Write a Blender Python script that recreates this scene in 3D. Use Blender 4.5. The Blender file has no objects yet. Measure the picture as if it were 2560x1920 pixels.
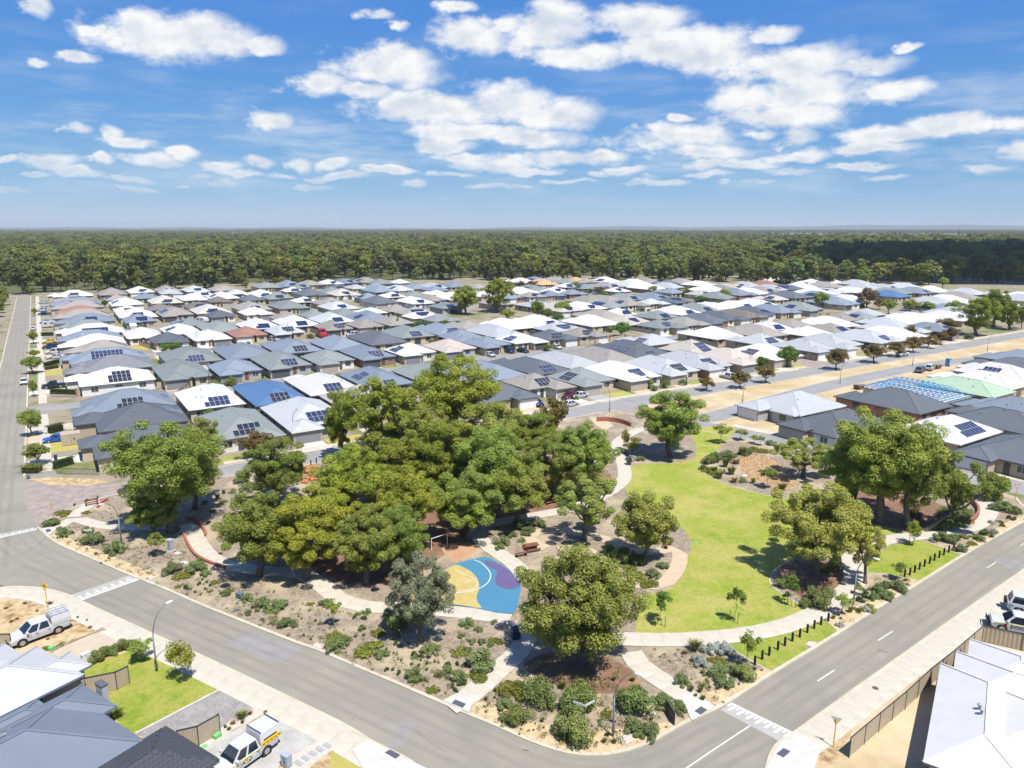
import bpy, math, random
import numpy as np
from mathutils import Vector, Matrix
random.seed(7)
R = math.radians
SC = bpy.context.scene
COL = SC.collection

# ------------------------------------------------------------------ camera
FPX, CAMH, HORZ = 1800.0, 40.0, 569.0      # focal length in photo pixels, flying height, horizon row
TH = math.atan((960 - HORZ) / FPX)
CT, ST = math.cos(TH), math.sin(TH)
cam = bpy.data.cameras.new('camera')
cam.sensor_fit = 'HORIZONTAL'; cam.sensor_width = 36.0
cam.lens = 36.0 * FPX / 2560.0
cam.clip_start = 0.5; cam.clip_end = 60000
camo = bpy.data.objects.new('camera', cam); COL.objects.link(camo)
camo.location = (0, 0, CAMH); camo.rotation_euler = (R(90) - TH, 0, 0)
SC.camera = camo

# ------------------------------------------------------------------ sun, exposure
SUN_EL, SUN_AZ = R(64), R(302)            # azimuth counter-clockwise from +X
sv = Vector((math.cos(SUN_EL) * math.cos(SUN_AZ), math.cos(SUN_EL) * math.sin(SUN_AZ), math.sin(SUN_EL)))
sun = bpy.data.lights.new('sun', 'SUN'); sun.energy = 4.6; sun.angle = R(0.5); sun.color = (1.0, 0.955, 0.89)
suno = bpy.data.objects.new('sun', sun); COL.objects.link(suno)
suno.rotation_euler = (-sv).to_track_quat('-Z', 'Y').to_euler(); suno.location = (200, -300, 600)
SC.view_settings.view_transform = 'Standard'; SC.view_settings.look = 'None'
SC.view_settings.exposure = 0.70; SC.view_settings.gamma = 1.0
SC.view_settings.use_curve_mapping = False
SC.render.engine = 'CYCLES'
SC.cycles.use_denoising = True
SC.cycles.max_bounces = 6; SC.cycles.diffuse_bounces = 3; SC.cycles.glossy_bounces = 2
SC.cycles.transmission_bounces = 3; SC.cycles.transparent_max_bounces = 6; SC.cycles.volume_bounces = 0
SC.cycles.use_adaptive_sampling = True; SC.cycles.adaptive_threshold = 0.02
SC.cycles.caustics_reflective = False; SC.cycles.caustics_refractive = False

def ray(x, y):
    a = (x - 1280) / FPX; b = (960 - y) / FPX
    return a, CT + b * ST, -ST + b * CT
def U(x, y, z=0.0):                        # photo pixel -> point on the level z
    dx, dy, dz = ray(x, y); t = (z - CAMH) / dz
    return (dx * t, dy * t)
TILE = {'A': (0, 1280, 2.572), 'B': (850, 1280, 2.572), 'C': (1700, 1280, 2.572), 'D': (0, 860, 2.572),
        'E': (850, 860, 2.572), 'F': (1700, 860, 2.572), '1': (0, 700, 5.53), '2': (400, 700, 5.53),
        '3': (800, 680, 5.53), '4': (1200, 680, 5.53), '5': (1600, 680, 5.53), '6': (2000, 680, 5.53),
        'k': (0, 0, 2212 / 2560.0), 'p': (0, 0, 1.0), 'r': (1920, 680, 3.456)}
def px(t, X, Y):
    o = TILE[t]; return (o[0] + X / o[2], o[1] + Y / o[2])
def P(t, X, Y, z=0.0): return U(*px(t, X, Y), z)
def PL(t, pts, z=0.0): return [P(t, X, Y, z) for X, Y in pts]
def height_at(base, ypx):                  # height above ground, at that base's depth, of a thing whose top shows at row ypx
    dx, dy, dz = ray(0, ypx); return CAMH + dz * base[1] / dy
GA = R(33)                                 # the street grid
def UV(u, v): return (u * math.cos(GA) - v * math.sin(GA), u * math.sin(GA) + v * math.cos(GA))
def toUV(p): return (p[0] * math.cos(GA) + p[1] * math.sin(GA), -p[0] * math.sin(GA) + p[1] * math.cos(GA))

# ------------------------------------------------------------------ world: Nishita sky and cumulus
W = bpy.data.worlds.new('World'); SC.world = W; W.use_nodes = True
W.cycles.sampling_method = 'NONE'
nt = W.node_tree; N = nt.nodes; N.clear()
def nd(t, **k):
    n = N.new(t)
    for a, b in k.items(): setattr(n, a, b)
    return n
def lk(a, b): nt.links.new(a, b)
def mth(op, a, b=None, c=None, clamp=False):
    n = nd('ShaderNodeMath', operation=op); n.use_clamp = clamp
    for i, s in enumerate((a, b, c)):
        if s is None: continue
        if isinstance(s, (int, float)): n.inputs[i].default_value = s
        else: lk(s, n.inputs[i])
    return n.outputs[0]
sky = nd('ShaderNodeTexSky', sky_type='NISHITA'); sky.sun_disc = False
sky.sun_elevation = SUN_EL; sky.sun_rotation = R(90) - SUN_AZ
sky.air_density = 0.6; sky.dust_density = 0.0; sky.ozone_density = 2.0; sky.altitude = 0
tc = nd('ShaderNodeTexCoord'); sep = nd('ShaderNodeSeparateXYZ'); lk(tc.outputs['Generated'], sep.inputs[0])
az = mth('ARCTAN2', sep.outputs[0], sep.outputs[1]); el = mth('ARCSINE', sep.outputs[2])
comb = nd('ShaderNodeCombineXYZ'); lk(az, comb.inputs[0]); lk(el, comb.inputs[1])
Q = comb.outputs[0]
CLOUDS = '''85 15 45 25;410 92 150 50;480 70 110 38;350 70 70 40;560 100 90 34;655 115 55 20;250 78 26 15;200 142 50 12;85 152 36 11;960 165 150 42;1000 140 80 36;
800 208 72 32;900 225 90 17;1170 95 105 42;1250 60 60 25;1360 70 110 52;1430 135 150 30;1600 52 130 38;1690 110 190 38;1760 145 130 36;
1930 85 65 16;1990 170 160 55;2150 172 120 26;2010 235 230 48;2210 228 140 26;1950 290 190 28;1090 270 200 34;1010 255 80 28;1260 262 150 42;1380 283 105 40;1190 330 170 26;1100 365 95 18;
1310 345 130 26;682 302 52 24;180 325 38 18;270 338 42 22;310 358 85 14;455 375 50 16;135 412 72 20;260 405 36 14;390 400 72 16;560 415 50 13;640 410 40 16;735 408 46 20;
480 438 60 10;555 455 45 10;355 475 45 8;840 405 45 15;795 445 28 7;780 465 55 7;940 425 30 11;1035 460 30 8;1220 412 125 20;1690 345 155 30;1640 330 60 22;1390 396 145 20;1760 385 115 18;
1820 412 135 14;1980 340 62 18;2000 385 75 18;1975 428 66 13;2250 330 150 18;2370 310 110 26;2190 362 110 18;2160 415 78 10;2210 440 62 7;2530 312 60 20;2540 378 70 22;
2460 415 88 13;2270 123 28 11;1480 435 42 10;1670 462 55 8;1340 428 75 10;1690 295 46 14;1300 470 40 7;450 465 24 7;600 435 60 9;690 440 50 8;870 440 60 8;1000 430 45 9;1120 440 70 9;1240 470 90 8;1420 455 70 8;1560 425 60 10;1600 455 50 7;1750 440 80 9;1880 455 60 8;210 440 60 9;90 445 50 8;330 450 60 8;20 400 40 10;20 475 60 7;1150 395 80 12;1500 385 70 14;1880 330 60 14;1950 250 60 20;960 200 30 12;935 40 40 12;985 60 28 10;1150 15 40 12;170 480 40 5'''
# fine noise eats the edges of each heap
nsv = nd('ShaderNodeVectorMath', operation='MULTIPLY'); lk(Q, nsv.inputs[0]); nsv.inputs[1].default_value = (13, 21, 1)
n1 = nd('ShaderNodeTexNoise'); n1.inputs['Scale'].default_value = 1.0; n1.inputs['Detail'].default_value = 9; n1.inputs['Roughness'].default_value = 0.60
lk(nsv.outputs[0], n1.inputs['Vector'])
warp = nd('ShaderNodeVectorMath', operation='MULTIPLY_ADD'); lk(n1.outputs['Color'], warp.inputs[0])
warp.inputs[1].default_value = (0.085, 0.034, 0)
wsub = nd('ShaderNodeVectorMath', operation='SUBTRACT'); lk(Q, wsub.inputs[0]); wsub.inputs[1].default_value = (0.0425, 0.017, 0)
lk(wsub.outputs[0], warp.inputs[2])
QW = warp.outputs[0]
dmin, src = None, QW
for i, e in enumerate(CLOUDS.replace('\n', '').split(';')):
    cx, cy, rx, ry = map(float, e.split())
    d = Vector(ray(cx, cy)).normalized()
    a0, e0 = math.atan2(d.x, d.y), math.asin(d.z)
    off = math.cos(math.atan((cx - 1280) / FPX))
    sx, sy = FPX / rx / off / off, FPX / ry / off
    if i % 6 == 5:                         # keeps the shader sequential (few live registers)
        dep = nd('ShaderNodeVectorMath', operation='MULTIPLY_ADD'); lk(dmin, dep.inputs[0])
        dep.inputs[1].default_value = (1e-7, 1e-7, 0); lk(QW, dep.inputs[2]); src = dep.outputs[0]
    m = nd('ShaderNodeVectorMath', operation='MULTIPLY_ADD'); lk(src, m.inputs[0])
    m.inputs[1].default_value = (sx, sy, 0); m.inputs[2].default_value = (-a0 * sx, -e0 * sy, 0)
    ln = nd('ShaderNodeVectorMath', operation='LENGTH'); lk(m.outputs[0], ln.inputs[0])
    dmin = ln.outputs['Value'] if dmin is None else mth('MINIMUM', ln.outputs['Value'], dmin)
bmax = mth('SUBTRACT', 1.0, dmin)
# the same broken cumulus goes on all round, outside the mapped part
n2v = nd('ShaderNodeVectorMath', operation='MULTIPLY'); lk(Q, n2v.inputs[0]); n2v.inputs[1].default_value = (5.0, 11.0, 1)
n2 = nd('ShaderNodeTexNoise'); n2.inputs['Scale'].default_value = 1.0; n2.inputs['Detail'].default_value = 7; n2.inputs['Roughness'].default_value = 0.55
lk(n2v.outputs[0], n2.inputs['Vector'])
gen = mth('MULTIPLY_ADD', n2.outputs['Fac'], 6.0, -3.5)
aaz = mth('ABSOLUTE', az); outa = mth('GREATER_THAN', aaz, 0.66); oute = mth('GREATER_THAN', el, 0.34)
outm = mth('MAXIMUM', outa, oute)
gen2 = mth('MULTIPLY_ADD', outm, 3.0, mth('ADD', gen, -3.0))
bmax = mth('MAXIMUM', bmax, gen2)
edge = mth('MULTIPLY_ADD', n1.outputs['Fac'], 2.6, -1.28)
dens = mth('ADD', bmax, edge)
mr = nd('ShaderNodeMapRange', interpolation_type='SMOOTHSTEP'); lk(dens, mr.inputs[0])
mr.inputs[1].default_value = -0.26; mr.inputs[2].default_value = 0.60; mr.inputs[3].default_value = 0; mr.inputs[4].default_value = 0.95
fade = nd('ShaderNodeMapRange', interpolation_type='SMOOTHSTEP'); lk(el, fade.inputs[0])
fade.inputs[1].default_value = 0.008; fade.inputs[2].default_value = 0.10; fade.inputs[3].default_value = 0.0; fade.inputs[4].default_value = 1
alpha0 = mth('MULTIPLY', mr.outputs[0], fade.outputs[0])
vv = nd('ShaderNodeVectorMath', operation='MULTIPLY'); lk(Q, vv.inputs[0]); vv.inputs[1].default_value = (6, 30, 1)
n4 = nd('ShaderNodeTexNoise'); n4.inputs['Scale'].default_value = 1.0; n4.inputs['Detail'].default_value = 5; n4.inputs['Roughness'].default_value = 0.6; lk(vv.outputs[0], n4.inputs['Vector'])
v1 = nd('ShaderNodeMapRange', interpolation_type='SMOOTHSTEP'); lk(n4.outputs['Fac'], v1.inputs[0]); v1.inputs[1].default_value = 0.42; v1.inputs[2].default_value = 0.75; v1.inputs[3].default_value = 0.0; v1.inputs[4].default_value = 0.5
v2 = nd('ShaderNodeMapRange', interpolation_type='SMOOTHSTEP'); lk(el, v2.inputs[0]); v2.inputs[1].default_value = 0.24; v2.inputs[2].default_value = 0.07; v2.inputs[3].default_value = 0.12; v2.inputs[4].default_value = 1.0
veil = mth('MULTIPLY', mth('MULTIPLY', v1.outputs[0], v2.outputs[0]), fade.outputs[0])
alpha = mth('MAXIMUM', alpha0, veil)
n3v = nd('ShaderNodeVectorMath', operation='MULTIPLY_ADD'); lk(Q, n3v.inputs[0]); n3v.inputs[1].default_value = (13, 21, 1); n3v.inputs[2].default_value = (0.10, 0.30, 0)
n3 = nd('ShaderNodeTexNoise'); n3.inputs['Scale'].default_value = 1.0; n3.inputs['Detail'].default_value = 4; n3.inputs['Roughness'].default_value = 0.55
lk(n3v.outputs[0], n3.inputs['Vector'])
sh = mth('ADD', mth('MULTIPLY', mth('SUBTRACT', n1.outputs['Fac'], n3.outputs['Fac']), 2.6), mth('MULTIPLY_ADD', dens, -0.42, 0.66))  # offset noise paints sunlit relief and grey thick parts into the cloud colour
shr = nd('ShaderNodeMapRange', interpolation_type='SMOOTHSTEP'); lk(sh, shr.inputs[0])
shr.inputs[1].default_value = -0.1; shr.inputs[2].default_value = 0.75; shr.inputs[3].default_value = 0; shr.inputs[4].default_value = 1
cc = nd('ShaderNodeMix', data_type='RGBA'); lk(shr.outputs[0], cc.inputs[0])
CB = 0.63
cc.inputs[6].default_value = (0.66 * CB, 0.72 * CB, 0.80 * CB, 1); cc.inputs[7].default_value = (1.0 * CB, 0.99 * CB, 0.97 * CB, 1)
SKYS = 0.07
skm = nd('ShaderNodeVectorMath', operation='SCALE'); lk(sky.outputs[0], skm.inputs[0]); skm.inputs['Scale'].default_value = SKYS
sks = nd('ShaderNodeSeparateXYZ'); lk(skm.outputs[0], sks.inputs[0])
skg = nd('ShaderNodeCombineXYZ')           # the photograph's saturated blue: one grade for the whole sky
for i, (g, k) in enumerate(((1.0, 0.60), (0.58, 0.515), (0.12, 0.51))):
    lk(mth('MULTIPLY', mth('POWER', sks.outputs[i], g), k), skg.inputs[i])
mixc = nd('ShaderNodeMix', data_type='RGBA'); lk(alpha, mixc.inputs[0]); lk(skg.outputs[0], mixc.inputs[6]); lk(cc.outputs[2], mixc.inputs[7])
bg = nd('ShaderNodeBackground'); lk(mixc.outputs[2], bg.inputs[0]); bg.inputs[1].default_value = 1.0
wo = nd('ShaderNodeOutputWorld'); lk(bg.outputs[0], wo.inputs[0])

# ================================================================== helpers
class MB:                                  # collects geometry; .mesh() makes one mesh of it
    def __init__(s): s.v, s.f, s.m = [], [], []
    def add(s, vs, fs, m=0):
        o = len(s.v); s.v += [tuple(p) for p in vs]
        for f in fs: s.f.append(tuple(i + o for i in f)); s.m.append(m)
        return s
    def box(s, x0, x1, y0, y1, z0, z1, m=0):
        return s.add([(x0, y0, z0), (x1, y0, z0), (x1, y1, z0), (x0, y1, z0), (x0, y0, z1), (x1, y0, z1), (x1, y1, z1), (x0, y1, z1)],
                     [(3, 2, 1, 0), (4, 5, 6, 7), (0, 1, 5, 4), (1, 2, 6, 5), (2, 3, 7, 6), (3, 0, 4, 7)], m)
    def bar(s, a, b, w, h, m=0, up=(0, 0, 1)):
        a, b = Vector(a), Vector(b); d = (b - a).normalized(); r = d.cross(Vector(up))
        if r.length < 1e-4: r = d.cross(Vector((1, 0, 0)))
        r = r.normalized() * w / 2; q = r.cross(d).normalized() * h / 2
        vs = [p + x * r + y * q for p in (a, b) for x, y in ((-1, -1), (1, -1), (1, 1), (-1, 1))]
        return s.add(vs, [(3, 2, 1, 0), (4, 5, 6, 7), (0, 1, 5, 4), (1, 2, 6, 5), (2, 3, 7, 6), (3, 0, 4, 7)], m)
    def prism(s, poly, z0, z1, m=0, mt=None):
        n = len(poly); vs = [(p[0], p[1], z0) for p in poly] + [(p[0], p[1], z1) for p in poly]
        s.add(vs, [(i, (i + 1) % n, n + (i + 1) % n, n + i) for i in range(n)], m)
        return s.add([(p[0], p[1], z1) for p in poly], [tuple(range(n))], m if mt is None else mt)
    def poly(s, pts, m=0): return s.add(pts, [tuple(range(len(pts)))], m)
    def tube(s, pts, rad, n=8, m=0, cap=True):
        pts = [Vector(p) for p in pts]; rings = []
        if not hasattr(rad, '__len__'): rad = [rad] * len(pts)
        u = None; vs, fs = [], []
        for i, p in enumerate(pts):
            d = (pts[min(i + 1, len(pts) - 1)] - pts[max(i - 1, 0)]).normalized()
            if u is None: u = d.cross(Vector((0, 0, 1)) if abs(d.z) < .9 else Vector((1, 0, 0))).normalized()
            u = (u - d * u.dot(d)).normalized(); w = d.cross(u)
            for k in range(n):
                a = 2 * math.pi * k / n; vs.append(p + (u * math.cos(a) + w * math.sin(a)) * rad[i])
        for i in range(len(pts) - 1):
            for k in range(n):
                fs.append((i * n + k, i * n + (k + 1) % n, (i + 1) * n + (k + 1) % n, (i + 1) * n + k))
        if cap: fs += [tuple(range(n - 1, -1, -1)), tuple(range((len(pts) - 1) * n, len(pts) * n))]
        return s.add(vs, fs, m)
    def rings(s, rr, m=0, cap=True):       # loft through rings of equal length
        n = len(rr[0]); vs = [p for r in rr for p in r]; fs = []
        for i in range(len(rr) - 1):
            for k in range(n): fs.append((i * n + k, i * n + (k + 1) % n, (i + 1) * n + (k + 1) % n, (i + 1) * n + k))
        if cap: fs += [tuple(range(n - 1, -1, -1)), tuple(range((len(rr) - 1) * n, len(rr) * n))]
        return s.add(vs, fs, m)
    def mesh(s, name, mats, smooth=False):
        me = bpy.data.meshes.new(name); me.from_pydata(s.v, [], s.f)
        for m in (mats if isinstance(mats, (list, tuple)) else [mats]): me.materials.append(m)
        if any(s.m): me.polygons.foreach_set('material_index', s.m)
        if smooth: me.polygons.foreach_set('use_smooth', [True] * len(s.f))
        me.update(); return me
def link(name, me, parent=None, loc=(0, 0, 0), rot=(0, 0, 0), scale=(1, 1, 1), mats=None):
    o = bpy.data.objects.new(name, me); COL.objects.link(o)
    o.location = loc; o.rotation_euler = rot; o.scale = scale if hasattr(scale, '__len__') else (scale,) * 3
    if parent is not None: o.parent = parent
    if mats is not None:
        for i, m in enumerate(mats):
            o.material_slots[i].link = 'OBJECT'; o.material_slots[i].material = m
    return o
def tag(o, label=None, cat=None, group=None, kind=None):
    if label: o['label'] = label
    if cat: o['category'] = cat
    if group: o['group'] = group
    if kind: o['kind'] = kind
    return o
def thing(name, label, cat, loc=(0, 0, 0), rz=0.0, group=None):
    return tag(link(name, None, None, loc, (0, 0, rz)), label, cat, group)
def npmesh(name, verts, faces, mats):      # large meshes from arrays (quads or triangles)
    me = bpy.data.meshes.new(name); k = faces.shape[1]
    me.vertices.add(len(verts)); me.vertices.foreach_set('co', verts.astype(np.float32).ravel())
    me.loops.add(faces.size); me.loops.foreach_set('vertex_index', faces.astype(np.int32).ravel())
    me.polygons.add(len(faces)); me.polygons.foreach_set('loop_start', np.arange(0, faces.size, k, dtype=np.int32))
    for m in (mats if isinstance(mats, (list, tuple)) else [mats]): me.materials.append(m)
    me.update(calc_edges=True); return me
def smooth(pts, k=6, closed=False):        # Catmull-Rom
    pts = [Vector((p[0], p[1], 0)) for p in pts]; n = len(pts); out = []
    rng = range(n if closed else n - 1)
    for i in rng:
        g = (lambda j: pts[j % n]) if closed else (lambda j: pts[max(0, min(n - 1, j))])
        p0, p1, p2, p3 = g(i - 1), g(i), g(i + 1), g(i + 2)
        for j in range(k):
            t = j / k
            out.append(0.5 * ((2 * p1) + (p2 - p0) * t + (2 * p0 - 5 * p1 + 4 * p2 - p3) * t * t + (3 * p1 - p0 - 3 * p2 + p3) * t ** 3))
    if not closed: out.append(pts[-1])
    return [(p.x, p.y) for p in out]
def resample(pts, step):
    out = [pts[0]]; acc = 0.0
    for a, b in zip(pts, pts[1:]):
        L = math.dist(a, b)
        while acc + L >= step:
            t = (step - acc) / L; a = (a[0] + (b[0] - a[0]) * t, a[1] + (b[1] - a[1]) * t); out.append(a); L = math.dist(a, b); acc = 0.0
        acc += L
    return out
def offset(pts, d):                        # polyline moved sideways (left positive)
    out = []; n = len(pts)
    for i in range(n):
        a, b = pts[max(0, i - 1)], pts[min(n - 1, i + 1)]
        L = math.dist(a, b) or 1; nx, ny = -(b[1] - a[1]) / L, (b[0] - a[0]) / L
        out.append((pts[i][0] + nx * d, pts[i][1] + ny * d))
    return out
def ribbon(mb, pts, w, z, m=0, sh=0.0):
    l, r = offset(pts, w / 2 + sh), offset(pts, -w / 2 + sh)
    vs = [(p[0], p[1], z) for p in l] + [(p[0], p[1], z) for p in r]; n = len(pts)
    return mb.add(vs, [(n + i, n + i + 1, i + 1, i) for i in range(n - 1)], m)
def wallstrip(mb, pts, w, z0, z1, m=0, sh=0.0):
    l, r = offset(pts, w / 2 + sh), offset(pts, -w / 2 + sh); n = len(pts)
    rr = [[(l[i][0], l[i][1], z0), (r[i][0], r[i][1], z0), (r[i][0], r[i][1], z1), (l[i][0], l[i][1], z1)] for i in range(n)]
    return mb.rings(rr, m)
def inside(p, poly):
    x, y = p; c = False; n = len(poly)
    for i in range(n):
        x1, y1 = poly[i][:2]; x2, y2 = poly[(i + 1) % n][:2]
        if (y1 > y) != (y2 > y) and x < (x2 - x1) * (y - y1) / (y2 - y1) + x1: c = not c
    return c

# ================================================================== materials
MATS = {}
def mat(name, col, rough=0.8, col2=None, scale=1.0, detail=4, bump=0.0, bscale=None, metal=0.0, spec=0.3, col3=None, s3=0.2, lo=0.35, hi=0.65, t3=(0.5, 0.7)):
    if name in MATS: return MATS[name]
    m = bpy.data.materials.new(name); m.use_nodes = True; t = m.node_tree; ns = t.nodes
    b = ns['Principled BSDF']; b.inputs['Roughness'].default_value = rough; b.inputs['Metallic'].default_value = metal
    b.inputs['Specular IOR Level'].default_value = spec
    b.inputs['Base Color'].default_value = (*col, 1)
    tcn = ns.new('ShaderNodeTexCoord'); crd = tcn.outputs['Object']
    def noise(sc, de=4, ro=0.6):
        n = ns.new('ShaderNodeTexNoise'); n.inputs['Scale'].default_value = sc; n.inputs['Detail'].default_value = de; n.inputs['Roughness'].default_value = ro
        t.links.new(crd, n.inputs['Vector']); return n.outputs['Fac']
    def rng(f, a, bb):
        r = ns.new('ShaderNodeMapRange'); t.links.new(f, r.inputs[0]); r.inputs[1].default_value = a; r.inputs[2].default_value = bb; return r.outputs[0]
    cur = None
    if col2:
        mx = ns.new('ShaderNodeMix'); mx.data_type = 'RGBA'; t.links.new(rng(noise(scale, detail), lo, hi), mx.inputs[0])
        mx.inputs[6].default_value = (*col, 1); mx.inputs[7].default_value = (*col2, 1); cur = mx.outputs[2]
    if col3:
        mx = ns.new('ShaderNodeMix'); mx.data_type = 'RGBA'; t.links.new(rng(noise(s3, 5), *t3), mx.inputs[0])
        if cur is not None: t.links.new(cur, mx.inputs[6])
        else: mx.inputs[6].default_value = (*col, 1)
        mx.inputs[7].default_value = (*col3, 1); cur = mx.outputs[2]
    if cur is not None: t.links.new(cur, b.inputs['Base Color'])
    if bump:
        bn = ns.new('ShaderNodeBump'); bn.inputs['Strength'].default_value = bump; bn.inputs['Distance'].default_value = 0.05
        t.links.new(noise(bscale or scale * 3, 5), bn.inputs['Height']); t.links.new(bn.outputs[0], b.inputs['Normal'])
    MATS[name] = m; return m
def sheet_metal(name, col, pitch=0.19, rough=0.6):   # ribbed roof sheet: ribs run down each slope (both axes, chosen by the face)
    m = mat(name, col, rough, tuple(c * 0.88 for c in col), 0.6, 3, spec=0.2, lo=0.3, hi=0.8)
    t = m.node_tree; ns = t.nodes; b = ns['Principled BSDF']
    tcn = ns.new('ShaderNodeTexCoord'); sp = ns.new('ShaderNodeSeparateXYZ'); t.links.new(tcn.outputs['Object'], sp.inputs[0])
    nr = ns.new('ShaderNodeSeparateXYZ'); t.links.new(tcn.outputs['Normal'], nr.inputs[0])
    ax = ns.new('ShaderNodeMath'); ax.operation = 'ABSOLUTE'; t.links.new(nr.outputs[0], ax.inputs[0])
    ay = ns.new('ShaderNodeMath'); ay.operation = 'ABSOLUTE'; t.links.new(nr.outputs[1], ay.inputs[0])
    g = ns.new('ShaderNodeMath'); g.operation = 'GREATER_THAN'; t.links.new(ax.outputs[0], g.inputs[0]); t.links.new(ay.outputs[0], g.inputs[1])
    mx = ns.new('ShaderNodeMix'); t.links.new(g.outputs[0], mx.inputs[0]); t.links.new(sp.outputs[0], mx.inputs[2]); t.links.new(sp.outputs[1], mx.inputs[3])
    mu = ns.new('ShaderNodeMath'); mu.operation = 'MULTIPLY'; t.links.new(mx.outputs[0], mu.inputs[0]); mu.inputs[1].default_value = 2 * math.pi / pitch
    si = ns.new('ShaderNodeMath'); si.operation = 'SINE'; t.links.new(mu.outputs[0], si.inputs[0])
    pw = ns.new('ShaderNodeMath'); pw.operation = 'POWER'; ab = ns.new('ShaderNodeMath'); ab.operation = 'ABSOLUTE'; t.links.new(si.outputs[0], ab.inputs[0])
    t.links.new(ab.outputs[0], pw.inputs[0]); pw.inputs[1].default_value = 6
    bn = ns.new('ShaderNodeBump'); bn.inputs['Strength'].default_value = 0.5; bn.inputs['Distance'].default_value = 0.03
    t.links.new(pw.outputs[0], bn.inputs['Height']); t.links.new(bn.outputs[0], b.inputs['Normal'])
    return m
def brickish(name, c1, c2, mortar, bw, bh, rough=0.85):
    m = mat(name, c1, rough); t = m.node_tree; ns = t.nodes; b = ns['Principled BSDF']
    tcn = ns.new('ShaderNodeTexCoord'); br = ns.new('ShaderNodeTexBrick')
    sp = ns.new('ShaderNodeSeparateXYZ'); t.links.new(tcn.outputs['Object'], sp.inputs[0])
    ad = ns.new('ShaderNodeMath'); t.links.new(sp.outputs[0], ad.inputs[0]); t.links.new(sp.outputs[1], ad.inputs[1])
    cb = ns.new('ShaderNodeCombineXYZ'); t.links.new(ad.outputs[0], cb.inputs[0]); t.links.new(sp.outputs[2], cb.inputs[1])
    t.links.new(cb.outputs[0], br.inputs['Vector'])
    br.inputs['Color1'].default_value = (*c1, 1); br.inputs['Color2'].default_value = (*c2, 1); br.inputs['Mortar'].default_value = (*mortar, 1)
    br.inputs['Scale'].default_value = 1.0; br.inputs['Brick Width'].default_value = bw; br.inputs['Row Height'].default_value = bh; br.inputs['Mortar Size'].default_value = 0.012
    t.links.new(br.outputs[0], b.inputs['Base Color']); return m
def paving(name, c1, c2, mortar, bw, bh, ang=0.0):
    m = mat(name, c1, 0.85); t = m.node_tree; ns = t.nodes; b = ns['Principled BSDF']
    tcn = ns.new('ShaderNodeTexCoord'); mp = ns.new('ShaderNodeMapping'); mp.inputs['Rotation'].default_value = (0, 0, ang); t.links.new(tcn.outputs['Object'], mp.inputs[0])
    br = ns.new('ShaderNodeTexBrick'); t.links.new(mp.outputs[0], br.inputs['Vector'])
    br.inputs['Color1'].default_value = (*c1, 1); br.inputs['Color2'].default_value = (*c2, 1); br.inputs['Mortar'].default_value = (*mortar, 1)
    br.inputs['Scale'].default_value = 1.0; br.inputs['Brick Width'].default_value = bw; br.inputs['Row Height'].default_value = bh; br.inputs['Mortar Size'].default_value = 0.015
    n = ns.new('ShaderNodeTexNoise'); n.inputs['Scale'].default_value = 0.7; n.inputs['Detail'].default_value = 5; t.links.new(tcn.outputs['Object'], n.inputs['Vector'])
    r = ns.new('ShaderNodeMapRange'); t.links.new(n.outputs[0], r.inputs[0]); r.inputs[1].default_value = .3; r.inputs[2].default_value = .7; r.inputs[3].default_value = .82; r.inputs[4].default_value = 1.12
    mx = ns.new('ShaderNodeVectorMath'); mx.operation = 'SCALE'; t.links.new(br.outputs[0], mx.inputs[0]); t.links.new(r.outputs[0], mx.inputs['Scale'])
    t.links.new(mx.outputs[0], b.inputs['Base Color']); return m
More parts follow.
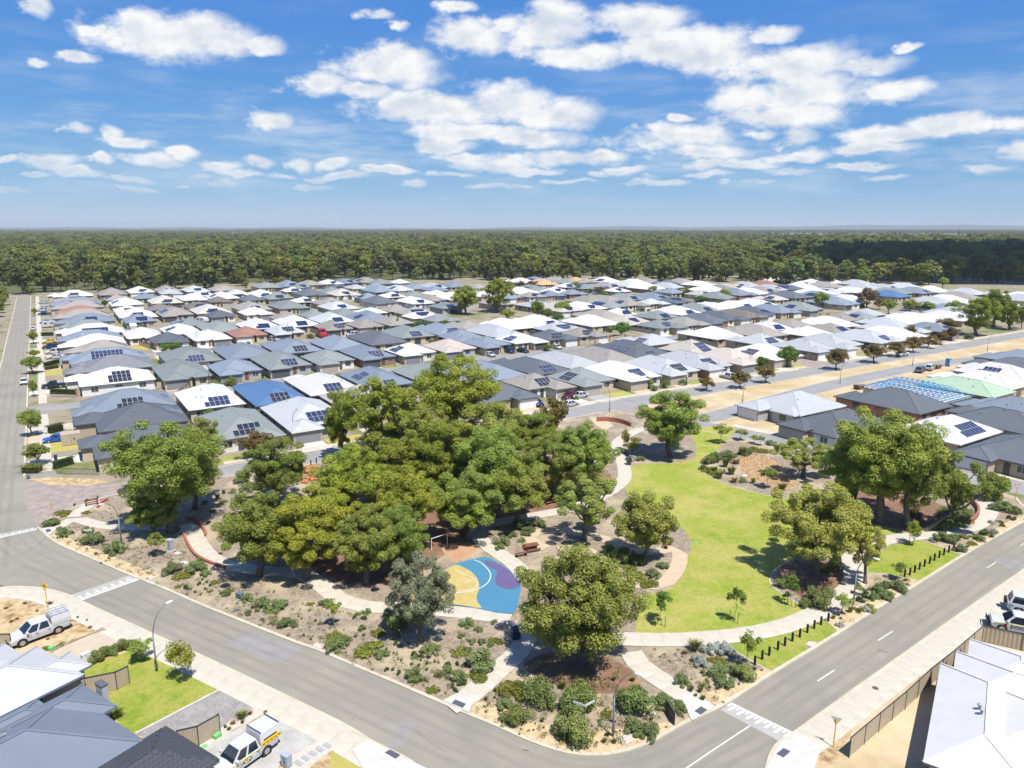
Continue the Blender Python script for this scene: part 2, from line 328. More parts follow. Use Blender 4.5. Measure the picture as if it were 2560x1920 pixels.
def leafmat(name, c1, c2, c3, trans=0.3, nsc=0.35, hue=(0.482, 0.515), val=(1.2, 0.82)):
    m = bpy.data.materials.new(name); m.use_nodes = True; t = m.node_tree; ns = t.nodes; ns.clear()
    L = t.links.new
    geo = ns.new('ShaderNodeNewGeometry'); oi = ns.new('ShaderNodeObjectInfo'); tcn = ns.new('ShaderNodeTexCoord')
    n = ns.new('ShaderNodeTexNoise'); n.inputs['Scale'].default_value = nsc; n.inputs['Detail'].default_value = 2; L(tcn.outputs['Object'], n.inputs['Vector'])
    a = ns.new('ShaderNodeMapRange'); L(n.outputs[0], a.inputs[0]); a.inputs[1].default_value = 0.32; a.inputs[2].default_value = 0.68
    m1 = ns.new('ShaderNodeMix'); m1.data_type = 'RGBA'; L(a.outputs[0], m1.inputs[0]); m1.inputs[6].default_value = (*c1, 1); m1.inputs[7].default_value = (*c2, 1)
    r2 = ns.new('ShaderNodeMapRange'); L(geo.outputs['Random Per Island'], r2.inputs[0]); r2.inputs[1].default_value = 0.55; r2.inputs[2].default_value = 1.0; r2.inputs[4].default_value = 0.75
    m2 = ns.new('ShaderNodeMix'); m2.data_type = 'RGBA'; L(r2.outputs[0], m2.inputs[0]); L(m1.outputs[2], m2.inputs[6]); m2.inputs[7].default_value = (*c3, 1)
    hs = ns.new('ShaderNodeHueSaturation'); L(m2.outputs[2], hs.inputs['Color'])
    hr = ns.new('ShaderNodeMapRange'); L(oi.outputs['Random'], hr.inputs[0]); hr.inputs[3].default_value = hue[0]; hr.inputs[4].default_value = hue[1]; L(hr.outputs[0], hs.inputs['Hue'])
    vr = ns.new('ShaderNodeMapRange'); sr = ns.new('ShaderNodeMath'); sr.operation = 'MULTIPLY'; L(oi.outputs['Random'], sr.inputs[0]); sr.inputs[1].default_value = 7.31; fr = ns.new('ShaderNodeMath'); fr.operation = 'FRACT'; L(sr.outputs[0], fr.inputs[0]); L(fr.outputs[0], vr.inputs[0]); vr.inputs[3].default_value = val[0]; vr.inputs[4].default_value = val[1]; L(vr.outputs[0], hs.inputs['Value'])
    d = ns.new('ShaderNodeBsdfPrincipled'); d.inputs['Roughness'].default_value = 0.55; d.inputs['Specular IOR Level'].default_value = 0.35; L(hs.outputs[0], d.inputs['Base Color'])
    tr = ns.new('ShaderNodeBsdfTranslucent'); L(hs.outputs[0], tr.inputs[0])
    ms = ns.new('ShaderNodeMixShader'); ms.inputs[0].default_value = trans; L(d.outputs[0], ms.inputs[1]); L(tr.outputs[0], ms.inputs[2])
    o = ns.new('ShaderNodeOutputMaterial'); L(ms.outputs[0], o.inputs[0]); MATS[name] = m; return m

ASPH = mat('asphalt', (0.215, 0.202, 0.165), 0.85, (0.255, 0.238, 0.19), 0.22, 6, 0.25, 45, col3=(0.18, 0.171, 0.145), s3=0.09, t3=(0.48, 0.75))
ASPHN = mat('asphalt_dark', (0.12, 0.12, 0.12), 0.85, (0.16, 0.157, 0.15), 0.3, 6, 0.25, 45)
PAINT = mat('road_paint', (0.50, 0.50, 0.48), 0.6, (0.38, 0.375, 0.35), 3.0, 5, lo=0.5, hi=0.8)
CONC = mat('concrete', (0.46, 0.425, 0.345), 0.85, (0.39, 0.355, 0.285), 0.8, 6, 0.15, 30, col3=(0.50, 0.465, 0.385), s3=0.25)
CONCN = mat('concrete_fresh', (0.47, 0.455, 0.415), 0.8, (0.42, 0.405, 0.365), 1.2, 5, 0.1, 30)
CONCT = mat('concrete_tan', (0.46, 0.37, 0.26), 0.85, (0.41, 0.33, 0.23), 0.9, 5, 0.1, 30)
KERB = mat('kerb_concrete', (0.48, 0.435, 0.33), 0.85, (0.40, 0.355, 0.265), 0.7, 6, 0.15, 20)
JOINT = mat('joint_grit', (0.24, 0.21, 0.17), 0.95, (0.3, 0.27, 0.2), 4)
SAND = mat('sand', (0.43, 0.33, 0.185), 0.95, (0.35, 0.265, 0.145), 0.35, 8, 0.35, 8, col3=(0.47, 0.395, 0.26), s3=0.09, t3=(0.45, 0.62))
SANDW = mat('sand_weedy', (0.43, 0.32, 0.17), 0.95, (0.19, 0.115, 0.055), 1.3, 8, 0.5, 6, lo=0.44, hi=0.66, col3=(0.46, 0.365, 0.215), s3=0.35, t3=(0.48, 0.62))
SOIL = mat('dry_ground', (0.40, 0.31, 0.19), 0.95, (0.33, 0.26, 0.16), 0.25, 6, 0.3, 6, col3=(0.24, 0.22, 0.11), s3=0.02, t3=(0.45, 0.65))
MULCH = mat('mulch', (0.305, 0.255, 0.185), 0.95, (0.190, 0.150, 0.108), 2.6, 12, 0.9, 14, lo=0.36, hi=0.62, col3=(0.37, 0.305, 0.205), s3=0.16, t3=(0.48, 0.62))
LITTER = mat('leaf_litter_ground', (0.22, 0.125, 0.075), 0.95, (0.14, 0.085, 0.055), 2.0, 10, 0.8, 14, col3=(0.31, 0.20, 0.12), s3=0.3)
def turf(name, base, straw, lush, k=1.0):        # mown couch grass: straw-dry and lush patches at several scales, faint mower bands
    m = mat(name, base, 0.92); t = m.node_tree; ns = t.nodes; b = ns['Principled BSDF']; L = t.links.new; tcn = ns.new('ShaderNodeTexCoord'); crd = tcn.outputs['Object']
    def no(sc, de, ro=.65):
        n = ns.new('ShaderNodeTexNoise'); n.inputs['Scale'].default_value = sc; n.inputs['Detail'].default_value = de; n.inputs['Roughness'].default_value = ro; L(crd, n.inputs['Vector']); return n.outputs[0]
    def mr_(f, a, c, d=0., e=1.):
        r = ns.new('ShaderNodeMapRange'); L(f, r.inputs[0]); r.inputs[1].default_value = a; r.inputs[2].default_value = c; r.inputs[3].default_value = d; r.inputs[4].default_value = e; return r.outputs[0]
    def mx(f, a, c):
        q = ns.new('ShaderNodeMix'); q.data_type = 'RGBA'; L(f, q.inputs[0])
        if hasattr(a, 'is_linked'): L(a, q.inputs[6])
        else: q.inputs[6].default_value = (*a, 1)
        q.inputs[7].default_value = (*c, 1); return q.outputs[2]
    c = mx(mr_(no(.13 * k, 6, .7), .41, .57), base, straw); c = mx(mr_(no(.21 * k, 6), .55, .68), c, lush); c = mx(mr_(no(1.3, 6, .7), .46, .66, 0, .7), c, straw); c = mx(mr_(no(5, 6, .75), .46, .66, 0, .6), c, tuple(x * .62 for x in lush))
    L(c, b.inputs['Base Color']); bn = ns.new('ShaderNodeBump'); bn.inputs['Strength'].default_value = .8; bn.inputs['Distance'].default_value = .06; L(no(16, 6, .7), bn.inputs['Height']); L(bn.outputs[0], b.inputs['Normal']); return m
GRASS = turf('mown_grass', (0.222, 0.272, 0.026), (0.345, 0.315, 0.085), (0.150, 0.245, 0.013))
GRASSB = turf('bright_grass', (0.185, 0.25, 0.022), (0.30, 0.295, 0.06), (0.135, 0.22, 0.013), 2.0)
GRASSD = mat('dry_grass', (0.38, 0.30, 0.09), 0.9, (0.30, 0.29, 0.07), 0.8, 8, 0.6, 22)
FARG = mat('far_land', (0.075, 0.085, 0.035), 0.95, (0.10, 0.10, 0.045), 0.004, 8, lo=0.4, hi=0.6, col3=(0.19, 0.16, 0.085), s3=0.0016, t3=(0.58, 0.66))
ORD = ['nearest', 'second', 'third', 'fourth', 'fifth', 'sixth', 'seventh', 'eighth', 'ninth', 'tenth', 'eleventh', 'twelfth', 'thirteenth', 'fourteenth', 'fifteenth', 'sixteenth', 'seventeenth', 'eighteenth', 'nineteenth', 'twentieth']
def nth(i): return ORD[i] if i < len(ORD) else 'farther'

# ================================================================== the setting
LZ = 0.10                                  # kerbed land lies a step above the road
from mathutils.geometry import delaunay_2d_cdt
def sheet(name, pts, z, m, kind='structure', parent=None):
    if len(pts) > 12:                      # outlines with many points: clean triangles even where the trace touches itself
        n = len(pts); vs, _, fs, *_r = delaunay_2d_cdt([Vector(p[:2]) for p in pts], [(i, (i + 1) % n) for i in range(n)], [], 1, 1e-4)
        mb = MB(); mb.add([(p.x, p.y, z) for p in vs], [tuple(f) for f in fs])
        for i, f in enumerate(mb.f):
            a, b, c = (mb.v[j] for j in f[:3])
            if (b[0] - a[0]) * (c[1] - a[1]) - (b[1] - a[1]) * (c[0] - a[0]) < 0: mb.f[i] = tuple(reversed(f))
        o = link(name, mb.mesh(name, m), parent)
        if parent is None: tag(o, kind=kind)
        return o
    mb = MB(); mb.poly([(p[0], p[1], z) for p in pts])
    # keep every sheet facing up
    a = sum(pts[i][0] * pts[(i + 1) % len(pts)][1] - pts[(i + 1) % len(pts)][0] * pts[i][1] for i in range(len(pts)))
    if a < 0: mb.f = [tuple(reversed(f)) for f in mb.f]
    o = link(name, mb.mesh(name, m), parent)
    if parent is None: tag(o, kind=kind)
    return o
def strip(name, pts, w, z, m, sh=0.0):
    mb = MB(); ribbon(mb, pts, w, z, 0, sh); return tag(link(name, mb.mesh(name, m)), kind='structure')
def kerbline(pts, w=0.34, sh=0.0, z1=0.125):
    mb = MB(); wallstrip(mb, pts, w, 0.0, z1, 0, sh); return tag(link('kerb', mb.mesh('kerb', KERB)), kind='structure')

G0 = 16000.0
gm = MB(); gm.poly([(-G0, -400, 0), (G0, -400, 0), (G0, G0, 0), (-G0, G0, 0)])
tag(link('ground', gm.mesh('ground', FARG)), kind='structure')
EST = mat('estate_ground', (0.27, 0.225, 0.16), 0.95, (0.20, 0.18, 0.125), 0.16, 6, 0.2, 6, col3=(0.13, 0.15, 0.04), s3=0.08, t3=(0.50, 0.62))
sheet('estate_land', [UV(-60, -60), UV(330, -60), UV(520, 100), UV(640, 290), UV(420, 480), UV(130, 560), UV(-30, 540), UV(-30, 100), UV(-100, 60)], 0.003, EST)

# --- kerb traces -----------------------------------------------------------
park_A = PL('D', [(243, 1178)]) + PL('A', [(350, 190), (500, 260), (640, 320), (800, 390), (900, 430), (1100, 512), (1300, 600), (1480, 672), (1700, 760), (1900, 838), (2050, 890), (2212, 960)]) \
    + PL('B', [(200, 1033), (430, 1130), (660, 1230), (830, 1303), (1000, 1372), (1200, 1462), (1400, 1533), (1550, 1560), (1700, 1560), (1850, 1532), (2000, 1478), (2100, 1422), (2212, 1360)]) \
    + PL('C', [(230, 1265), (330, 1207), (590, 1040), (780, 925), (1020, 778), (1280, 612), (1540, 455), (1870, 250), (2212, 60)])
park_A = smooth(park_A, 4)
near_A = smooth(PL('A', [(-300, 520), (0, 492), (150, 486), (300, 502), (440, 540), (520, 580), (1000, 800), (1300, 935), (1800, 1172), (2212, 1375)])
                + PL('B', [(180, 1470), (300, 1532), (420, 1590), (500, 1650), (560, 1740)]), 4)
near_B = smooth(PL('C', [(520, 1800), (560, 1650), (590, 1560), (640, 1492), (740, 1425), (1290, 1030), (1850, 630), (2212, 378), (2700, 40)]), 4)
# road sheets lie under the kerbed land
sheet('road', [P('A', -900, 900), P('A', 0, 700), P('A', 1300, 1100), P('A', 2212, 1500), P('B', 560, 1900), P('C', 400, 1900), P('C', 900, 1500), P('C', 2800, 250),
               P('C', 2800, -380), P('C', 2212, 0), P('C', 1200, 500), P('C', 0, 1200), P('B', 1700, 1350), P('B', 900, 1200), P('A', 1600, 600), P('A', 700, 180), UV(4, 108), UV(-2, 140), UV(-12.6, 140), UV(-13.2, 85)], 0.008, ASPH)
strip('road', [UV(-9.4, 138), UV(-9.4, 518)], 6.6, 0.011, ASPH)
strip('road', [UV(-60, 521), UV(170, 521)], 6.6, 0.015, ASPH)
strip('road', [UV(19, 122), UV(107, 122), UV(430, 122)], 7.0, 0.008, mat('asphalt_street', (0.215, 0.215, 0.21), 0.85, (0.26, 0.255, 0.24), 0.2, 6, 0.2, 40))
for v in (190, 256, 322, 388, 454):
    strip('road', [UV(-6.2, v), UV(300 if v > 200 else 370, v)], 6.0, 0.0075, MATS['asphalt_street'])
roadF = smooth([UV(107.5, 119), UV(110, 104), UV(113.8, 87), UV(122, 58.7), UV(127, 40), UV(131, 20)], 5)
roadE = smooth([UV(112, 103.4), UV(123, 103), UV(164, 107.6), UV(200, 109.2), UV(227, 108.4), UV(262, 102)], 5)
sheet('sand_ground', [UV(112, 118.2), UV(420, 118.2), UV(440, 60), UV(330, -30), UV(131, 20), UV(122, 62), UV(112, 96)], 0.006, SAND)
strip('road', roadF, 6.6, 0.012, MATS['asphalt_street']); strip('road', roadE, 6.4, 0.016, MATS['asphalt_street'])
BRICKP = paving('brick_paving', (0.31, 0.25, 0.21), (0.25, 0.215, 0.195), (0.21, 0.18, 0.155), 0.5, 0.9, -GA)
sheet('brick_threshold', PL('D', [(165, 890), (158, 980), (172, 1060), (240, 1168), (300, 1130), (420, 1065), (560, 1020), (700, 975), (1050, 905), (1050, 850), (700, 905), (400, 908), (250, 893)]), 0.013, BRICKP)
sheet('brick_threshold', [UV(104, 118.4), UV(111, 118.4), UV(112.6, 106), UV(106.5, 106)], 0.0175, BRICKP)
sheet('brick_threshold', [UV(109, 106), UV(112.9, 106.5), UV(113.5, 100.5), UV(110.3, 100.2)], 0.0192, BRICKP)
sheet('brick_threshold', [UV(186, 125.5), UV(199, 125.5), UV(196, 140), UV(189, 140)], 0.013, BRICKP)
# park block
rF = offset(roadF, -3.3)
park_top = PL('F', [(2212, 1050), (2190, 1030), (2160, 990), (2080, 965), (1980, 940), (1900, 905)]) + [p for p in reversed(rF) if toUV(p)[1] > 66] + [UV(101, 118.4), UV(30, 118.4)] + PL('D', [(1050, 905), (700, 980), (560, 1025), (420, 1072), (300, 1135)])
park_poly = park_A + park_top
mb = MB(); mb.prism(park_poly, 0.0, LZ); tag(link('park_ground', mb.mesh('park_ground', MULCH)), kind='structure')
kerbline(park_A); kerbline(park_top, 0.3)
# near-left block and near-right block
blA = near_A + [P('B', 300, 2100), P('A', 0, 2600), P('A', -1500, 2000), P('A', -1500, 500)]
mb = MB(); mb.prism(blA, 0.0, LZ); tag(link('house_lot_ground', mb.mesh('house_lot_ground', SANDW)), kind='structure')
kerbline(near_A)
blB = near_B + [P('C', 3500, 700), P('C', 3500, 1800), P('C', 2400, 2300), P('C', 900, 2300)]
mb = MB(); mb.prism(blB, 0.0, LZ); tag(link('house_lot_ground', mb.mesh('house_lot_ground', SAND)), kind='structure')
kerbline(near_B)
kerbline([UV(-6.0, v) for v in (138, 175, 186.6)], 0.3, 0, .09); kerbline([UV(-6.0, v) for v in (193.6, 300, 517)], 0.3, 0, .09); kerbline([UV(-12.9, v) for v in (105, 300, 517)], 0.3, 0, .09)
kerbline([UV(u, 125.7) for u in (21, 100, 186)], 0.3, 0, .09); kerbline([UV(u, 125.7) for u in (199.5, 300, 420)], 0.3, 0, .09); kerbline([UV(u, 118.3) for u in (113, 300, 420)], 0.3, 0, .09)
kerbline(offset(roadE, 3.3)[4:], 0.3, 0, .09); kerbline(offset(roadE, -3.3)[4:], 0.3, 0, .09); kerbline([p for p in offset(roadF, 3.4) if toUV(p)[1] < 99], 0.3, 0, .09)

# --- slabbed concrete paths ---------------------------------------------------
JN = 0; PATHS = []
def footpath(pts, w, z=None, m=CONC, slab=2.0, sm=5, gap=0.02):
    global JN
    JN += 1; z = LZ + 0.014 + 0.005 * JN   # each path its own level: crossings never share a plane
    c = resample(smooth(pts, sm) if sm else pts, slab)
    PATHS.append((c, w)); mb = MB(); ribbon(mb, c, w - 0.02, z); base = tag(link('footpath', mb.mesh('footpath', JOINT)), kind='structure')
    l, r = offset(c, w / 2), offset(c, -w / 2)
    for i in range(len(c) - 1):
        q = [l[i], r[i], r[i + 1], l[i + 1]]; cx = sum(p[0] for p in q) / 4; cy = sum(p[1] for p in q) / 4
        k = 1 - gap / slab
        loc = [((p[0] - cx) * k, (p[1] - cy) * (1 - gap / w)) for p in q]
        sb = MB(); sb.prism(loc, 0, 0.0025)
        link('slab', sb.mesh('slab', m), base, (cx, cy, z + 0.002))
    return base
# footpaths across the street
fa = offset(near_A, -1.35)
footpath([p for p in fa if p[0] < -5.5][4:], 2.4, m=CONC, sm=0)
fb = [p for p in offset(near_B, -1.35)][12:]
footpath(fb, 2.4, m=CONC, sm=0)
# park paths
footpath(PL('B', [(700, 1262), (850, 1178), (960, 1075), (1060, 985), (1160, 890), (1200, 780), (1170, 690)]), 2.2)
footpath(PL('D', [(1190, 1165), (1245, 1230), (1290, 1310), (1370, 1390), (1470, 1430)]) + PL('A', [(1700, 385), (1880, 395), (1990, 425), (2090, 490), (2170, 560)]) + PL('B', [(100, 600), (230, 620), (420, 622), (640, 638), (800, 655), (960, 672), (1100, 690)]), 2.3)
footpath(PL('D', [(300, 1212), (380, 1180), (480, 1128), (560, 1150), (700, 1178), (900, 1185), (1080, 1180), (1190, 1160)]), 1.9, z=LZ + 0.022)
footpath(PL('D', [(470, 1118), (540, 1062), (620, 1012)]), 1.9, z=LZ + 0.04)
footpath(PL('B', [(1200, 720), (1500, 800), (1890, 825)]) + PL('C', [(0, 828), (150, 818), (320, 806), (500, 780), (680, 738), (830, 680), (950, 610), (1040, 540), (1110, 480), (1125, 400), (1105, 320), (1110, 265), (1180, 225), (1330, 185), (1550, 155), (1700, 135)]) + PL('F', [(1880, 1180), (1960, 1120), (1985, 1070), (1950, 1010), (1900, 960), (1870, 930)]), 2.4)
footpath(PL('C', [(150, 1285), (60, 1205)]) + PL('B', [(2160, 1150), (2020, 1060), (1920, 985), (1870, 915), (1890, 850)]), 2.3, z=LZ + 0.022)
footpath(PL('E', [(1190, 1500), (1130, 1430), (1040, 1365), (930, 1290), (885, 1235), (920, 1180), (1020, 1150), (1150, 1130), (1300, 1100), (1480, 1065), (1650, 1000), (1770, 930), (1830, 860), (1815, 760), (1775, 690), (1790, 630), (1870, 580), (1960, 548), (2100, 540)]) + PL('F', [(0, 545), (60, 540)]), 2.3, z=LZ + 0.040)
# tan bicycle track round the garden islands
footpath(PL('E', [(1330, 1320), (1240, 1285), (1215, 1250), (1250, 1220), (1330, 1205), (1450, 1210), (1600, 1235), (1720, 1265), (1830, 1330), (1980, 1345), (2100, 1330), (2170, 1330), (2185, 1400), (2150, 1480), (2090, 1545), (1980, 1565), (1880, 1540), (1780, 1470), (1660, 1380), (1550, 1320), (1400, 1325)]), 1.9, z=LZ + 0.058, m=CONCT)
# kerb ramps with tactile pads
TACT = mat('tactile_pad', (0.06, 0.065, 0.085), 0.7, (0.09, 0.09, 0.11), 20)
def pad(t, pts, lab=None):
    q = PL(t, pts); mb = MB(); mb.prism(q, 0, 0.012); 
    return tag(link('tactile_paving', mb.mesh('tactile_paving', TACT), None, (0, 0, LZ + 0.082)), kind='structure')
def ramp(t, pts): return sheet('kerb_ramp', PL(t, pts), LZ + 0.080, CONCN)
ramp('B', [(664, 1222), (830, 1300), (860, 1215), (770, 1180)]); ramp('C', [(70, 1345), (85, 1350), (225, 1262), (190, 1235), (60, 1180), (0, 1185)])
ramp('B', [(80, 1540), (180, 1475), (310, 1540), (430, 1600), (560, 1660), (160, 1690)]); ramp('C', [(560, 1640), (640, 1495), (750, 1432), (900, 1500), (890, 1580), (830, 1760), (520, 1760)])
ramp('D', [(262, 1196), (320, 1235), (370, 1195), (330, 1180)])
for t, q in (('B', [(718, 1242), (742, 1218), (810, 1246), (790, 1272)]), ('C', [(92, 1292), (135, 1262), (176, 1285), (132, 1316)]), ('B', [(288, 1560), (322, 1540), (390, 1575), (358, 1600)]),
             ('C', [(618, 1568), (665, 1530), (710, 1552), (664, 1592)]), ('D', [(292, 1203), (320, 1196), (332, 1210), (304, 1220)])): pad(t, q)
sheet('tactile_paving', PL('D', [(168, 850), (192, 845), (196, 865), (170, 870)]), 0.14, TACT)
sheet('sand_verge', PL('D', [(190, 868), (330, 858), (620, 868), (700, 890), (560, 912), (330, 908), (210, 885)]), 0.024, SANDW)
# grass in the park
lawn = smooth(PL('k', [(1372, 1366), (1385, 1290), (1430, 1282), (1470, 1252), (1486, 1205), (1490, 1165), (1455, 1130), (1400, 1120), (1362, 1085), (1352, 1040), (1362, 1010), (1400, 1003), (1450, 1002), (1500, 990), (1502, 960), (1490, 935), (1530, 922), (1590, 925)])
              + PL('F', [(230, 690), (165, 722), (128, 790), (155, 832), (300, 905), (500, 965), (690, 1000), (830, 1080), (1000, 1140), (1130, 1140), (1330, 1180), (1420, 1218), (1240, 1235), (1110, 1270), (1050, 1310), (980, 1330), (860, 1340)])
              + PL('C', [(700, 320), (620, 368), (577, 425), (592, 482), (640, 520), (720, 572), (828, 636), (700, 690), (500, 740), (300, 772), (100, 788)]) + PL('B', [(2150, 796), (1900, 790)]), 4, True)
sheet('lawn', lawn, LZ + 0.012, GRASS)
mb = MB(); wallstrip(mb, smooth(PL('F', [(165, 722), (128, 790), (155, 832), (300, 905), (500, 965), (690, 1000)]), 4), 0.16, LZ, LZ + 0.05); wallstrip(mb, smooth(PL('C', [(700, 320), (620, 368), (577, 425), (592, 482), (640, 520), (720, 572), (828, 636)]), 4), 0.16, LZ, LZ + 0.05)
tag(link('garden_edging', mb.mesh('garden_edging', CONC)), kind='structure')
v1 = PL('C', [(322, 856), (450, 836), (640, 790), (800, 742), (925, 692), (1010, 768), (905, 838), (860, 838), (812, 862), (832, 892), (760, 936), (596, 1030), (480, 978), (345, 895)])
v2 = PL('C', [(1200, 330), (1270, 270), (1345, 222), (1550, 185), (1806, 282), (1545, 445), (1310, 398), (1215, 400)])
sheet('lawn', v1, LZ + 0.012, GRASSB); sheet('lawn', v2, LZ + 0.012, GRASSB)
mb = MB()
for q in (PL('C', [(925, 692), (1015, 772)]), PL('C', [(345, 895), (480, 978), (594, 1036)]), PL('C', [(1550, 185), (1810, 282)]), PL('C', [(1215, 400), (1310, 400), (1545, 450)])): wallstrip(mb, q, 0.14, LZ, LZ + 0.045)
tag(link('garden_edging', mb.mesh('garden_edging', CONC)), kind='structure')
# grounds under the wood and the sandy margins
sheet('leaf_litter', smooth(PL('k', [(600, 1180), (700, 1060), (800, 1000), (1000, 985), (1180, 985), (1300, 1010), (1322, 1050), (1290, 1080), (1200, 1100), (1080, 1125), (1020, 1165), (960, 1200), (900, 1245), (860, 1262), (770, 1268), (700, 1240), (650, 1222)]), 4, True), LZ + 0.006, LITTER)
sheet('leaf_litter', smooth(PL('k', [(1130, 1440), (1200, 1410), (1300, 1420), (1350, 1440), (1385, 1480), (1330, 1500), (1220, 1490)]), 4, True), LZ + 0.006, LITTER)
sheet('leaf_litter', smooth(PL('k', [(1680, 1230), (1740, 1200), (1820, 1230), (1830, 1280), (1770, 1310), (1700, 1270)]), 4, True), LZ + 0.006, LITTER)
sheet('leaf_litter', smooth(PL('k', [(1800, 1080), (1900, 1060), (2000, 1080), (2060, 1110), (2030, 1140), (1900, 1150), (1820, 1120)]), 4, True), LZ + 0.006, LITTER)
SANDP = mat('sandy_margin', (0.50, 0.385, 0.225), 0.95, (0.38, 0.29, 0.17), 0.9, 8, 0.5, 8, lo=0.42, hi=0.62)
sheet('sandy_margin', offset(park_A, 0.2)[2:22] + [p for p in reversed(offset(park_A, 1.6))][-22:-2], LZ + 0.008, SANDP)
i0 = 56
cs = smooth(PL('B', [(850, 1310), (860, 1240), (960, 1230), (1080, 1280), (1200, 1340), (1350, 1380), (1500, 1400), (1700, 1400), (1900, 1400), (2080, 1360), (2190, 1340), (2100, 1410), (1990, 1470), (1850, 1522), (1700, 1550), (1550, 1550), (1400, 1522), (1200, 1450), (1000, 1362)]), 3, True)
sheet('sandy_margin', cs, LZ + 0.009, SANDP)
sheet('sandy_margin', smooth(PL('C', [(240, 1250), (120, 1180), (200, 1160), (330, 1130), (450, 1060), (540, 1000), (580, 1035), (330, 1198)]), 3, True), LZ + 0.009, SANDP)
sheet('sandy_margin', smooth(PL('C', [(960, 690), (1020, 640), (1100, 620), (1220, 570), (1330, 500), (1450, 440), (1520, 452), (1280, 604), (1020, 770)]), 3, True), LZ + 0.009, SANDP)
sheet('sandy_margin', smooth(PL('C', [(1840, 250), (1900, 190), (2000, 130), (2100, 70), (2200, 30), (2212, 50), (1870, 242)]), 3, True), LZ + 0.009, SANDP)
sheet('dry_reed_bed', smooth(PL('F', [(385, 740), (450, 715), (560, 730), (680, 800), (760, 900), (740, 930), (640, 935), (530, 900), (420, 870), (385, 800)]), 4, True), LZ + 0.010, mat('reed_sand', (0.40, 0.285, 0.16), 0.95, (0.32, 0.21, 0.11), 1.4, 8, 0.6, 8))
sheet('gravel_path', PL('E', [(1600, 470), (1700, 480), (1760, 530), (1700, 560), (1640, 520)]), LZ + 0.010, CONCT)
sheet('red_earth', PL('B', [(650, 215), (760, 200), (850, 205), (890, 250), (740, 330), (660, 260)]), LZ + 0.010, mat('red_earth', (0.42, 0.25, 0.15), 0.95, (0.36, 0.21, 0.13), 1.5, 6))
# --- painted half court -----------------------------------------------------
CY = mat('court_yellow', (0.42, 0.345, 0.14), 0.75, (0.37, 0.29, 0.09), 1.0, 5); CBl = mat('court_blue', (0.055, 0.185, 0.285), 0.75, (0.05, 0.17, 0.265), 1.0, 5); CP = mat('court_purple', (0.11, 0.088, 0.19), 0.75, (0.10, 0.08, 0.175), 1.0, 5)
court = PL('B', [(640, 395), (760, 338), (930, 296), (1010, 330), (1080, 375), (1130, 430), (1165, 480), (1150, 560), (1110, 665), (900, 632), (760, 610), (560, 595), (430, 575), (400, 545), (470, 480)])
sheet('play_court', smooth(court, 2, True), LZ + 0.086, CBl)
sheet('play_court', smooth(PL('B', [(640, 400), (735, 352), (790, 362), (845, 395), (885, 440), (896, 500), (880, 545), (885, 590), (905, 628), (760, 606), (560, 592), (435, 570), (405, 545), (475, 482)]), 3, True), LZ + 0.092, CY)
sheet('play_court', smooth(PL('B', [(932, 318), (1000, 335), (1070, 375), (1125, 430), (1158, 480), (1120, 503), (1070, 505), (1015, 485), (995, 440), (1010, 400), (990, 375), (945, 355)]), 3, True), LZ + 0.092, CP)
mb = MB()
ribbon(mb, smooth(PL('B', [(862, 316), (905, 335), (945, 370), (968, 410), (960, 450), (935, 478), (895, 502), (830, 520), (760, 528), (640, 535)]), 5), 0.13, LZ + 0.098)
ribbon(mb, smooth(PL('B', [(740, 378), (800, 408), (885, 440)]), 4), 0.09, LZ + 0.098)
ribbon(mb, smooth(PL('B', [(800, 470), (850, 445), (880, 460), (880, 485), (850, 505), (760, 520)]), 4), 0.09, LZ + 0.0995)
tag(link('court_line', mb.mesh('court_line', mat('court_white', (0.5, 0.5, 0.48), 0.7))), kind='structure')
# --- road paint ---------------------------------------------------------------
RAISED = mat('raised_platform', (0.30, 0.29, 0.26), 0.85, (0.34, 0.33, 0.30), 0.5, 5, 0.2, 40)
def platform(t, a0, a1, b0, b1, side):      # a: painted edge, b: other edge
    A0, A1, B0, B1 = P(t, *a0), P(t, *a1), P(t, *b0), P(t, *b1)
    sheet('speed_platform', [A0, A1, B1, B0], 0.018, RAISED)
    L = lambda s, w: (A0[0] + (A1[0] - A0[0]) * s + (B0[0] - A0[0]) * w, A0[1] + (A1[1] - A0[1]) * s + (B0[1] - A0[1]) * w)
    mb = MB(); mb.poly([(*L(0, 0), 0.024), (*L(1, 0), 0.024), (*L(1, .11), 0.024), (*L(0, .11), 0.024)])
    n = 7
    for i in range(n):
        s = (i + 0.15) / n; k = 1.0 / n
        mb.poly([(*L(s, .11), .024), (*L(s + .35 * k, .11), .024), (*L(s + .35 * k, .62), .024), (*L(s, .62), .024)])
        mb.poly([(*L(s + .55 * k, .11), .024), (*L(s + .85 * k, .11), .024), (*L(s + .85 * k, .36), .024), (*L(s + .55 * k, .36), .024)])
    for i, f in enumerate(mb.f):
        p = [mb.v[j] for j in f]
        if sum(p[j][0] * p[(j + 1) % 4][1] - p[(j + 1) % 4][0] * p[j][1] for j in range(4)) < 0: mb.f[i] = tuple(reversed(f))
    tag(link('road_marking', mb.mesh('road_marking', PAINT)), kind='structure')
platform('A', (528, 570), (898, 436), (455, 535), (838, 405), 1)
platform('C', (745, 1425), (332, 1226), (652, 1482), (262, 1274), 1)
platform('D', (-60, 1262), (238, 1196), (-60, 1235), (222, 1178), 1)
def paintline(pts, w, z=0.02):
    mb = MB(); ribbon(mb, pts, w, z); return tag(link('road_marking', mb.mesh('road_marking', PAINT)), kind='structure')
for a, b in (((885, 1088), (993, 1018)), ((1274, 828), (1366, 768)), ((1972, 362), (2030, 325)), ((2188, 218), (2225, 195)), ((1640, 590), (1642, 589))):
    if a[0] != 1640: paintline([P('C', *a), P('C', *b)], 0.13)
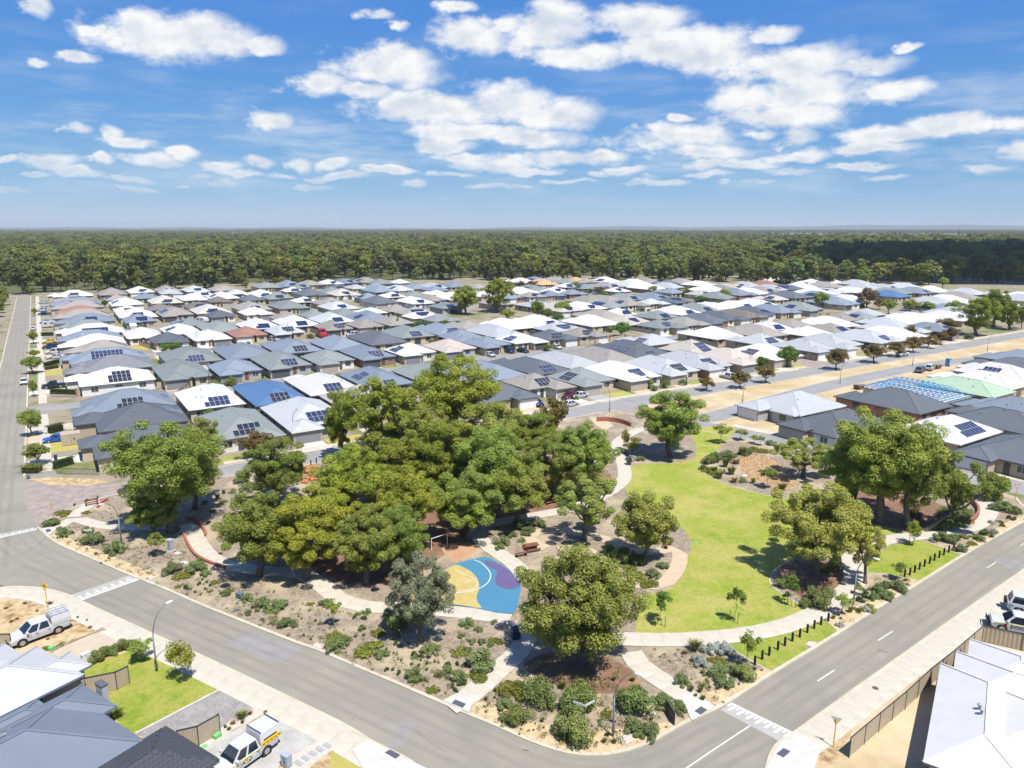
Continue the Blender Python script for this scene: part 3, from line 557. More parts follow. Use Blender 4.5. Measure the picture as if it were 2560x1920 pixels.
paintline(PL('C', [(-20, 1690), (200, 1540), (452, 1374)]), 0.13)
paintline([UV(111, 124.3), UV(112, 119.6)], 0.15, 0.03); paintline(PL('5', [(2090, 1330), (2300, 1300)]), 0.15, 0.03)
# darker crack-sealed seams and tyre marks on the near road
SEAL = mat('bitumen_seal', (0.10, 0.10, 0.10), 0.7)
mb = MB()
ribbon(mb, smooth(PL('B', [(480, 1400), (540, 1450), (610, 1500), (685, 1545)]), 4), 0.03, 0.0135)
ribbon(mb, smooth(PL('A', [(1530, 640), (1700, 720), (1830, 790), (1960, 850)]), 4), 0.025, 0.0135)
ribbon(mb, PL('B', [(75, 1330), (85, 1331)]), 0.1, 0.0135); ribbon(mb, PL('B', [(1175, 1530), (1215, 1534)]), 0.12, 0.0135); ribbon(mb, PL('C', [(1275, 888), (1310, 896), (1345, 908)]), 0.10, 0.0135); ribbon(mb, PL('C', [(1165, 1012), (1180, 1020)]), 0.10, 0.0135)
tag(link('road_seam', mb.mesh('road_seam', SEAL)), kind='structure')
def worn(name, col, lo=.45, hi=.75, amt=.6, sc=.9):   # stain that lies unevenly on the road
    m = mat(name, col, .85); t = m.node_tree; ns = t.nodes; L = t.links.new; o = ns['Material Output']; b = ns['Principled BSDF']; tr = ns.new('ShaderNodeBsdfTransparent'); mx = ns.new('ShaderNodeMixShader'); tcn = ns.new('ShaderNodeTexCoord'); n = ns.new('ShaderNodeTexNoise'); n.inputs['Scale'].default_value = sc; n.inputs['Detail'].default_value = 7; L(tcn.outputs['Object'], n.inputs['Vector'])
    r = ns.new('ShaderNodeMapRange'); L(n.outputs[0], r.inputs[0]); r.inputs[1].default_value = lo; r.inputs[2].default_value = hi; r.inputs[4].default_value = amt; L(r.outputs[0], mx.inputs[0]); L(tr.outputs[0], mx.inputs[1]); L(b.outputs[0], mx.inputs[2]); L(mx.outputs[0], o.inputs[0]); return m
TRK_D, TRK_L = worn('tyre_track', (.14, .134, .12), .30, .85, .17, .22), worn('dust_streak', (.33, .305, .25), .30, .85, .22, .25)
for i, (off_, wd, mm) in enumerate(((-1.35, .55, TRK_D), (-2.7, .5, TRK_D), (-4.0, .5, TRK_D), (-5.2, .5, TRK_D), (-.45, .5, TRK_L), (-3.4, .5, TRK_L))):
    mb = MB(); ribbon(mb, offset(park_A, off_), wd, .0140 + .0006 * i); tag(link('tyre_track', mb.mesh('tyre_track', mm)), kind='structure')
for i, (uo, mm) in enumerate(((-7.6, TRK_D), (-8.9, TRK_D), (-10.4, TRK_D), (-11.6, TRK_D))):
    mb = MB(); ribbon(mb, [UV(uo, 100 + 20 * k) for k in range(21)], .6, .0180 + .0006 * i); tag(link('tyre_track', mb.mesh('tyre_track', mm)), kind='structure')
mb = MB(); ribbon(mb, smooth(PL('A', [(0, 330), (140, 350), (300, 400), (420, 470), (560, 540)]), 5), .35, .0205); ribbon(mb, smooth(PL('A', [(-40, 300), (80, 290), (260, 200), (330, 90)]), 5), .35, .0209); tag(link('tyre_track', mb.mesh('tyre_track', TRK_D)), kind='structure')
ASPHP = mat('asphalt_patch', (0.245, 0.24, 0.225), 0.85, (0.21, 0.20, 0.185), 0.8, 6, lo=0.3, hi=0.7)
sheet('road_patch', PL('A', [(1440, 850), (1640, 770), (1960, 880), (1790, 985)]), 0.0125, ASPHP)
sheet('road_patch', PL('B', [(380, 1350), (480, 1350), (420, 1500), (310, 1520)]), 0.0125, ASPHP)
sheet('road_patch', PL('C', [(2000, 300), (2060, 280), (2212, 330), (2212, 400), (2150, 390)]), 0.0125, ASPHP)
# covers and pits
def disc(t, X, Y, r, name, m, z, label, cat):
    c = P(t, X, Y); mb = MB(); mb.tube([(0, 0, 0), (0, 0, 0.02)], r, 20)
    return tag(link(name, mb.mesh(name, m), None, (c[0], c[1], z)), label, cat)
disc('C', 1255, 1140, 0.27, 'manhole_cover', mat('cast_iron', (0.12, 0.075, 0.06), 0.6), LZ + 0.012, 'round brown iron cover set in the footpath beside the long fence', 'cover')
disc('B', 1832, 1462, 0.62, 'manhole_cover', CONC, LZ + 0.0, 'pale round concrete cover in the sand beside the lamp post', 'cover')
disc('A', 0, 480, 0.3, 'manhole_cover', MATS['cast_iron'], 0.0, 'brown iron cover in the asphalt near the speed hump sign', 'cover')
def pit(t, pts, label):
    q = PL(t, pts); mb = MB(); mb.prism(q, 0, 0.17); cx = sum(p[0] for p in q) / 4; cy = sum(p[1] for p in q) / 4
    e = thing('drainage_pit', label, 'drain', (cx, cy, 0))
    mb = MB(); mb.prism([(p[0] - cx, p[1] - cy) for p in q], 0, 0.17); link('lid', mb.mesh('lid', CONC), e)
    d = MB(); a, b = q[2], q[3]; d.bar((a[0] - cx, a[1] - cy, 0.05), (b[0] - cx, b[1] - cy, 0.05), 0.06, 0.09); link('inlet', d.mesh('inlet', mat('pit_dark', (0.02, 0.02, 0.02), 0.9)), e)
pit('A', [(938, 430), (970, 412), (1005, 425), (972, 446)], 'concrete drain pit at the kerb beside the speed platform')
pit('A', [(2010, 868), (2040, 845), (2090, 860), (2060, 892)], 'concrete drain pit breaking the kerb of the shrub garden')
pit('C', [(806, 862), (832, 838), (880, 848), (850, 880)], 'pale concrete drain pit beside the bollard lawn')
pit('C', [(1845, 240), (1860, 228), (1885, 240), (1872, 252)], 'small concrete drain pit where the second bollard lawn ends')
# planks edging: retaining walls of red blocks along the paths
REDB = mat('red_block', (0.34, 0.13, 0.085), 0.85, (0.27, 0.10, 0.07), 3, 5)
def blockwall(pts, h, label, w=0.28, bl=0.8):
    c = resample(smooth(pts, 6), bl); e = thing('retaining_wall', label, 'wall', (c[0][0], c[0][1], LZ))
    for a, b in zip(c, c[1:]):
        mb = MB(); mb.bar((a[0] - c[0][0], a[1] - c[0][1], h / 2), (a[0] - c[0][0] + (b[0] - a[0]) * .975, a[1] - c[0][1] + (b[1] - a[1]) * .975, h / 2), w, h * random.uniform(.96, 1.0))
        link('block', mb.mesh('block', REDB), e)
blockwall(PL('D', [(1185, 1235), (1205, 1290), (1255, 1365), (1330, 1410), (1400, 1435), (1470, 1458)]), 0.4, 'low curved red block wall on the street side of the winding path')
blockwall(PL('D', [(1198, 1130), (1245, 1140), (1290, 1172), (1322, 1225), (1320, 1245)]), 0.5, 'short red block wall curving round the top of the winding path')
blockwall(PL('F', [(1868, 1022), (1905, 1055), (1918, 1095), (1895, 1135), (1850, 1172)]), 0.7, 'curved red wall beside the path under the leaning tree')
blockwall(PL('E', [(1650, 500), (1740, 500), (1820, 515), (1880, 540)]), 0.9, 'dark red retaining wall at the drain outlet near the street')
blockwall(PL('D', [(630, 1060), (650, 1035), (690, 1010), (720, 998)]), 0.4, 'short curved rust wall beside the bench near the brick street')
def on_path(p, pad=.35): return any(math.dist(p, q) < w / 2 + pad + .45 for c, w in PATHS for q in c)

# ================================================================== trees and plants
def leaves(rng, centers, radii, n_each, ll, lw, flat=0.95, up=0.25, shell=0.45):
    """leaf-sized faces spread through the clumps; returns vertices and quads"""
    cs = np.repeat(centers, n_each, axis=0); rs = np.repeat(radii, n_each); n = len(cs)
    d = rng.normal(size=(n, 3)); d[:, 2] += up; d /= np.linalg.norm(d, axis=1)[:, None]
    r = rs * (shell + (1 - shell) * rng.random(n) ** 0.6)
    p = cs + d * r[:, None] * np.array([1, 1, flat])
    nrm = d * 1.0 + rng.normal(size=(n, 3)) * 0.5; nrm[:, 2] += 0.30; nrm /= np.linalg.norm(nrm, axis=1)[:, None]
    t = np.cross(nrm, rng.normal(size=(n, 3))); t /= np.linalg.norm(t, axis=1)[:, None] + 1e-9
    b = np.cross(nrm, t); s = rng.uniform(0.65, 1.35, n)[:, None]
    v = np.stack([p - t * ll * s, p - b * lw * s, p + t * ll * s, p + b * lw * s], 1).reshape(-1, 3)
    return v, np.arange(4 * n).reshape(-1, 4)
BARK = mat('bark', (0.095, 0.08, 0.07), 0.95, (0.16, 0.135, 0.115), 3, 6, 0.6, 10)
BARKG = mat('pale_bark', (0.26, 0.23, 0.19), 0.9, (0.17, 0.145, 0.12), 2.5, 6, 0.4, 10)
LEAF_A = leafmat('gum_leaf', (0.211, 0.266, 0.029), (0.360, 0.373, 0.038), (0.133, 0.185, 0.027), 0.36)
LEAF_B = leafmat('gum_leaf_deep', (0.181, 0.240, 0.039), (0.280, 0.331, 0.050), (0.333, 0.373, 0.089), 0.36)
LEAF_C = leafmat('gum_leaf_olive', (0.217, 0.265, 0.041), (0.299, 0.329, 0.052), (0.212, 0.201, 0.058), 0.22)
LEAF_G = leafmat('grey_leaf', (0.203, 0.226, 0.121), (0.277, 0.293, 0.166), (0.134, 0.150, 0.070), 0.2)
LEAF_R = leafmat('bronze_leaf', (0.137, 0.104, 0.020), (0.195, 0.140, 0.033), (0.098, 0.078, 0.020), 0.22)
LEAF_Y = leafmat('lime_leaf', (0.253, 0.275, 0.028), (0.330, 0.319, 0.037), (0.176, 0.209, 0.028), 0.4)
LEAF_V = leafmat('vivid_leaf', (0.096, 0.180, 0.022), (0.138, 0.228, 0.031), (0.066, 0.132, 0.020), 0.3)
LEAF_F = leafmat('forest_leaf', (0.138, 0.165, 0.026), (0.204, 0.224, 0.034), (0.094, 0.116, 0.022), 0.2, 0.25, (0.47, 0.52), (1.35, 0.50))
LEAF_F2 = leafmat('forest_leaf_blue', (0.110, 0.146, 0.036), (0.165, 0.198, 0.050), (0.226, 0.243, 0.080), 0.2, 0.25, (0.47, 0.52), (1.35, 0.50))

def gen_tree(seed, H=14.0, Rr=6.0, fork=0.26, clumps=120, per=400, ll=0.135, lw=0.062, lim=6, low=0.17, lean=(0, 0), csize=(0.11, 0.20), tr=0.030, trunks=1):
    rng = np.random.default_rng(seed); mb = MB(); C, CR = [], []
    for tk in range(trunks):
        off = Vector((0, 0, 0)) if tk == 0 else Vector((rng.uniform(-.5, .5), rng.uniform(-.5, .5), 0))
        r0 = H * tr * (1 if tk == 0 else .75)
        f = Vector((lean[0] * Rr * .5 + rng.uniform(-.06, .06) * H, lean[1] * Rr * .5 + rng.uniform(-.06, .06) * H, fork * H)) + off * 2.5
        mid = off + (f - off) * .5 + Vector((rng.uniform(-.15, .15), rng.uniform(-.15, .15), 0))
        mb.tube([off + Vector((0, 0, -.25)), off + Vector((0, 0, .3)), mid, f], [r0 * 1.5, r0 * 1.1, r0 * .9, r0 * .8], 9)
        n = max(2, lim // trunks); a0 = rng.uniform(0, 6.28)
        for i in range(n + 1):
            a = a0 + 6.283 * i / n + rng.uniform(-.35, .35); q = rng.uniform(.45, .80) if i < n else .12
            end = Vector((lean[0] * Rr + math.cos(a) * Rr * q, lean[1] * Rr + math.sin(a) * Rr * q, H * (rng.uniform(.60, .84) if i < n else .90)))
            m1 = f.lerp(end, .35) + Vector((rng.uniform(-.5, .5), rng.uniform(-.5, .5), -H * .03)); m2 = f.lerp(end, .7) + Vector((rng.uniform(-.4, .4), rng.uniform(-.4, .4), 0))
            ra = r0 * rng.uniform(.42, .58); mb.tube([f, m1, m2, end], [ra, ra * .75, ra * .5, ra * .22], 6)
            C.append(end); CR.append(Rr * rng.uniform(*csize))
            for k in range(3):
                s = m1.lerp(m2, rng.uniform(.2, 1)) if k < 2 else m2
                e = s + Vector((rng.uniform(-1, 1) * Rr * .42, rng.uniform(-1, 1) * Rr * .42, rng.uniform(-.03, .16) * H))
                mb.tube([s, s.lerp(e, .5) + Vector((0, 0, .15)), e], [ra * .4, ra * .28, ra * .12], 5)
                C.append(e); CR.append(Rr * rng.uniform(*csize) * .9)
    while len(C) < clumps:
        d = rng.normal(size=3); d /= np.linalg.norm(d); q = rng.uniform(.5, 1.0)
        top = 1 - low; z = (low + top / 2) + d[2] * q * top * .48
        wv = 0.72 + 0.38 * rng.random()
        C.append(Vector((lean[0] * Rr + d[0] * q * Rr * .86 * wv, lean[1] * Rr + d[1] * q * Rr * .86 * wv, z * H))); CR.append(Rr * rng.uniform(*csize) * .92)
    v, fq = leaves(rng, np.array([tuple(c) for c in C]), np.array(CR), per, ll, lw)
    return mb, v, fq
class Species:
    def __init__(s, name, seed, leaf, bark=BARK, **k):
        s.H, s.R = k.get('H', 14.0), k.get('Rr', 6.0); mb, v, f = gen_tree(seed, **k)
        s.trunk = mb.mesh(name + '_trunk', bark, True); s.crown = npmesh(name + '_crown', v, f, leaf)
GUM = [Species('gum', 11, LEAF_A, clumps=120), Species('gum', 12, LEAF_A, lim=5, clumps=112, H=15), Species('gum', 13, LEAF_B, clumps=125, low=.14), Species('gum', 14, LEAF_B, fork=.24, lim=7, clumps=120),
       Species('gum', 15, LEAF_A, fork=.35, clumps=105, csize=(.12, .22), H=15), Species('gum', 16, LEAF_C, clumps=95, low=.2, fork=.2, csize=(.11, .19), trunks=2)]
BIG = Species('gum', 21, LEAF_C, H=13, Rr=7.2, clumps=170, per=430, ll=.12, lw=.058, low=.12, fork=.16, lim=9, trunks=3, csize=(.10, .18))
BIG2 = Species('gum', 22, LEAF_C, H=13, Rr=6.5, clumps=110, per=460, ll=.12, lw=.058, low=.18, fork=.3, lim=7, csize=(.10, .18))
BIG3 = Species('gum', 23, LEAF_B, H=17, Rr=7, clumps=130, per=430, low=.22, fork=.28, lim=7, trunks=2, csize=(.11, .19))
SPARSE = Species('gum', 24, LEAF_C, H=11, Rr=5, clumps=52, per=330, low=.3, fork=.3, lim=6, csize=(.11, .2))
OLIVE = Species('gum', 25, LEAF_C, H=10, Rr=4.5, clumps=90, per=330, ll=.115, lw=.06, low=.2, fork=.25, lim=6, csize=(.13, .21))
BANK = Species('grey_tree', 26, LEAF_G, H=10, Rr=4.5, clumps=80, per=380, ll=.12, lw=.048, low=.12, fork=.2, lim=5, csize=(.13, .21))
LEAN = Species('gum', 27, LEAF_B, H=11, Rr=5, clumps=40, per=420, lean=(.8, -.3), low=.4, fork=.3, lim=5)
STREET = [Species('street_tree', 31, LEAF_B, H=6, Rr=2.6, clumps=30, per=150, ll=.17, lw=.09, low=.3, fork=.28, lim=5, csize=(.26, .38)), Species('street_tree', 32, LEAF_R, H=6, Rr=3.2, clumps=26, per=150, ll=.18, lw=.09, low=.42, fork=.25, lim=5, csize=(.24, .36)),
          Species('street_tree', 33, LEAF_V, H=6, Rr=3, clumps=30, per=170, ll=.19, lw=.11, low=.22, fork=.2, lim=5, csize=(.28, .4))]
SAPL = [Species('sapling', 41, LEAF_V, BARKG, H=3.6, Rr=.9, clumps=11, per=60, ll=.10, lw=.05, low=.45, fork=.45, lim=3, tr=.008, csize=(.25, .45)), Species('sapling', 42, LEAF_B, BARKG, H=4, Rr=1.1, clumps=16, per=80, ll=.09, lw=.05, low=.35, fork=.4, lim=4, tr=.009, csize=(.28, .45)),
        Species('sapling', 43, LEAF_Y, BARKG, H=4.2, Rr=1.5, clumps=20, per=90, ll=.10, lw=.06, low=.28, fork=.25, lim=5, tr=.012, csize=(.28, .42))]
def plant_tree(sp, loc, h, r, label, cat='tree', name='gum_tree', group=None, rz=None, leaf=None):
    e = thing(name, label, cat, (loc[0], loc[1], loc[2] if len(loc) > 2 else LZ), random.uniform(0, 6.28) if rz is None else rz, group)
    sc = (r / sp.R, r / sp.R, h / sp.H)
    link('trunk', sp.trunk, e, scale=sc); link('crown', sp.crown, e, scale=sc, mats=None if leaf is None else [leaf]); return e
def tree_px(sp, bx, by, ty, w, label, t='k', z=LZ, **k):   # base pixel, top row, crown width in pixels
    b = P(t, bx, by); x, y = px(t, bx, by); h = height_at(b, px(t, 0, ty)[1]); s = TILE[t][2]
    r = w / s / FPX * math.hypot(b[1], CAMH) / 2
    return plant_tree(sp, (b[0], b[1], z), h * 0.97, r * (1.0 if t == 'k' else 1.1), label, **k)
G = GUM
for a in (
    (BIG3, 372, 1150, 897, 265, 'tall dense gum with a wide crown beside the brick street', {}),
    (G[2], 420, 1100, 925, 150, 'second gum crowding the tall one beside the brick street', {}),
    (G[3], 338, 1158, 1062, 125, 'low bushy gum leaning over the path near the brick street', {}),
    (G[5], 438, 1005, 895, 92, 'upright olive gum standing against the dark grey roofs', {}),
    (G[3], 602, 1092, 942, 165, 'spreading blue-green gum between the rocks and the brick street', {}),
    (STREET[1], 556, 988, 934, 88, 'small round bronze-green tree before the brick veranda house', {'name': 'garden_tree'}),
    (G[0], 740, 992, 838, 92, 'slim dark gum at the end of the wood by the driveway', {}),
    (G[1], 838, 1005, 806, 215, 'tall yellow-green gum behind the wood near the white garages', {}),
    (G[4], 985, 965, 758, 225, 'tallest gum of the wood, its crown rising against the roofs', {}),
    (G[2], 925, 1040, 866, 175, 'gum in the thick of the wood under the tallest one', {}),
    (G[3], 1055, 1020, 862, 190, 'deep green gum at the back of the wood beside the tallest one', {}),
    (G[0], 1150, 1005, 890, 165, 'bright gum at the back of the wood near the parked cars', {}),
    (STREET[1], 1196, 962, 858, 76, 'small bronze tree at the street behind the wood', {'name': 'garden_tree'}),
    (G[2], 1262, 1072, 905, 175, 'gum at the lawn end of the wood, above the winding path', {}),
    (G[3], 1200, 1080, 930, 170, 'gum between the wood and the log seats', {}),
    (G[3], 1065, 1115, 912, 205, 'broad silvery-green gum in the middle of the wood', {}),
    (G[0], 955, 1090, 905, 190, 'yellowish gum in the middle of the wood', {}),
    (G[1], 830, 1095, 930, 190, 'gum over the grey mulch at the left flank of the wood', {}),
    (G[2], 1112, 1138, 965, 185, 'gum casting shade over the footpath bend by the wood', {}),
    (G[2], 1010, 1165, 1002, 205, 'thick-trunked gum at the front of the wood above the court path', {}),
    (G[0], 880, 1185, 1012, 190, 'gum at the front of the wood behind the white goal frame', {}),
    (G[4], 765, 1135, 960, 185, 'rounded gum in the wood above the rock pile', {}),
    (G[1], 700, 1195, 1040, 175, 'bright gum between the rock pile and the winding path', {}),
    (G[2], 560, 1245, 1052, 200, 'gum overhanging the red walls of the winding path', {}),
    (G[0], 662, 1252, 1072, 190, 'gum with a bare straight trunk beside the winding path', {}),
    (G[2], 792, 1262, 1090, 175, 'low-branched gum beside the path west of the painted court', {}),
    (G[3], 862, 1235, 1085, 150, 'gum crowding the far corner of the painted court', {}),
    (BANK, 908, 1388, 1188, 160, 'silver-grey leafy tree in the shrub garden before the court', {'name': 'banksia_tree'}),
    (BIG, 1250, 1436, 1182, 300, 'huge spreading olive gum at the street corner of the park', {}),
    (OLIVE, 1392, 1212, 1062, 162, 'dense olive tree on the island inside the tan track', {}),
    (SPARSE, 1262, 1168, 1022, 165, 'thin-crowned grey gum beside the tan track', {}),
    (G[3], 1446, 988, 838, 178, 'broad gum in a mulch ring at the top of the lawn', {}),
    (BIG2, 1762, 1242, 1047, 250, 'gnarled olive gum in the kerbed bed biting into the lawn', {}),
    (SPARSE, 1735, 1032, 945, 150, 'thin leaning gum beside the dry reed bed', {}),
    (BIG3, 1900, 1130, 868, 250, 'tall dark gum of the clump above the second bollard lawn', {}),
    (G[3], 1960, 1142, 905, 190, 'slender gum with a bare black trunk in the dark clump', {}),
    (LEAN, 2000, 1148, 990, 170, 'leaning gum reaching over the curved red wall', {'rz': 0.2}),
    (G[2], 1832, 1102, 935, 185, 'gum at the lawn side of the dark clump', {}),
    (SPARSE, 1868, 1262, 1128, 105, 'straggly gum arching over the path by the lamp post', {}),
):
    k = dict(a[6]); tree_px(a[0], a[1], a[2], a[3], a[4], a[5], **k)
# young trees with stakes
STAKE = mat('timber_stake', (0.30, 0.22, 0.13), 0.9); STAKG = mat('green_stake', (0.05, 0.12, 0.07), 0.8)
def stakes(bx, by, label, t='C', n=2, m=STAKG):
    b = P(t, bx, by)
    for i in range(n):
        mb = MB(); mb.bar((0, 0, -.1), (0, 0, 1.25), .05, .05, up=(0, 1, 0))
        a = 2.4 + i * 3.1
        link('stake', mb.mesh('stake', m), None, (b[0] + math.cos(a) * .45, b[1] + math.sin(a) * .45, LZ)); tag(bpy.context.scene.objects[-1] if False else COL.objects[-1], label, 'stake', 'tree stakes on the lawn')
for sp, bx, by, ty, w, lab, st in (
    (SAPL[0], 345, 712, 470, 100, 'feathery staked sapling alone on the lawn near the bollards', 2),
    (SAPL[0], 715, 612, 395, 90, 'thin staked sapling beside the kerbed bed in the lawn', 3),
    (SAPL[1], 437, 1000, 760, 125, 'spindly young gum at the end of the first bollard row', 0),
    (SAPL[1], 1047, 665, 525, 110, 'small young gum between footpath and sandy verge', 0),
    (SAPL[1], 1403, 445, 325, 90, 'little round tree at the start of the second bollard row', 0),
    (SAPL[2], 1497, 218, 55, 95, 'upright lime-green young tree by the footpath above the second bollards', 1),
    (SAPL[1], 1150, 540, 470, 60, 'low sapling under the straggly gum', 0)):
    tree_px(sp, bx, by, ty, w, lab, t='C', name='sapling')
    if st: stakes(bx, by, {345: 'green stake beside the lone feathery sapling', 715: 'stake beside the thin sapling at the kerbed bed', 1497: 'stake beside the lime-green young tree'}[bx], n=st)
tree_px(SAPL[0], 2065, 735, 505, 120, 'feathery staked sapling on the lawn behind the huge corner gum', t='B', name='sapling'); stakes(2065, 735, 'stake beside the sapling behind the huge corner gum', 'B', 2)
for t, sp, bx, by, ty, w, lab in (
    ('D', SAPL[1], 940, 1225, 1100, 120, 'young gum in the mulch before the curving footpath'), ('D', SAPL[1], 1020, 1370, 1215, 110, 'staked young gum beside the grey cabinet'),
    ('A', SAPL[1], 2150, 740, 555, 95, 'whippy young gum in the shrub garden by the kerb'), ('A', SAPL[1], 905, 965, 820, 150, 'drooping little tree on the front lawn by the lamp post'),
    ('A', SAPL[2], 1180, 1095, 820, 160, 'lime-green young tree on the front lawn with the lamp post'),
    ('E', SAPL[2], 1835, 690, 540, 60, 'yellow columnar sapling by the path at the top of the lawn'), ('E', SAPL[2], 1880, 720, 620, 90, 'yellow-green sapling beside the drinking fountain bed'),
    ('F', SAPL[1], 270, 640, 510, 120, 'thin grey gum sapling before the reed bed'), ('F', SAPL[1], 390, 620, 545, 90, 'small sapling at the street end of the reed bed'), ('F', SAPL[1], 475, 645, 585, 60, 'smaller of the pair of saplings by the street footpath'),
    ('F', SAPL[1], 515, 655, 590, 55, 'sapling nearer the grey driveway of the pair by the footpath'),
    ('F', STREET[0], 2020, 1010, 850, 190, 'bushy young gum on the corner bed by the give way sign'), ('F', SAPL[1], 560, 930, 790, 110, 'young gum at the edge of the dry reed bed')):
    tree_px(sp, bx, by, ty, w, lab, t=t, name='sapling')
# street trees: along the left road, on the sand strip, among the houses
for i, (t, bx, by, ty, w, sp) in enumerate((('D', 215, 590, 415, 140, 0), ('D', 240, 775, 635, 150, 0), ('1', 470, 880, 695, 140, 0), ('1', 470, 1290, 1050, 280, 0), ('1', 480, 1080, 960, 170, 0), ('1', 475, 1610, 1380, 120, 0), ('1', 480, 490, 385, 85, 0))):
    tree_px(STREET[sp], bx, by, ty, w, ['round street tree by the lawn before the dark roofs', 'twin-stemmed street tree beside the tall clipped hedge', 'neat round tree beside the yellow car driveway', 'big double-crowned verge tree by the grey tiled house', 'upper of two verge trees by the grey tiled house', 'thin verge tree opposite the car on the road', 'small verge tree near the far end of the left road'][i], t=t, z=0.02, name='street_tree')
for i6, (t, bx, by, ty, w) in enumerate((('5', 910, 1640, 1455, 250), ('5', 1385, 1610, 1365, 290), ('5', 1730, 1535, 1285, 280), ('6', 500, 1350, 1075, 320), ('6', 1020, 1255, 1000, 320), ('6', 1330, 1170, 960, 280), ('6', 1560, 1110, 890, 270), ('6', 1760, 1050, 880, 260), ('6', 1940, 1005, 840, 220), ('6', 2085, 950, 760, 230))):
    lab6 = 'bronze gum on the sand strip, %s counted from the new pale grey house' % (nth(i6) if i6 else 'first')
    tree_px(STREET[1], bx, by, ty, w, lab6, t=t, z=0.02, name='street_tree', group='bronze gums on the sand strip')
for t, bx, by, ty, w, sp, lab in (
    ('3', 2010, 590, 145, 420, 3, 'large dense gum standing alone among the roofs'), ('4', 240, 560, 50, 480, 4, 'tall umbrella-shaped gum beside the large one among the roofs'), ('4', 380, 680, 500, 210, 0, 'grey-green gum in the pocket park among the roofs'),
    ('4', 780, 650, 380, 200, 0, 'upright gum at the edge of the pocket park among the roofs'), ('4', 940, 650, 500, 190, 2, 'vivid green tree beside the pocket park road'), ('4', 1150, 600, 400, 220, 0, 'leaning gum at the bend behind the pocket park'), ('4', 1075, 690, 580, 160, 2, 'low dark tree above the white roofs by the pocket park'),
    ('4', 1690, 800, 680, 250, 2, 'round bright tree between the cream and brown roofs'), ('4', 1950, 890, 690, 240, 2, 'bigger round bright tree by the red brick side fence'), ('5', 2030, 1310, 1020, 280, 2, 'vivid dense tree at the corner of the brick crossing'), ('5', 1660, 1340, 1165, 200, 2, 'dark leafy shrub tree beside the pinkish house'),
    ('5', 1165, 390, 225, 180, 0, 'round gum among the far roofs by the side road'), ('5', 640, 350, 225, 120, 0, 'dark gum among the far roofs near the blue roof'), ('5', 840, 420, 330, 200, 2, 'olive bushy tree by the far side road'), ('5', 180, 300, 190, 130, 0, 'pointed gum among the far white roofs'),
    ('6', 920, 500, 215, 300, 1, 'golden gum standing out among the roofs on the right'), ('6', 1090, 520, 370, 160, 1, 'lower golden gum beside the taller one'), ('6', 1220, 580, 365, 200, 0, 'green gum by the road bend near the golden gums'), ('6', 1520, 540, 365, 220, 0, 'broad gum before the roofs by the sand field'),
    ('6', 1750, 580, 400, 240, 0, 'spreading gum beside the white roofs near the sand field'), ('6', 2100, 640, 385, 230, 0, 'tall gum before the white houses by the sand field'), ('6', 270, 510, 270, 220, 0, 'double-stemmed gum by the hedge corner'), ('6', 545, 720, 590, 270, 1, 'round olive tree over the tan roof'),
    ('6', 1520, 910, 735, 220, 1, 'olive gum beside the white houses at the sand strip'), ('6', 1770, 890, 740, 160, 0, 'grey gum behind the bronze row by the sand strip'), ('6', 2020, 810, 640, 330, 1, 'wide dark gum at the top of the sand strip'),
    ('r', 1800, 550, 195, 330, 4, 'great dark-trunked gum at the edge of the sand field'), ('r', 1950, 470, 120, 300, 3, 'dense gum behind the great one at the sand field'), ('r', 2090, 500, 240, 240, 4, 'gum with a pale crown beyond the sand field'), ('r', 2190, 490, 300, 120, 1, 'last gum at the right of the sand field'), ('r', 1510, 145, 40, 90, 0, 'dark lone tree on the open strip before the forest'),
    ('4', 1660, 310, 200, 220, 1, 'wide olive tree among the far roofs beyond the pocket park'), ('4', 1450, 330, 270, 130, 2, 'low tree among the far roofs'), ('4', 710, 220, 120, 160, 1, 'broad tree by the orange roof'), ('4', 560, 220, 120, 130, 1, 'tree beside the orange roof'), ('4', 1330, 240, 130, 130, 0, 'tree before the terracotta roof'),
    ('2', 1600, 290, 205, 110, 0, 'dark round tree between grey and white roofs'), ('2', 150, 980, 855, 260, 2, 'yellow-green garden tree before the tan house'), ('3', 1360, 790, 680, 200, 2, 'lime tree by the brown roof and the pencil pine'), ('3', 1735, 770, 665, 160, 2, 'dark domed tree behind the grey roof'), ('1', 1455, 380, 270, 80, 2, 'dark conical tree between the white roofs')):
    spc = STREET[sp] if sp < 3 else (G[2] if sp == 3 else G[1])
    tree_px(spc, bx, by, ty, w, lab, t=t, z=0.01, name='gum_tree' if sp > 2 else 'street_tree')
# dense verge trees left of the left road
for i in range(13):
    v = 235 + i * 21 + random.uniform(-4, 4); p = UV(-20 + random.uniform(-3, 2), v)
    plant_tree(G[i % 6], (p[0], p[1], 0), random.uniform(7, 10), random.uniform(3.4, 4.8), 'roadside gum beyond the long left road, %s counted from the brick threshold' % (nth(i) if i else 'first'), name='gum_tree', group='gums beyond the left road')
# pencil pines
PENC = Species('pencil_pine', 51, LEAF_B, H=6, Rr=.9, clumps=26, per=90, ll=.12, lw=.07, low=.04, fork=.1, lim=3, csize=(.4, .5))
for i in range(9): tree_px(PENC, 1500 + i * 21, 1000 - (i % 2) * 4, 865 + (i % 3) * 12, 26, 'slim pencil pine of the clipped row, %s counted from the white wagon side' % (nth(i) if i else 'first'), t='2', z=0.01, name='pencil_pine', group='row of pencil pines')
tree_px(PENC, 1075, 800, 580, 26, 'lone tall pencil pine beside the brown-roofed house', t='3', z=0.01, name='pencil_pine')

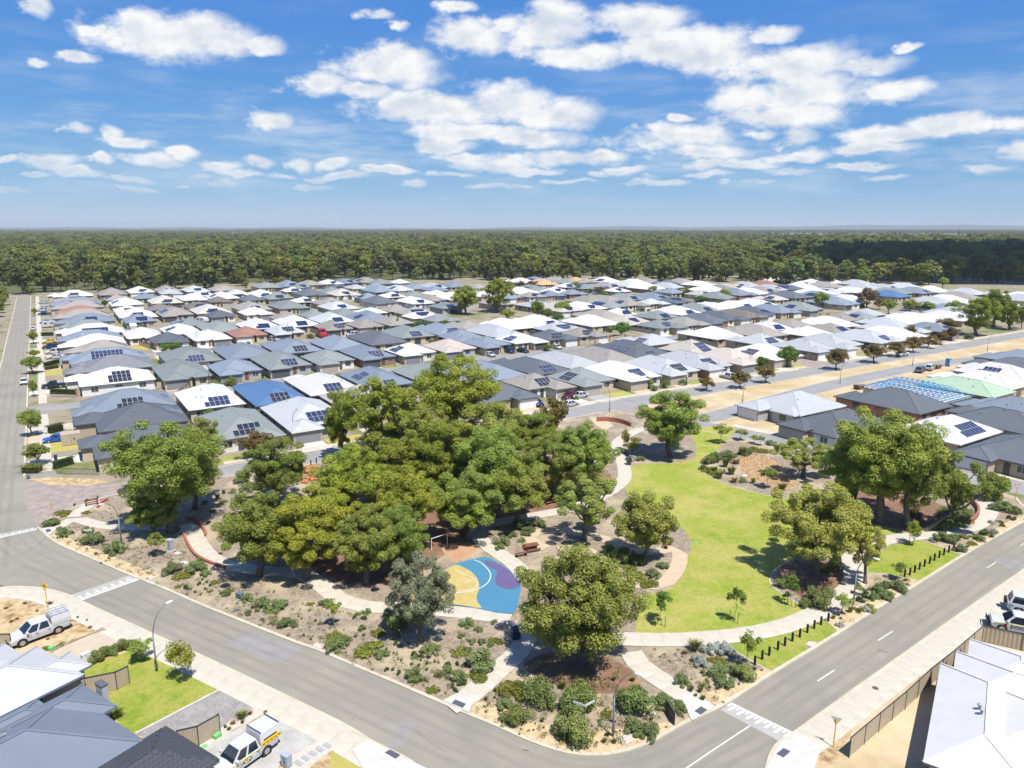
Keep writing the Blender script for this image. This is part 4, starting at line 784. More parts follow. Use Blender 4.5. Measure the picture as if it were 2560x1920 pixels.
# ------------------------------------------------------------------ forest
def gen_far(seed, H, Rr, n, ls, clumps=16):
    rng = np.random.default_rng(seed); C, CR = [], []
    for i in range(clumps):
        d = rng.normal(size=3); d /= np.linalg.norm(d); q = rng.uniform(.4, .9)
        C.append((d[0] * q * Rr * .8, d[1] * q * Rr * .8, H * (.56 + d[2] * q * .38))); CR.append(Rr * rng.uniform(.20, .36))
    return leaves(rng, np.array(C), np.array(CR), n // clumps, ls, ls * .6, .75)
FAR = []
for i in range(6):
    Hh, Rr = (18, 16, 20, 15, 18, 17)[i], (6.2, 7, 6, 6.6, 7.4, 5.4)[i]; v, f = gen_far(60 + i, Hh, Rr, 2600, 0.48, 26 + 3 * i)
    mb = MB(); rr = np.random.default_rng(i)
    mb.tube([(0, 0, -.3), (rr.uniform(-.4, .4), rr.uniform(-.4, .4), 6), (rr.uniform(-1, 1), rr.uniform(-1, 1), 13)], [.34, .25, .1], 5)
    for k in range(3):
        a = k * 2.1 + rr.uniform(0, 1); mb.tube([(0, 0, 5.5 + k), (math.cos(a) * 2.6, math.sin(a) * 2.6, 12 + k)], [.16, .06], 4)
    FAR.append((mb.mesh('forest_trunk', BARKG if i % 2 else BARK, True), npmesh('forest_crown', v, f, LEAF_F if i % 3 else LEAF_F2)))
edge = [(-400, 742), (0, 740), (300, 735), (600, 722), (900, 706), (1280, 702), (1600, 704), (1800, 716), (2000, 722), (2150, 717), (2300, 714), (2560, 712), (2900, 712)]
def edge_dist(x, y):                      # distance of the forest edge along this bearing
    c = x / y * FPX * 1.0; pxx = 1280 + c * (CT + 0.12 * ST)
    for (a, ya), (b, yb) in zip(edge, edge[1:]):
        if a <= pxx <= b: return U(pxx, ya + (yb - ya) * (pxx - a) / (b - a))[1]
    return 480.0
rng = np.random.default_rng(5); pts = []
while len(pts) < 12500:
    y = 420 + 1650 * rng.random() ** 0.75; x = rng.uniform(-.84, .84) * (y + 60); d = edge_dist(x, y)
    if y < d: continue
    if y < d + 14 and rng.random() < .3: continue
    pts.append((x, y, y - d))
pts.sort(key=lambda p: p[2] + abs(p[0]) * 0.0)
near, occupied = [], {}
for p in pts:                             # the front trees are things of their own
    if abs(p[0]) > 0.74 * p[1]: continue
    k = (int(p[0] // 7), int(p[1] // 7))
    if k in occupied: continue
    occupied[k] = 1; near.append(p)
    if len(near) == 290: break
ns = set(near)
labF = 'forest gum on the front edge of the bushland behind the roofs'
FT = []; FE = []; FOB = []
for i, p in enumerate(near):
    tm, cm = FAR[i % 6]; s = random.uniform(.68, 1.32); w = s * random.uniform(.85, 1.25)
    FE.append((p, s, i % 3))
    e = thing('forest_tree', labF, 'tree', (p[0], p[1], 0), random.uniform(0, 6.28), 'gums on the forest edge')
    sc = (w, w, s); link('trunk', tm, e, scale=sc); FT.append(link('crown', cm, e, scale=sc)); FOB.append(e)
def scatter(name, P3, sources, smin, smax, seed, kind='stuff'):
    """one object: tree crowns instanced on a cloud of points"""
    me = bpy.data.meshes.new(name); me.from_pydata(P3, [], []); o = bpy.data.objects.new(name, me); COL.objects.link(o); o['kind'] = kind
    g = bpy.data.node_groups.new(name, 'GeometryNodeTree'); g.interface.new_socket('Geometry', in_out='INPUT', socket_type='NodeSocketGeometry'); g.interface.new_socket('Geometry', in_out='OUTPUT', socket_type='NodeSocketGeometry')
    nn = g.nodes; gi = nn.new('NodeGroupInput'); go = nn.new('NodeGroupOutput'); ins = nn.new('GeometryNodeInstanceOnPoints'); jn = nn.new('GeometryNodeJoinGeometry')
    for s in reversed(sources):
        a = nn.new('GeometryNodeObjectInfo'); a.inputs[0].default_value = s; a.inputs['As Instance'].default_value = True; a.transform_space = 'ORIGINAL'; g.links.new(a.outputs['Geometry'], jn.inputs[0])
    def rnd(t, a, b, sd):
        r = nn.new('FunctionNodeRandomValue'); r.data_type = t
        for s in r.inputs:
            if s.name == 'Min' and s.enabled: s.default_value = a
            if s.name == 'Max' and s.enabled: s.default_value = b
            if s.name == 'Seed': s.default_value = sd
        return [x for x in r.outputs if x.enabled][0]
    g.links.new(gi.outputs[0], ins.inputs['Points']); g.links.new(jn.outputs[0], ins.inputs['Instance'])
    ins.inputs['Pick Instance'].default_value = True; g.links.new(rnd('INT', 0, len(sources) - 1, seed), ins.inputs['Instance Index'])
    g.links.new(rnd('FLOAT_VECTOR', (0, 0, 0), (0, 0, 6.283), seed + 1), ins.inputs['Rotation']); g.links.new(rnd('FLOAT', smin, smax, seed + 2), ins.inputs['Scale'])
    g.links.new(ins.outputs[0], go.inputs[0]); md = o.modifiers.new('scatter', 'NODES'); md.node_group = g; return o
SRC = []
hold = bpy.data.collections.new('forest_sources')
for tm, cm in FAR:
    # crown and trunk of one forest tree as a single source mesh
    so = bpy.data.objects.new('forest_source', cm); hold.objects.link(so); SRC.append(so)
scatter('forest', [(p[0], p[1], 0) for p in pts if p not in ns], SRC, .70, 1.50, 3)
TRK = []
for tm, cm in FAR[:2]:
    so = bpy.data.objects.new('forest_source', tm); hold.objects.link(so); TRK.append(so)
scatter('forest_trunks', [(p[0], p[1], 0) for p in pts if p not in ns and p[2] < 60], TRK, .8, 1.1, 9)
scrub = []
while len(scrub) < 1500:
    p = pts[int(rng.random() * 2500)]; q = (p[0] + rng.uniform(-9, 9), p[1] + rng.uniform(-16, 14))
    if q[1] > edge_dist(*q) - 7: scrub.append((q[0], q[1], -0.7))
scatter('undergrowth', scrub, SRC, .26, .46, 33)
# bushland patches out to the hills
far = []
while len(far) < 15000:
    y = 2000 + 6500 * rng.random() ** 0.9; x = rng.uniform(-.80, .80) * y
    k = math.sin(x * .0021 + 1.3) + math.sin(y * .0034 + x * .0008) + math.sin(x * .0009 - y * .0016 + 2)
    if k < -.15 and rng.random() < .93: continue
    far.append((x, y, 0))
scatter('bushland', far, SRC, .9, 1.5, 21)
# low hills on the horizon
mb = MB(); nx = 90
rows = []
for j, (yy, hk) in enumerate(((9500, 0), (11500, .55), (13500, 1), (15500, .6))):
    r = []
    for i in range(nx + 1):
        x = -14000 + 28000 * i / nx; az_ = x / 13000
        h = 34 + 10 * math.sin(x * .0011) + 8 * math.sin(x * .0031 + 1) + 62 * max(0, min(1, (az_ + .12) / .9)) + 22 * math.exp(-((az_ + .55) / .12) ** 2)
        r.append((x, yy, -0.5 + h * hk))
    rows.append(r)
vs = [p for r in rows for p in r]
mb.add(vs, [(j * (nx + 1) + i, j * (nx + 1) + i + 1, (j + 1) * (nx + 1) + i + 1, (j + 1) * (nx + 1) + i) for j in range(3) for i in range(nx)])
tag(link('hills', mb.mesh('hills', mat('hill_bush', (0.055, 0.065, 0.03), 0.95, (0.09, 0.09, 0.045), 0.004, 8), True)), kind='structure')

# ================================================================== houses
# u, v, size along u, size along v, roof colour, solar (0 none, 1 some, 2 many), tiled, long side along u
HT = [(136.7, 51.3, 19.5, 13.5, 4, 0, 0, 1), (155.7, 63.5, 12.3, 19.5, 4, 1, 0, 0), (138.7, 65.5, 19.6, 12.8, 0, 1, 0, 1), (169.1, 65.8, 12.4, 19.6, 3, 0, 0, 0),
      (127.1, 79.5, 19.7, 12.9, 4, 0, 0, 1), (182.3, 82.9, 11.6, 19.5, 13, 0, 0, 0), (154.8, 84.1, 13.6, 19.5, 4, 0, 0, 0), (195.1, 84.8, 12.0, 19.6, 0, 0, 0, 0),
      (169.0, 86.4, 12.7, 19.6, 15, 0, 0, 0), (208.7, 87.2, 12.9, 19.6, 0, 1, 0, 0), (222.5, 89.3, 12.6, 19.7, 4, 0, 0, 0), (236.7, 92.7, 13.7, 19.6, 3, 0, 0, 0),
      (132.7, 93.9, 19.7, 13.7, 1, 0, 0, 1), (182.4, 139.5, 14.8, 18.9, 0, 1, 0, 0), (167.4, 139.5, 13.0, 18.9, 12, 0, 0, 0), (202.8, 139.6, 12.6, 17.5, 1, 0, 0, 0),
      (85.0, 139.6, 14.8, 19.3, 4, 0, 0, 0), (112.6, 140.0, 12.4, 16.0, 2, 1, 0, 0), (11.9, 140.0, 19.6, 14.6, 4, 0, 0, 1), (280.8, 140.0, 12.3, 20.0, 3, 1, 0, 0),
      (217.5, 140.7, 14.7, 21.4, 1, 0, 0, 0), (139.8, 140.7, 13.0, 21.2, 1, 1, 0, 0), (236.9, 140.7, 14.6, 21.4, 1, 1, 0, 0), (126.0, 140.7, 12.5, 21.1, 0, 1, 0, 0),
      (252.6, 141.0, 14.6, 21.7, 0, 0, 0, 0), (99.4, 141.3, 12.0, 15.8, 5, 1, 0, 0), (28.8, 141.6, 12.1, 23.1, 2, 1, 0, 0), (153.7, 141.7, 12.5, 23.2, 1, 1, 0, 0),
      (42.5, 142.5, 13.1, 23.1, 1, 1, 0, 0), (57.4, 146.5, 14.7, 23.1, 6, 0, 0, 0), (267.3, 148.2, 12.7, 23.1, 1, 0, 0, 0), (294.2, 155.3, 12.3, 23.1, 0, 0, 0, 0),
      (321.4, 156.7, 14.8, 23.0, 0, 0, 0, 0), (200.7, 157.4, 13.1, 16.2, 1, 1, 0, 0), (11.9, 158.2, 19.6, 14.6, 4, 1, 0, 1), (169.1, 158.9, 14.7, 17.9, 6, 2, 0, 0),
      (280.9, 159.9, 12.2, 17.7, 1, 0, 0, 0), (230.6, 160.4, 14.2, 15.8, 0, 0, 0, 0), (368.6, 160.8, 14.7, 23.2, 0, 0, 0, 0), (245.5, 161.5, 13.3, 17.2, 5, 1, 0, 0),
      (339.5, 161.6, 14.7, 23.1, 1, 0, 0, 0), (110.7, 161.8, 12.2, 23.1, 4, 1, 0, 0), (97.0, 161.9, 13.0, 23.2, 3, 0, 0, 0), (307.2, 162.7, 11.7, 23.1, 0, 0, 0, 0),
      (137.0, 163.9, 12.5, 23.1, 5, 0, 1, 0), (123.8, 163.9, 11.9, 23.2, 1, 0, 0, 0), (82.6, 166.6, 13.4, 23.2, 2, 0, 0, 0), (151.7, 167.2, 14.7, 23.1, 4, 1, 0, 0),
      (41.4, 167.3, 11.8, 23.1, 10, 1, 0, 0), (393.8, 168.8, 14.7, 23.1, 1, 0, 0, 0), (68.5, 170.6, 12.6, 23.1, 3, 1, 0, 0), (54.8, 170.6, 12.7, 23.0, 0, 1, 0, 0),
      (28.6, 170.7, 11.7, 23.0, 0, 1, 0, 0), (215.4, 171.8, 14.1, 23.2, 5, 0, 0, 0), (354.0, 172.0, 12.4, 23.1, 3, 1, 0, 0), (260.4, 172.4, 14.6, 23.1, 0, 0, 0, 0),
      (11.9, 173.9, 19.6, 14.6, 3, 1, 0, 1), (435.4, 175.0, 14.7, 23.0, 1, 0, 0, 0), (198.8, 176.0, 14.6, 18.7, 0, 0, 0, 0), (169.6, 177.2, 14.7, 16.4, 1, 1, 0, 0),
      (231.1, 177.5, 13.2, 16.4, 0, 1, 0, 0), (291.1, 177.9, 12.3, 16.2, 2, 1, 0, 0), (277.8, 178.3, 11.9, 15.5, 5, 0, 0, 0), (245.8, 178.6, 12.3, 14.9, 5, 0, 0, 0),
      (451.1, 181.5, 14.7, 23.1, 0, 1, 0, 0), (305.1, 183.2, 13.2, 15.6, 1, 0, 0, 0), (367.7, 185.0, 12.9, 23.1, 1, 1, 0, 0), (382.6, 193.0, 14.7, 23.1, 1, 0, 0, 0),
      (399.3, 193.3, 14.7, 23.1, 0, 0, 0, 0), (420.8, 199.1, 14.7, 23.1, 5, 0, 0, 0), (161.1, 201.0, 11.9, 14.8, 5, 1, 0, 0), (121.5, 201.4, 11.9, 15.4, 3, 0, 0, 0),
      (148.0, 201.7, 11.6, 15.8, 4, 1, 0, 0), (200.6, 201.8, 12.9, 15.9, 2, 1, 0, 0), (94.0, 201.9, 12.6, 15.8, 0, 1, 0, 0), (135.0, 201.9, 12.1, 16.0, 0, 1, 0, 0),
      (107.8, 202.1, 12.9, 16.6, 12, 0, 0, 0), (41.7, 202.5, 11.7, 17.2, 3, 0, 0, 0), (68.1, 202.7, 12.0, 17.5, 2, 0, 0, 0), (214.4, 202.7, 12.5, 16.9, 5, 0, 0, 0),
      (80.9, 205.0, 11.4, 20.6, 3, 1, 0, 0), (54.9, 205.5, 12.5, 21.6, 2, 1, 0, 0), (11.8, 205.5, 19.6, 14.6, 0, 2, 0, 1), (28.7, 205.7, 12.1, 22.1, 2, 0, 0, 0),
      (228.1, 206.0, 13.0, 22.7, 4, 0, 0, 0), (451.9, 208.2, 14.6, 23.1, 1, 0, 0, 0), (241.7, 208.9, 12.2, 23.2, 4, 0, 0, 0), (254.8, 209.7, 11.9, 23.2, 9, 0, 0, 0),
      (300.7, 212.6, 14.7, 23.0, 2, 1, 0, 0), (268.3, 213.0, 12.8, 23.2, 4, 1, 0, 0), (281.9, 213.0, 12.4, 23.1, 3, 0, 0, 0), (162.2, 216.7, 14.7, 14.6, 1, 1, 0, 0),
      (121.6, 218.3, 12.6, 16.1, 3, 0, 0, 0), (337.7, 219.2, 14.8, 23.1, 3, 0, 0, 0), (199.7, 219.2, 14.8, 16.7, 6, 1, 0, 0), (136.7, 222.5, 13.1, 23.1, 1, 0, 0, 0),
      (353.5, 223.5, 14.6, 23.1, 0, 1, 0, 0), (13.1, 225.1, 22.2, 14.6, 14, 0, 1, 1), (183.9, 226.8, 14.7, 23.2, 0, 0, 0, 0), (221.0, 227.1, 14.7, 17.3, 2, 1, 0, 0),
      (79.7, 227.9, 13.4, 23.1, 3, 0, 0, 0), (400.5, 228.3, 14.7, 23.2, 10, 0, 0, 0), (49.7, 228.9, 14.0, 23.0, 3, 0, 0, 0), (34.4, 229.3, 14.7, 23.0, 2, 1, 0, 0),
      (64.8, 230.1, 14.1, 23.2, 3, 1, 0, 0), (450.7, 230.4, 14.7, 19.3, 0, 0, 0, 0), (94.4, 230.9, 13.5, 23.1, 7, 0, 1, 0), (435.1, 233.1, 14.2, 23.1, 3, 1, 0, 0),
      (240.1, 234.6, 14.6, 23.2, 0, 1, 0, 0), (165.4, 236.6, 14.6, 23.1, 0, 1, 0, 0), (150.6, 236.7, 12.8, 23.1, 0, 0, 0, 0), (296.6, 236.7, 14.6, 23.1, 0, 1, 0, 0),
      (281.8, 237.1, 12.8, 23.0, 0, 1, 0, 0), (255.2, 237.2, 13.3, 23.2, 2, 1, 0, 0), (420.3, 238.2, 13.2, 23.1, 2, 0, 0, 0), (122.9, 238.9, 12.7, 23.0, 3, 1, 0, 0),
      (108.8, 238.9, 13.3, 23.0, 2, 1, 0, 0), (268.6, 239.8, 11.5, 23.2, 0, 0, 0, 0), (200.6, 240.0, 14.8, 22.7, 5, 0, 0, 0), (13.1, 240.8, 22.2, 14.6, 3, 2, 0, 1),
      (137.0, 244.5, 11.6, 15.7, 5, 0, 0, 0), (214.6, 244.7, 11.2, 15.7, 0, 1, 0, 0), (363.6, 248.3, 13.9, 23.1, 3, 1, 0, 0), (329.2, 251.0, 11.2, 16.1, 6, 1, 0, 0),
      (460.7, 252.6, 14.7, 23.1, 1, 0, 0, 0), (406.4, 253.8, 12.4, 23.0, 0, 0, 0, 0), (348.2, 255.2, 14.7, 23.1, 4, 0, 0, 0), (446.4, 257.3, 11.6, 23.1, 1, 1, 0, 0),
      (378.9, 257.9, 14.6, 23.1, 0, 0, 0, 0), (393.2, 259.8, 11.8, 23.1, 1, 1, 0, 0), (12.5, 261.3, 18.0, 12.4, 5, 2, 0, 1), (432.2, 262.2, 14.7, 22.9, 1, 0, 0, 0),
      (137.6, 266.6, 11.8, 14.4, 2, 0, 0, 0), (73.7, 267.0, 12.1, 14.5, 1, 1, 0, 0), (258.6, 267.4, 12.2, 14.8, 1, 0, 0, 0), (105.0, 267.6, 11.4, 15.6, 5, 0, 0, 0),
      (34.3, 267.8, 11.1, 15.8, 4, 0, 0, 0), (47.3, 268.1, 12.3, 16.5, 0, 0, 0, 0), (118.1, 268.1, 12.2, 16.7, 5, 0, 0, 0), (92.4, 268.2, 11.1, 16.6, 5, 1, 0, 0),
      (275.6, 268.3, 14.7, 15.2, 4, 1, 0, 0), (60.5, 268.9, 12.0, 16.2, 8, 0, 0, 0), (245.2, 271.3, 12.3, 21.3, 5, 1, 0, 0), (231.6, 271.3, 12.8, 21.3, 2, 1, 0, 0),
      (311.3, 271.7, 14.7, 22.0, 2, 0, 0, 0), (203.3, 272.3, 14.6, 23.2, 6, 1, 0, 0), (217.8, 272.4, 12.4, 23.0, 0, 1, 0, 0), (11.8, 275.7, 19.6, 14.2, 0, 0, 0, 1),
      (335.7, 279.8, 14.7, 23.1, 3, 0, 0, 0), (136.6, 281.3, 14.7, 12.8, 0, 1, 0, 0), (350.2, 282.2, 12.2, 23.0, 0, 0, 0, 0), (364.0, 283.5, 13.3, 23.1, 5, 1, 0, 0),
      (464.6, 284.8, 14.8, 23.2, 1, 0, 0, 0), (430.4, 286.2, 14.7, 23.1, 5, 0, 0, 0), (28.5, 286.6, 11.8, 19.6, 0, 0, 0, 0), (392.2, 287.0, 11.7, 23.0, 4, 1, 0, 0),
      (278.4, 288.4, 14.8, 23.1, 3, 1, 0, 0), (378.5, 288.5, 13.6, 23.0, 1, 1, 0, 0), (41.5, 288.9, 11.9, 23.1, 0, 1, 0, 0), (99.4, 289.0, 14.4, 23.1, 1, 1, 0, 0),
      (84.1, 289.1, 13.9, 23.1, 0, 1, 0, 0), (114.9, 289.1, 14.7, 23.1, 3, 1, 0, 0), (406.5, 289.2, 14.7, 23.1, 0, 0, 0, 0), (69.3, 289.7, 13.7, 23.2, 0, 1, 0, 0),
      (55.0, 289.7, 12.9, 23.1, 2, 0, 0, 0), (11.8, 290.2, 19.6, 12.6, 3, 0, 0, 1), (318.6, 292.1, 14.6, 16.5, 6, 1, 0, 0), (203.4, 292.7, 14.6, 15.6, 1, 0, 0, 0),
      (236.5, 294.6, 14.6, 23.2, 5, 0, 0, 0), (139.6, 296.1, 14.7, 14.5, 5, 1, 0, 0), (263.8, 296.5, 12.4, 23.0, 2, 1, 0, 0), (250.7, 297.3, 11.7, 23.1, 5, 0, 0, 0),
      (13.1, 304.8, 22.2, 14.6, 0, 1, 0, 1), (340.1, 306.3, 14.7, 23.0, 0, 0, 0, 0), (444.7, 308.1, 14.8, 18.6, 0, 1, 0, 0), (462.3, 309.0, 14.7, 23.1, 0, 0, 0, 0),
      (354.6, 309.7, 12.2, 23.0, 2, 0, 0, 0), (312.4, 309.9, 12.1, 16.8, 3, 0, 0, 0), (191.8, 310.0, 11.9, 16.8, 5, 0, 0, 0), (124.1, 310.1, 11.5, 16.4, 0, 0, 0, 0),
      (162.8, 310.3, 11.4, 16.3, 2, 1, 0, 0), (111.2, 310.3, 12.2, 15.9, 2, 0, 0, 0), (85.7, 310.5, 11.9, 15.8, 5, 0, 0, 0), (47.6, 310.5, 11.9, 15.8, 2, 1, 0, 0),
      (98.4, 311.0, 11.2, 14.7, 2, 0, 0, 0), (136.9, 311.5, 11.7, 14.2, 5, 0, 0, 0), (367.7, 312.6, 12.0, 23.0, 6, 1, 0, 0), (382.1, 312.7, 14.7, 23.2, 1, 1, 0, 0),
      (405.9, 316.1, 14.7, 23.0, 8, 0, 0, 0), (12.5, 321.9, 18.0, 12.4, 2, 1, 0, 1), (443.6, 330.1, 14.7, 23.2, 0, 0, 0, 0), (291.6, 332.1, 11.3, 13.4, 0, 1, 0, 0),
      (258.6, 332.6, 12.1, 14.2, 3, 0, 0, 0), (64.3, 333.0, 11.3, 14.7, 4, 0, 0, 0), (229.5, 333.2, 11.8, 14.9, 5, 1, 0, 0), (215.0, 333.3, 12.3, 15.5, 3, 0, 0, 0),
      (242.6, 333.7, 11.7, 15.9, 3, 1, 0, 0), (32.2, 333.9, 11.4, 16.9, 3, 1, 0, 0), (79.3, 333.9, 12.3, 16.7, 0, 0, 0, 0), (118.7, 336.6, 14.7, 19.7, 1, 1, 0, 0),
      (368.5, 337.1, 14.6, 23.1, 0, 0, 0, 0), (338.7, 337.4, 14.7, 23.0, 1, 0, 0, 0), (321.5, 338.3, 14.6, 23.2, 0, 1, 0, 0), (160.6, 339.5, 12.5, 23.2, 0, 1, 0, 0),
      (13.1, 344.4, 22.2, 14.6, 3, 1, 0, 1), (293.7, 346.4, 11.7, 13.4, 3, 1, 0, 0), (173.6, 347.7, 11.5, 23.2, 5, 0, 0, 0), (187.7, 348.0, 14.6, 23.1, 0, 0, 0, 0),
      (257.6, 348.6, 14.7, 15.7, 0, 1, 0, 0), (145.9, 350.0, 14.7, 23.1, 4, 0, 0, 0), (48.6, 351.3, 13.4, 23.2, 5, 1, 0, 0), (99.7, 352.6, 14.6, 23.2, 2, 0, 0, 0),
      (63.7, 352.9, 14.7, 23.1, 6, 1, 0, 0), (210.0, 353.7, 14.6, 23.2, 0, 0, 0, 0), (237.3, 354.3, 14.8, 23.2, 0, 0, 0, 0), (33.5, 354.8, 14.7, 22.9, 0, 1, 0, 0),
      (82.7, 354.9, 14.7, 23.0, 5, 1, 0, 0), (121.7, 357.2, 14.6, 19.4, 5, 1, 0, 0), (357.6, 358.1, 14.7, 17.0, 4, 0, 0, 0), (373.4, 361.3, 14.7, 23.1, 5, 0, 0, 0),
      (289.7, 361.5, 14.6, 14.3, 2, 1, 0, 0), (325.0, 362.8, 14.6, 23.1, 1, 0, 0, 0), (13.1, 364.1, 22.2, 14.6, 5, 1, 0, 1), (309.3, 365.3, 14.7, 23.2, 5, 1, 0, 0),
      (253.2, 369.1, 14.8, 23.1, 2, 1, 0, 0), (340.9, 373.2, 14.7, 23.1, 0, 0, 0, 0), (32.4, 375.8, 11.7, 17.0, 0, 1, 0, 0), (114.2, 376.1, 11.5, 16.1, 0, 1, 0, 0),
      (176.6, 376.1, 11.3, 16.0, 2, 0, 0, 0), (149.2, 376.3, 12.3, 15.9, 3, 1, 0, 0), (163.6, 376.4, 12.1, 15.8, 0, 1, 0, 0), (191.3, 376.7, 11.5, 15.5, 0, 0, 0, 0),
      (62.6, 376.7, 11.5, 15.3, 9, 1, 0, 0), (45.4, 376.9, 11.8, 14.6, 9, 0, 0, 0), (285.7, 377.2, 11.8, 14.9, 0, 1, 0, 0), (356.6, 379.2, 14.7, 23.1, 5, 0, 0, 0),
      (12.5, 384.6, 18.0, 12.4, 8, 0, 0, 1), (337.7, 396.7, 14.7, 21.8, 0, 1, 0, 0), (233.3, 399.1, 11.8, 14.8, 5, 0, 0, 0), (93.4, 399.2, 12.1, 15.1, 4, 0, 0, 0),
      (77.0, 399.3, 11.4, 15.4, 9, 0, 0, 0), (203.3, 399.4, 11.9, 15.8, 3, 0, 0, 0), (323.3, 400.4, 12.2, 14.6, 5, 0, 0, 0), (107.9, 401.2, 14.8, 16.8, 2, 1, 0, 0),
      (145.5, 402.9, 14.6, 20.3, 6, 1, 0, 0), (308.8, 403.5, 14.7, 21.5, 2, 0, 0, 0), (286.8, 403.9, 14.7, 22.5, 11, 1, 0, 0), (13.1, 406.9, 22.2, 14.6, 5, 1, 0, 1),
      (34.8, 411.5, 14.6, 23.1, 0, 1, 0, 0), (52.7, 411.9, 14.6, 23.1, 6, 1, 0, 0), (129.6, 413.2, 14.7, 23.1, 4, 0, 0, 0), (171.6, 413.3, 14.8, 23.0, 3, 0, 0, 0),
      (186.2, 415.6, 12.2, 23.0, 1, 1, 0, 0), (326.5, 416.4, 12.0, 15.4, 11, 0, 0, 0), (67.9, 419.5, 13.6, 23.0, 0, 0, 0, 0), (83.0, 419.6, 14.8, 23.1, 0, 1, 0, 0),
      (212.3, 420.0, 11.7, 23.2, 1, 1, 0, 0), (199.3, 420.0, 12.0, 23.2, 3, 0, 0, 0), (226.5, 421.9, 14.6, 23.1, 3, 0, 0, 0), (104.3, 422.1, 14.8, 23.0, 0, 1, 0, 0),
      (145.4, 423.4, 14.7, 18.6, 2, 0, 0, 0), (13.1, 423.4, 22.2, 14.6, 3, 1, 0, 1), (313.5, 426.8, 12.1, 23.0, 5, 0, 0, 0), (284.2, 427.7, 14.7, 23.1, 0, 0, 0, 0),
      (299.5, 431.3, 13.7, 23.0, 3, 1, 0, 0), (32.9, 441.6, 12.2, 17.0, 5, 1, 0, 0), (168.0, 442.0, 11.2, 16.5, 1, 0, 0, 0), (155.0, 442.1, 12.3, 16.5, 7, 1, 0, 0),
      (127.5, 442.1, 12.1, 16.1, 0, 1, 0, 0), (76.7, 442.2, 11.6, 15.9, 0, 1, 0, 0), (181.2, 442.3, 12.1, 16.2, 3, 0, 0, 0), (95.1, 442.4, 12.0, 15.4, 1, 0, 0, 0),
      (47.1, 442.8, 12.2, 14.6, 3, 0, 0, 0), (12.5, 448.5, 18.0, 12.4, 5, 1, 0, 1), (140.4, 465.2, 11.2, 15.2, 2, 1, 0, 0), (210.0, 465.6, 11.1, 16.0, 0, 0, 0, 0),
      (63.1, 465.7, 11.6, 16.3, 1, 0, 0, 0), (196.0, 467.8, 14.8, 18.1, 2, 0, 0, 0), (94.2, 473.1, 14.7, 23.1, 5, 0, 0, 0), (13.1, 477.1, 22.2, 14.6, 0, 1, 0, 1),
      (78.9, 477.8, 13.8, 23.0, 1, 1, 0, 0), (34.1, 480.1, 14.8, 23.1, 5, 0, 0, 0), (122.5, 480.8, 14.7, 23.0, 2, 0, 0, 0), (138.2, 485.5, 14.5, 23.2, 3, 1, 0, 0),
      (64.3, 486.5, 13.4, 23.1, 5, 1, 0, 0), (167.0, 486.8, 11.8, 23.0, 0, 1, 0, 0), (153.2, 486.9, 13.5, 23.1, 5, 0, 0, 0), (49.6, 487.5, 14.0, 23.1, 0, 1, 0, 0),
      (194.2, 489.4, 14.8, 23.0, 5, 1, 0, 0), (179.8, 490.6, 11.8, 23.0, 3, 1, 0, 0)]
CODES = ['W', 'L', 'G', 'B', 'D', 'T', 'C', 'K', 'R', 'N', 'U', 'O', 'P', 'M', 'S', 'X']
RC = {'W': ('white', (0.54, 0.53, 0.51)), 'L': ('pale grey', (0.375, 0.39, 0.40)), 'G': ('grey-green', (0.20, 0.222, 0.215)), 'B': ('blue-grey', (0.185, 0.22, 0.262)), 'D': ('dark grey', (0.105, 0.118, 0.135)),
      'T': ('tan-grey', (0.265, 0.245, 0.215)), 'C': ('cream', (0.42, 0.39, 0.335)), 'K': ('charcoal', (0.115, 0.125, 0.145)), 'R': ('brown-red', (0.27, 0.155, 0.12)), 'N': ('dark brown', (0.16, 0.14, 0.125)),
      'U': ('bright blue', (0.085, 0.165, 0.31)), 'O': ('orange', (0.55, 0.30, 0.15)), 'P': ('pinkish cream', (0.42, 0.365, 0.32)), 'M': ('mint green', (0.30, 0.40, 0.285)), 'S': ('grey tiled', (0.25, 0.255, 0.265)), 'X': ('unroofed', (0.2, 0.2, 0.2))}
RM = {k: [sheet_metal('roof_%s_%d' % (n.replace(' ', '_'), j), tuple(min(.82, c * f) for c in col)) for j, f in enumerate((1.0, .92, 1.08))] for k, (n, col) in RC.items()}
def tiled(name, col, rw=0.34):
    m = mat(name, col, 0.75, tuple(c * .8 for c in col), 1.2, 5); t = m.node_tree; ns = t.nodes; b = ns['Principled BSDF']
    tcn = ns.new('ShaderNodeTexCoord'); sp = ns.new('ShaderNodeSeparateXYZ'); t.links.new(tcn.outputs['Object'], sp.inputs[0])
    mu = ns.new('ShaderNodeMath'); mu.operation = 'MULTIPLY'; t.links.new(sp.outputs[2], mu.inputs[0]); mu.inputs[1].default_value = 1 / (rw * .4)
    fr = ns.new('ShaderNodeMath'); fr.operation = 'FRACT'; t.links.new(mu.outputs[0], fr.inputs[0])
    bn = ns.new('ShaderNodeBump'); bn.inputs['Strength'].default_value = .7; bn.inputs['Distance'].default_value = .06; t.links.new(fr.outputs[0], bn.inputs['Height']); t.links.new(bn.outputs[0], b.inputs['Normal']); return m
TILES = tiled('tile_slate', (0.185, 0.19, 0.205)); TILET = tiled('tile_tan', (0.27, 0.25, 0.225)); TILEK = tiled('tile_charcoal', (0.115, 0.125, 0.15)); TILER = tiled('tile_red', (0.29, 0.155, 0.115))
GUT = {'d': mat('gutter_dark', (0.10, 0.105, 0.115), 0.5), 'l': mat('gutter_pale', (0.62, 0.62, 0.62), 0.5), 'b': mat('gutter_blue', (0.13, 0.18, 0.27), 0.5)}
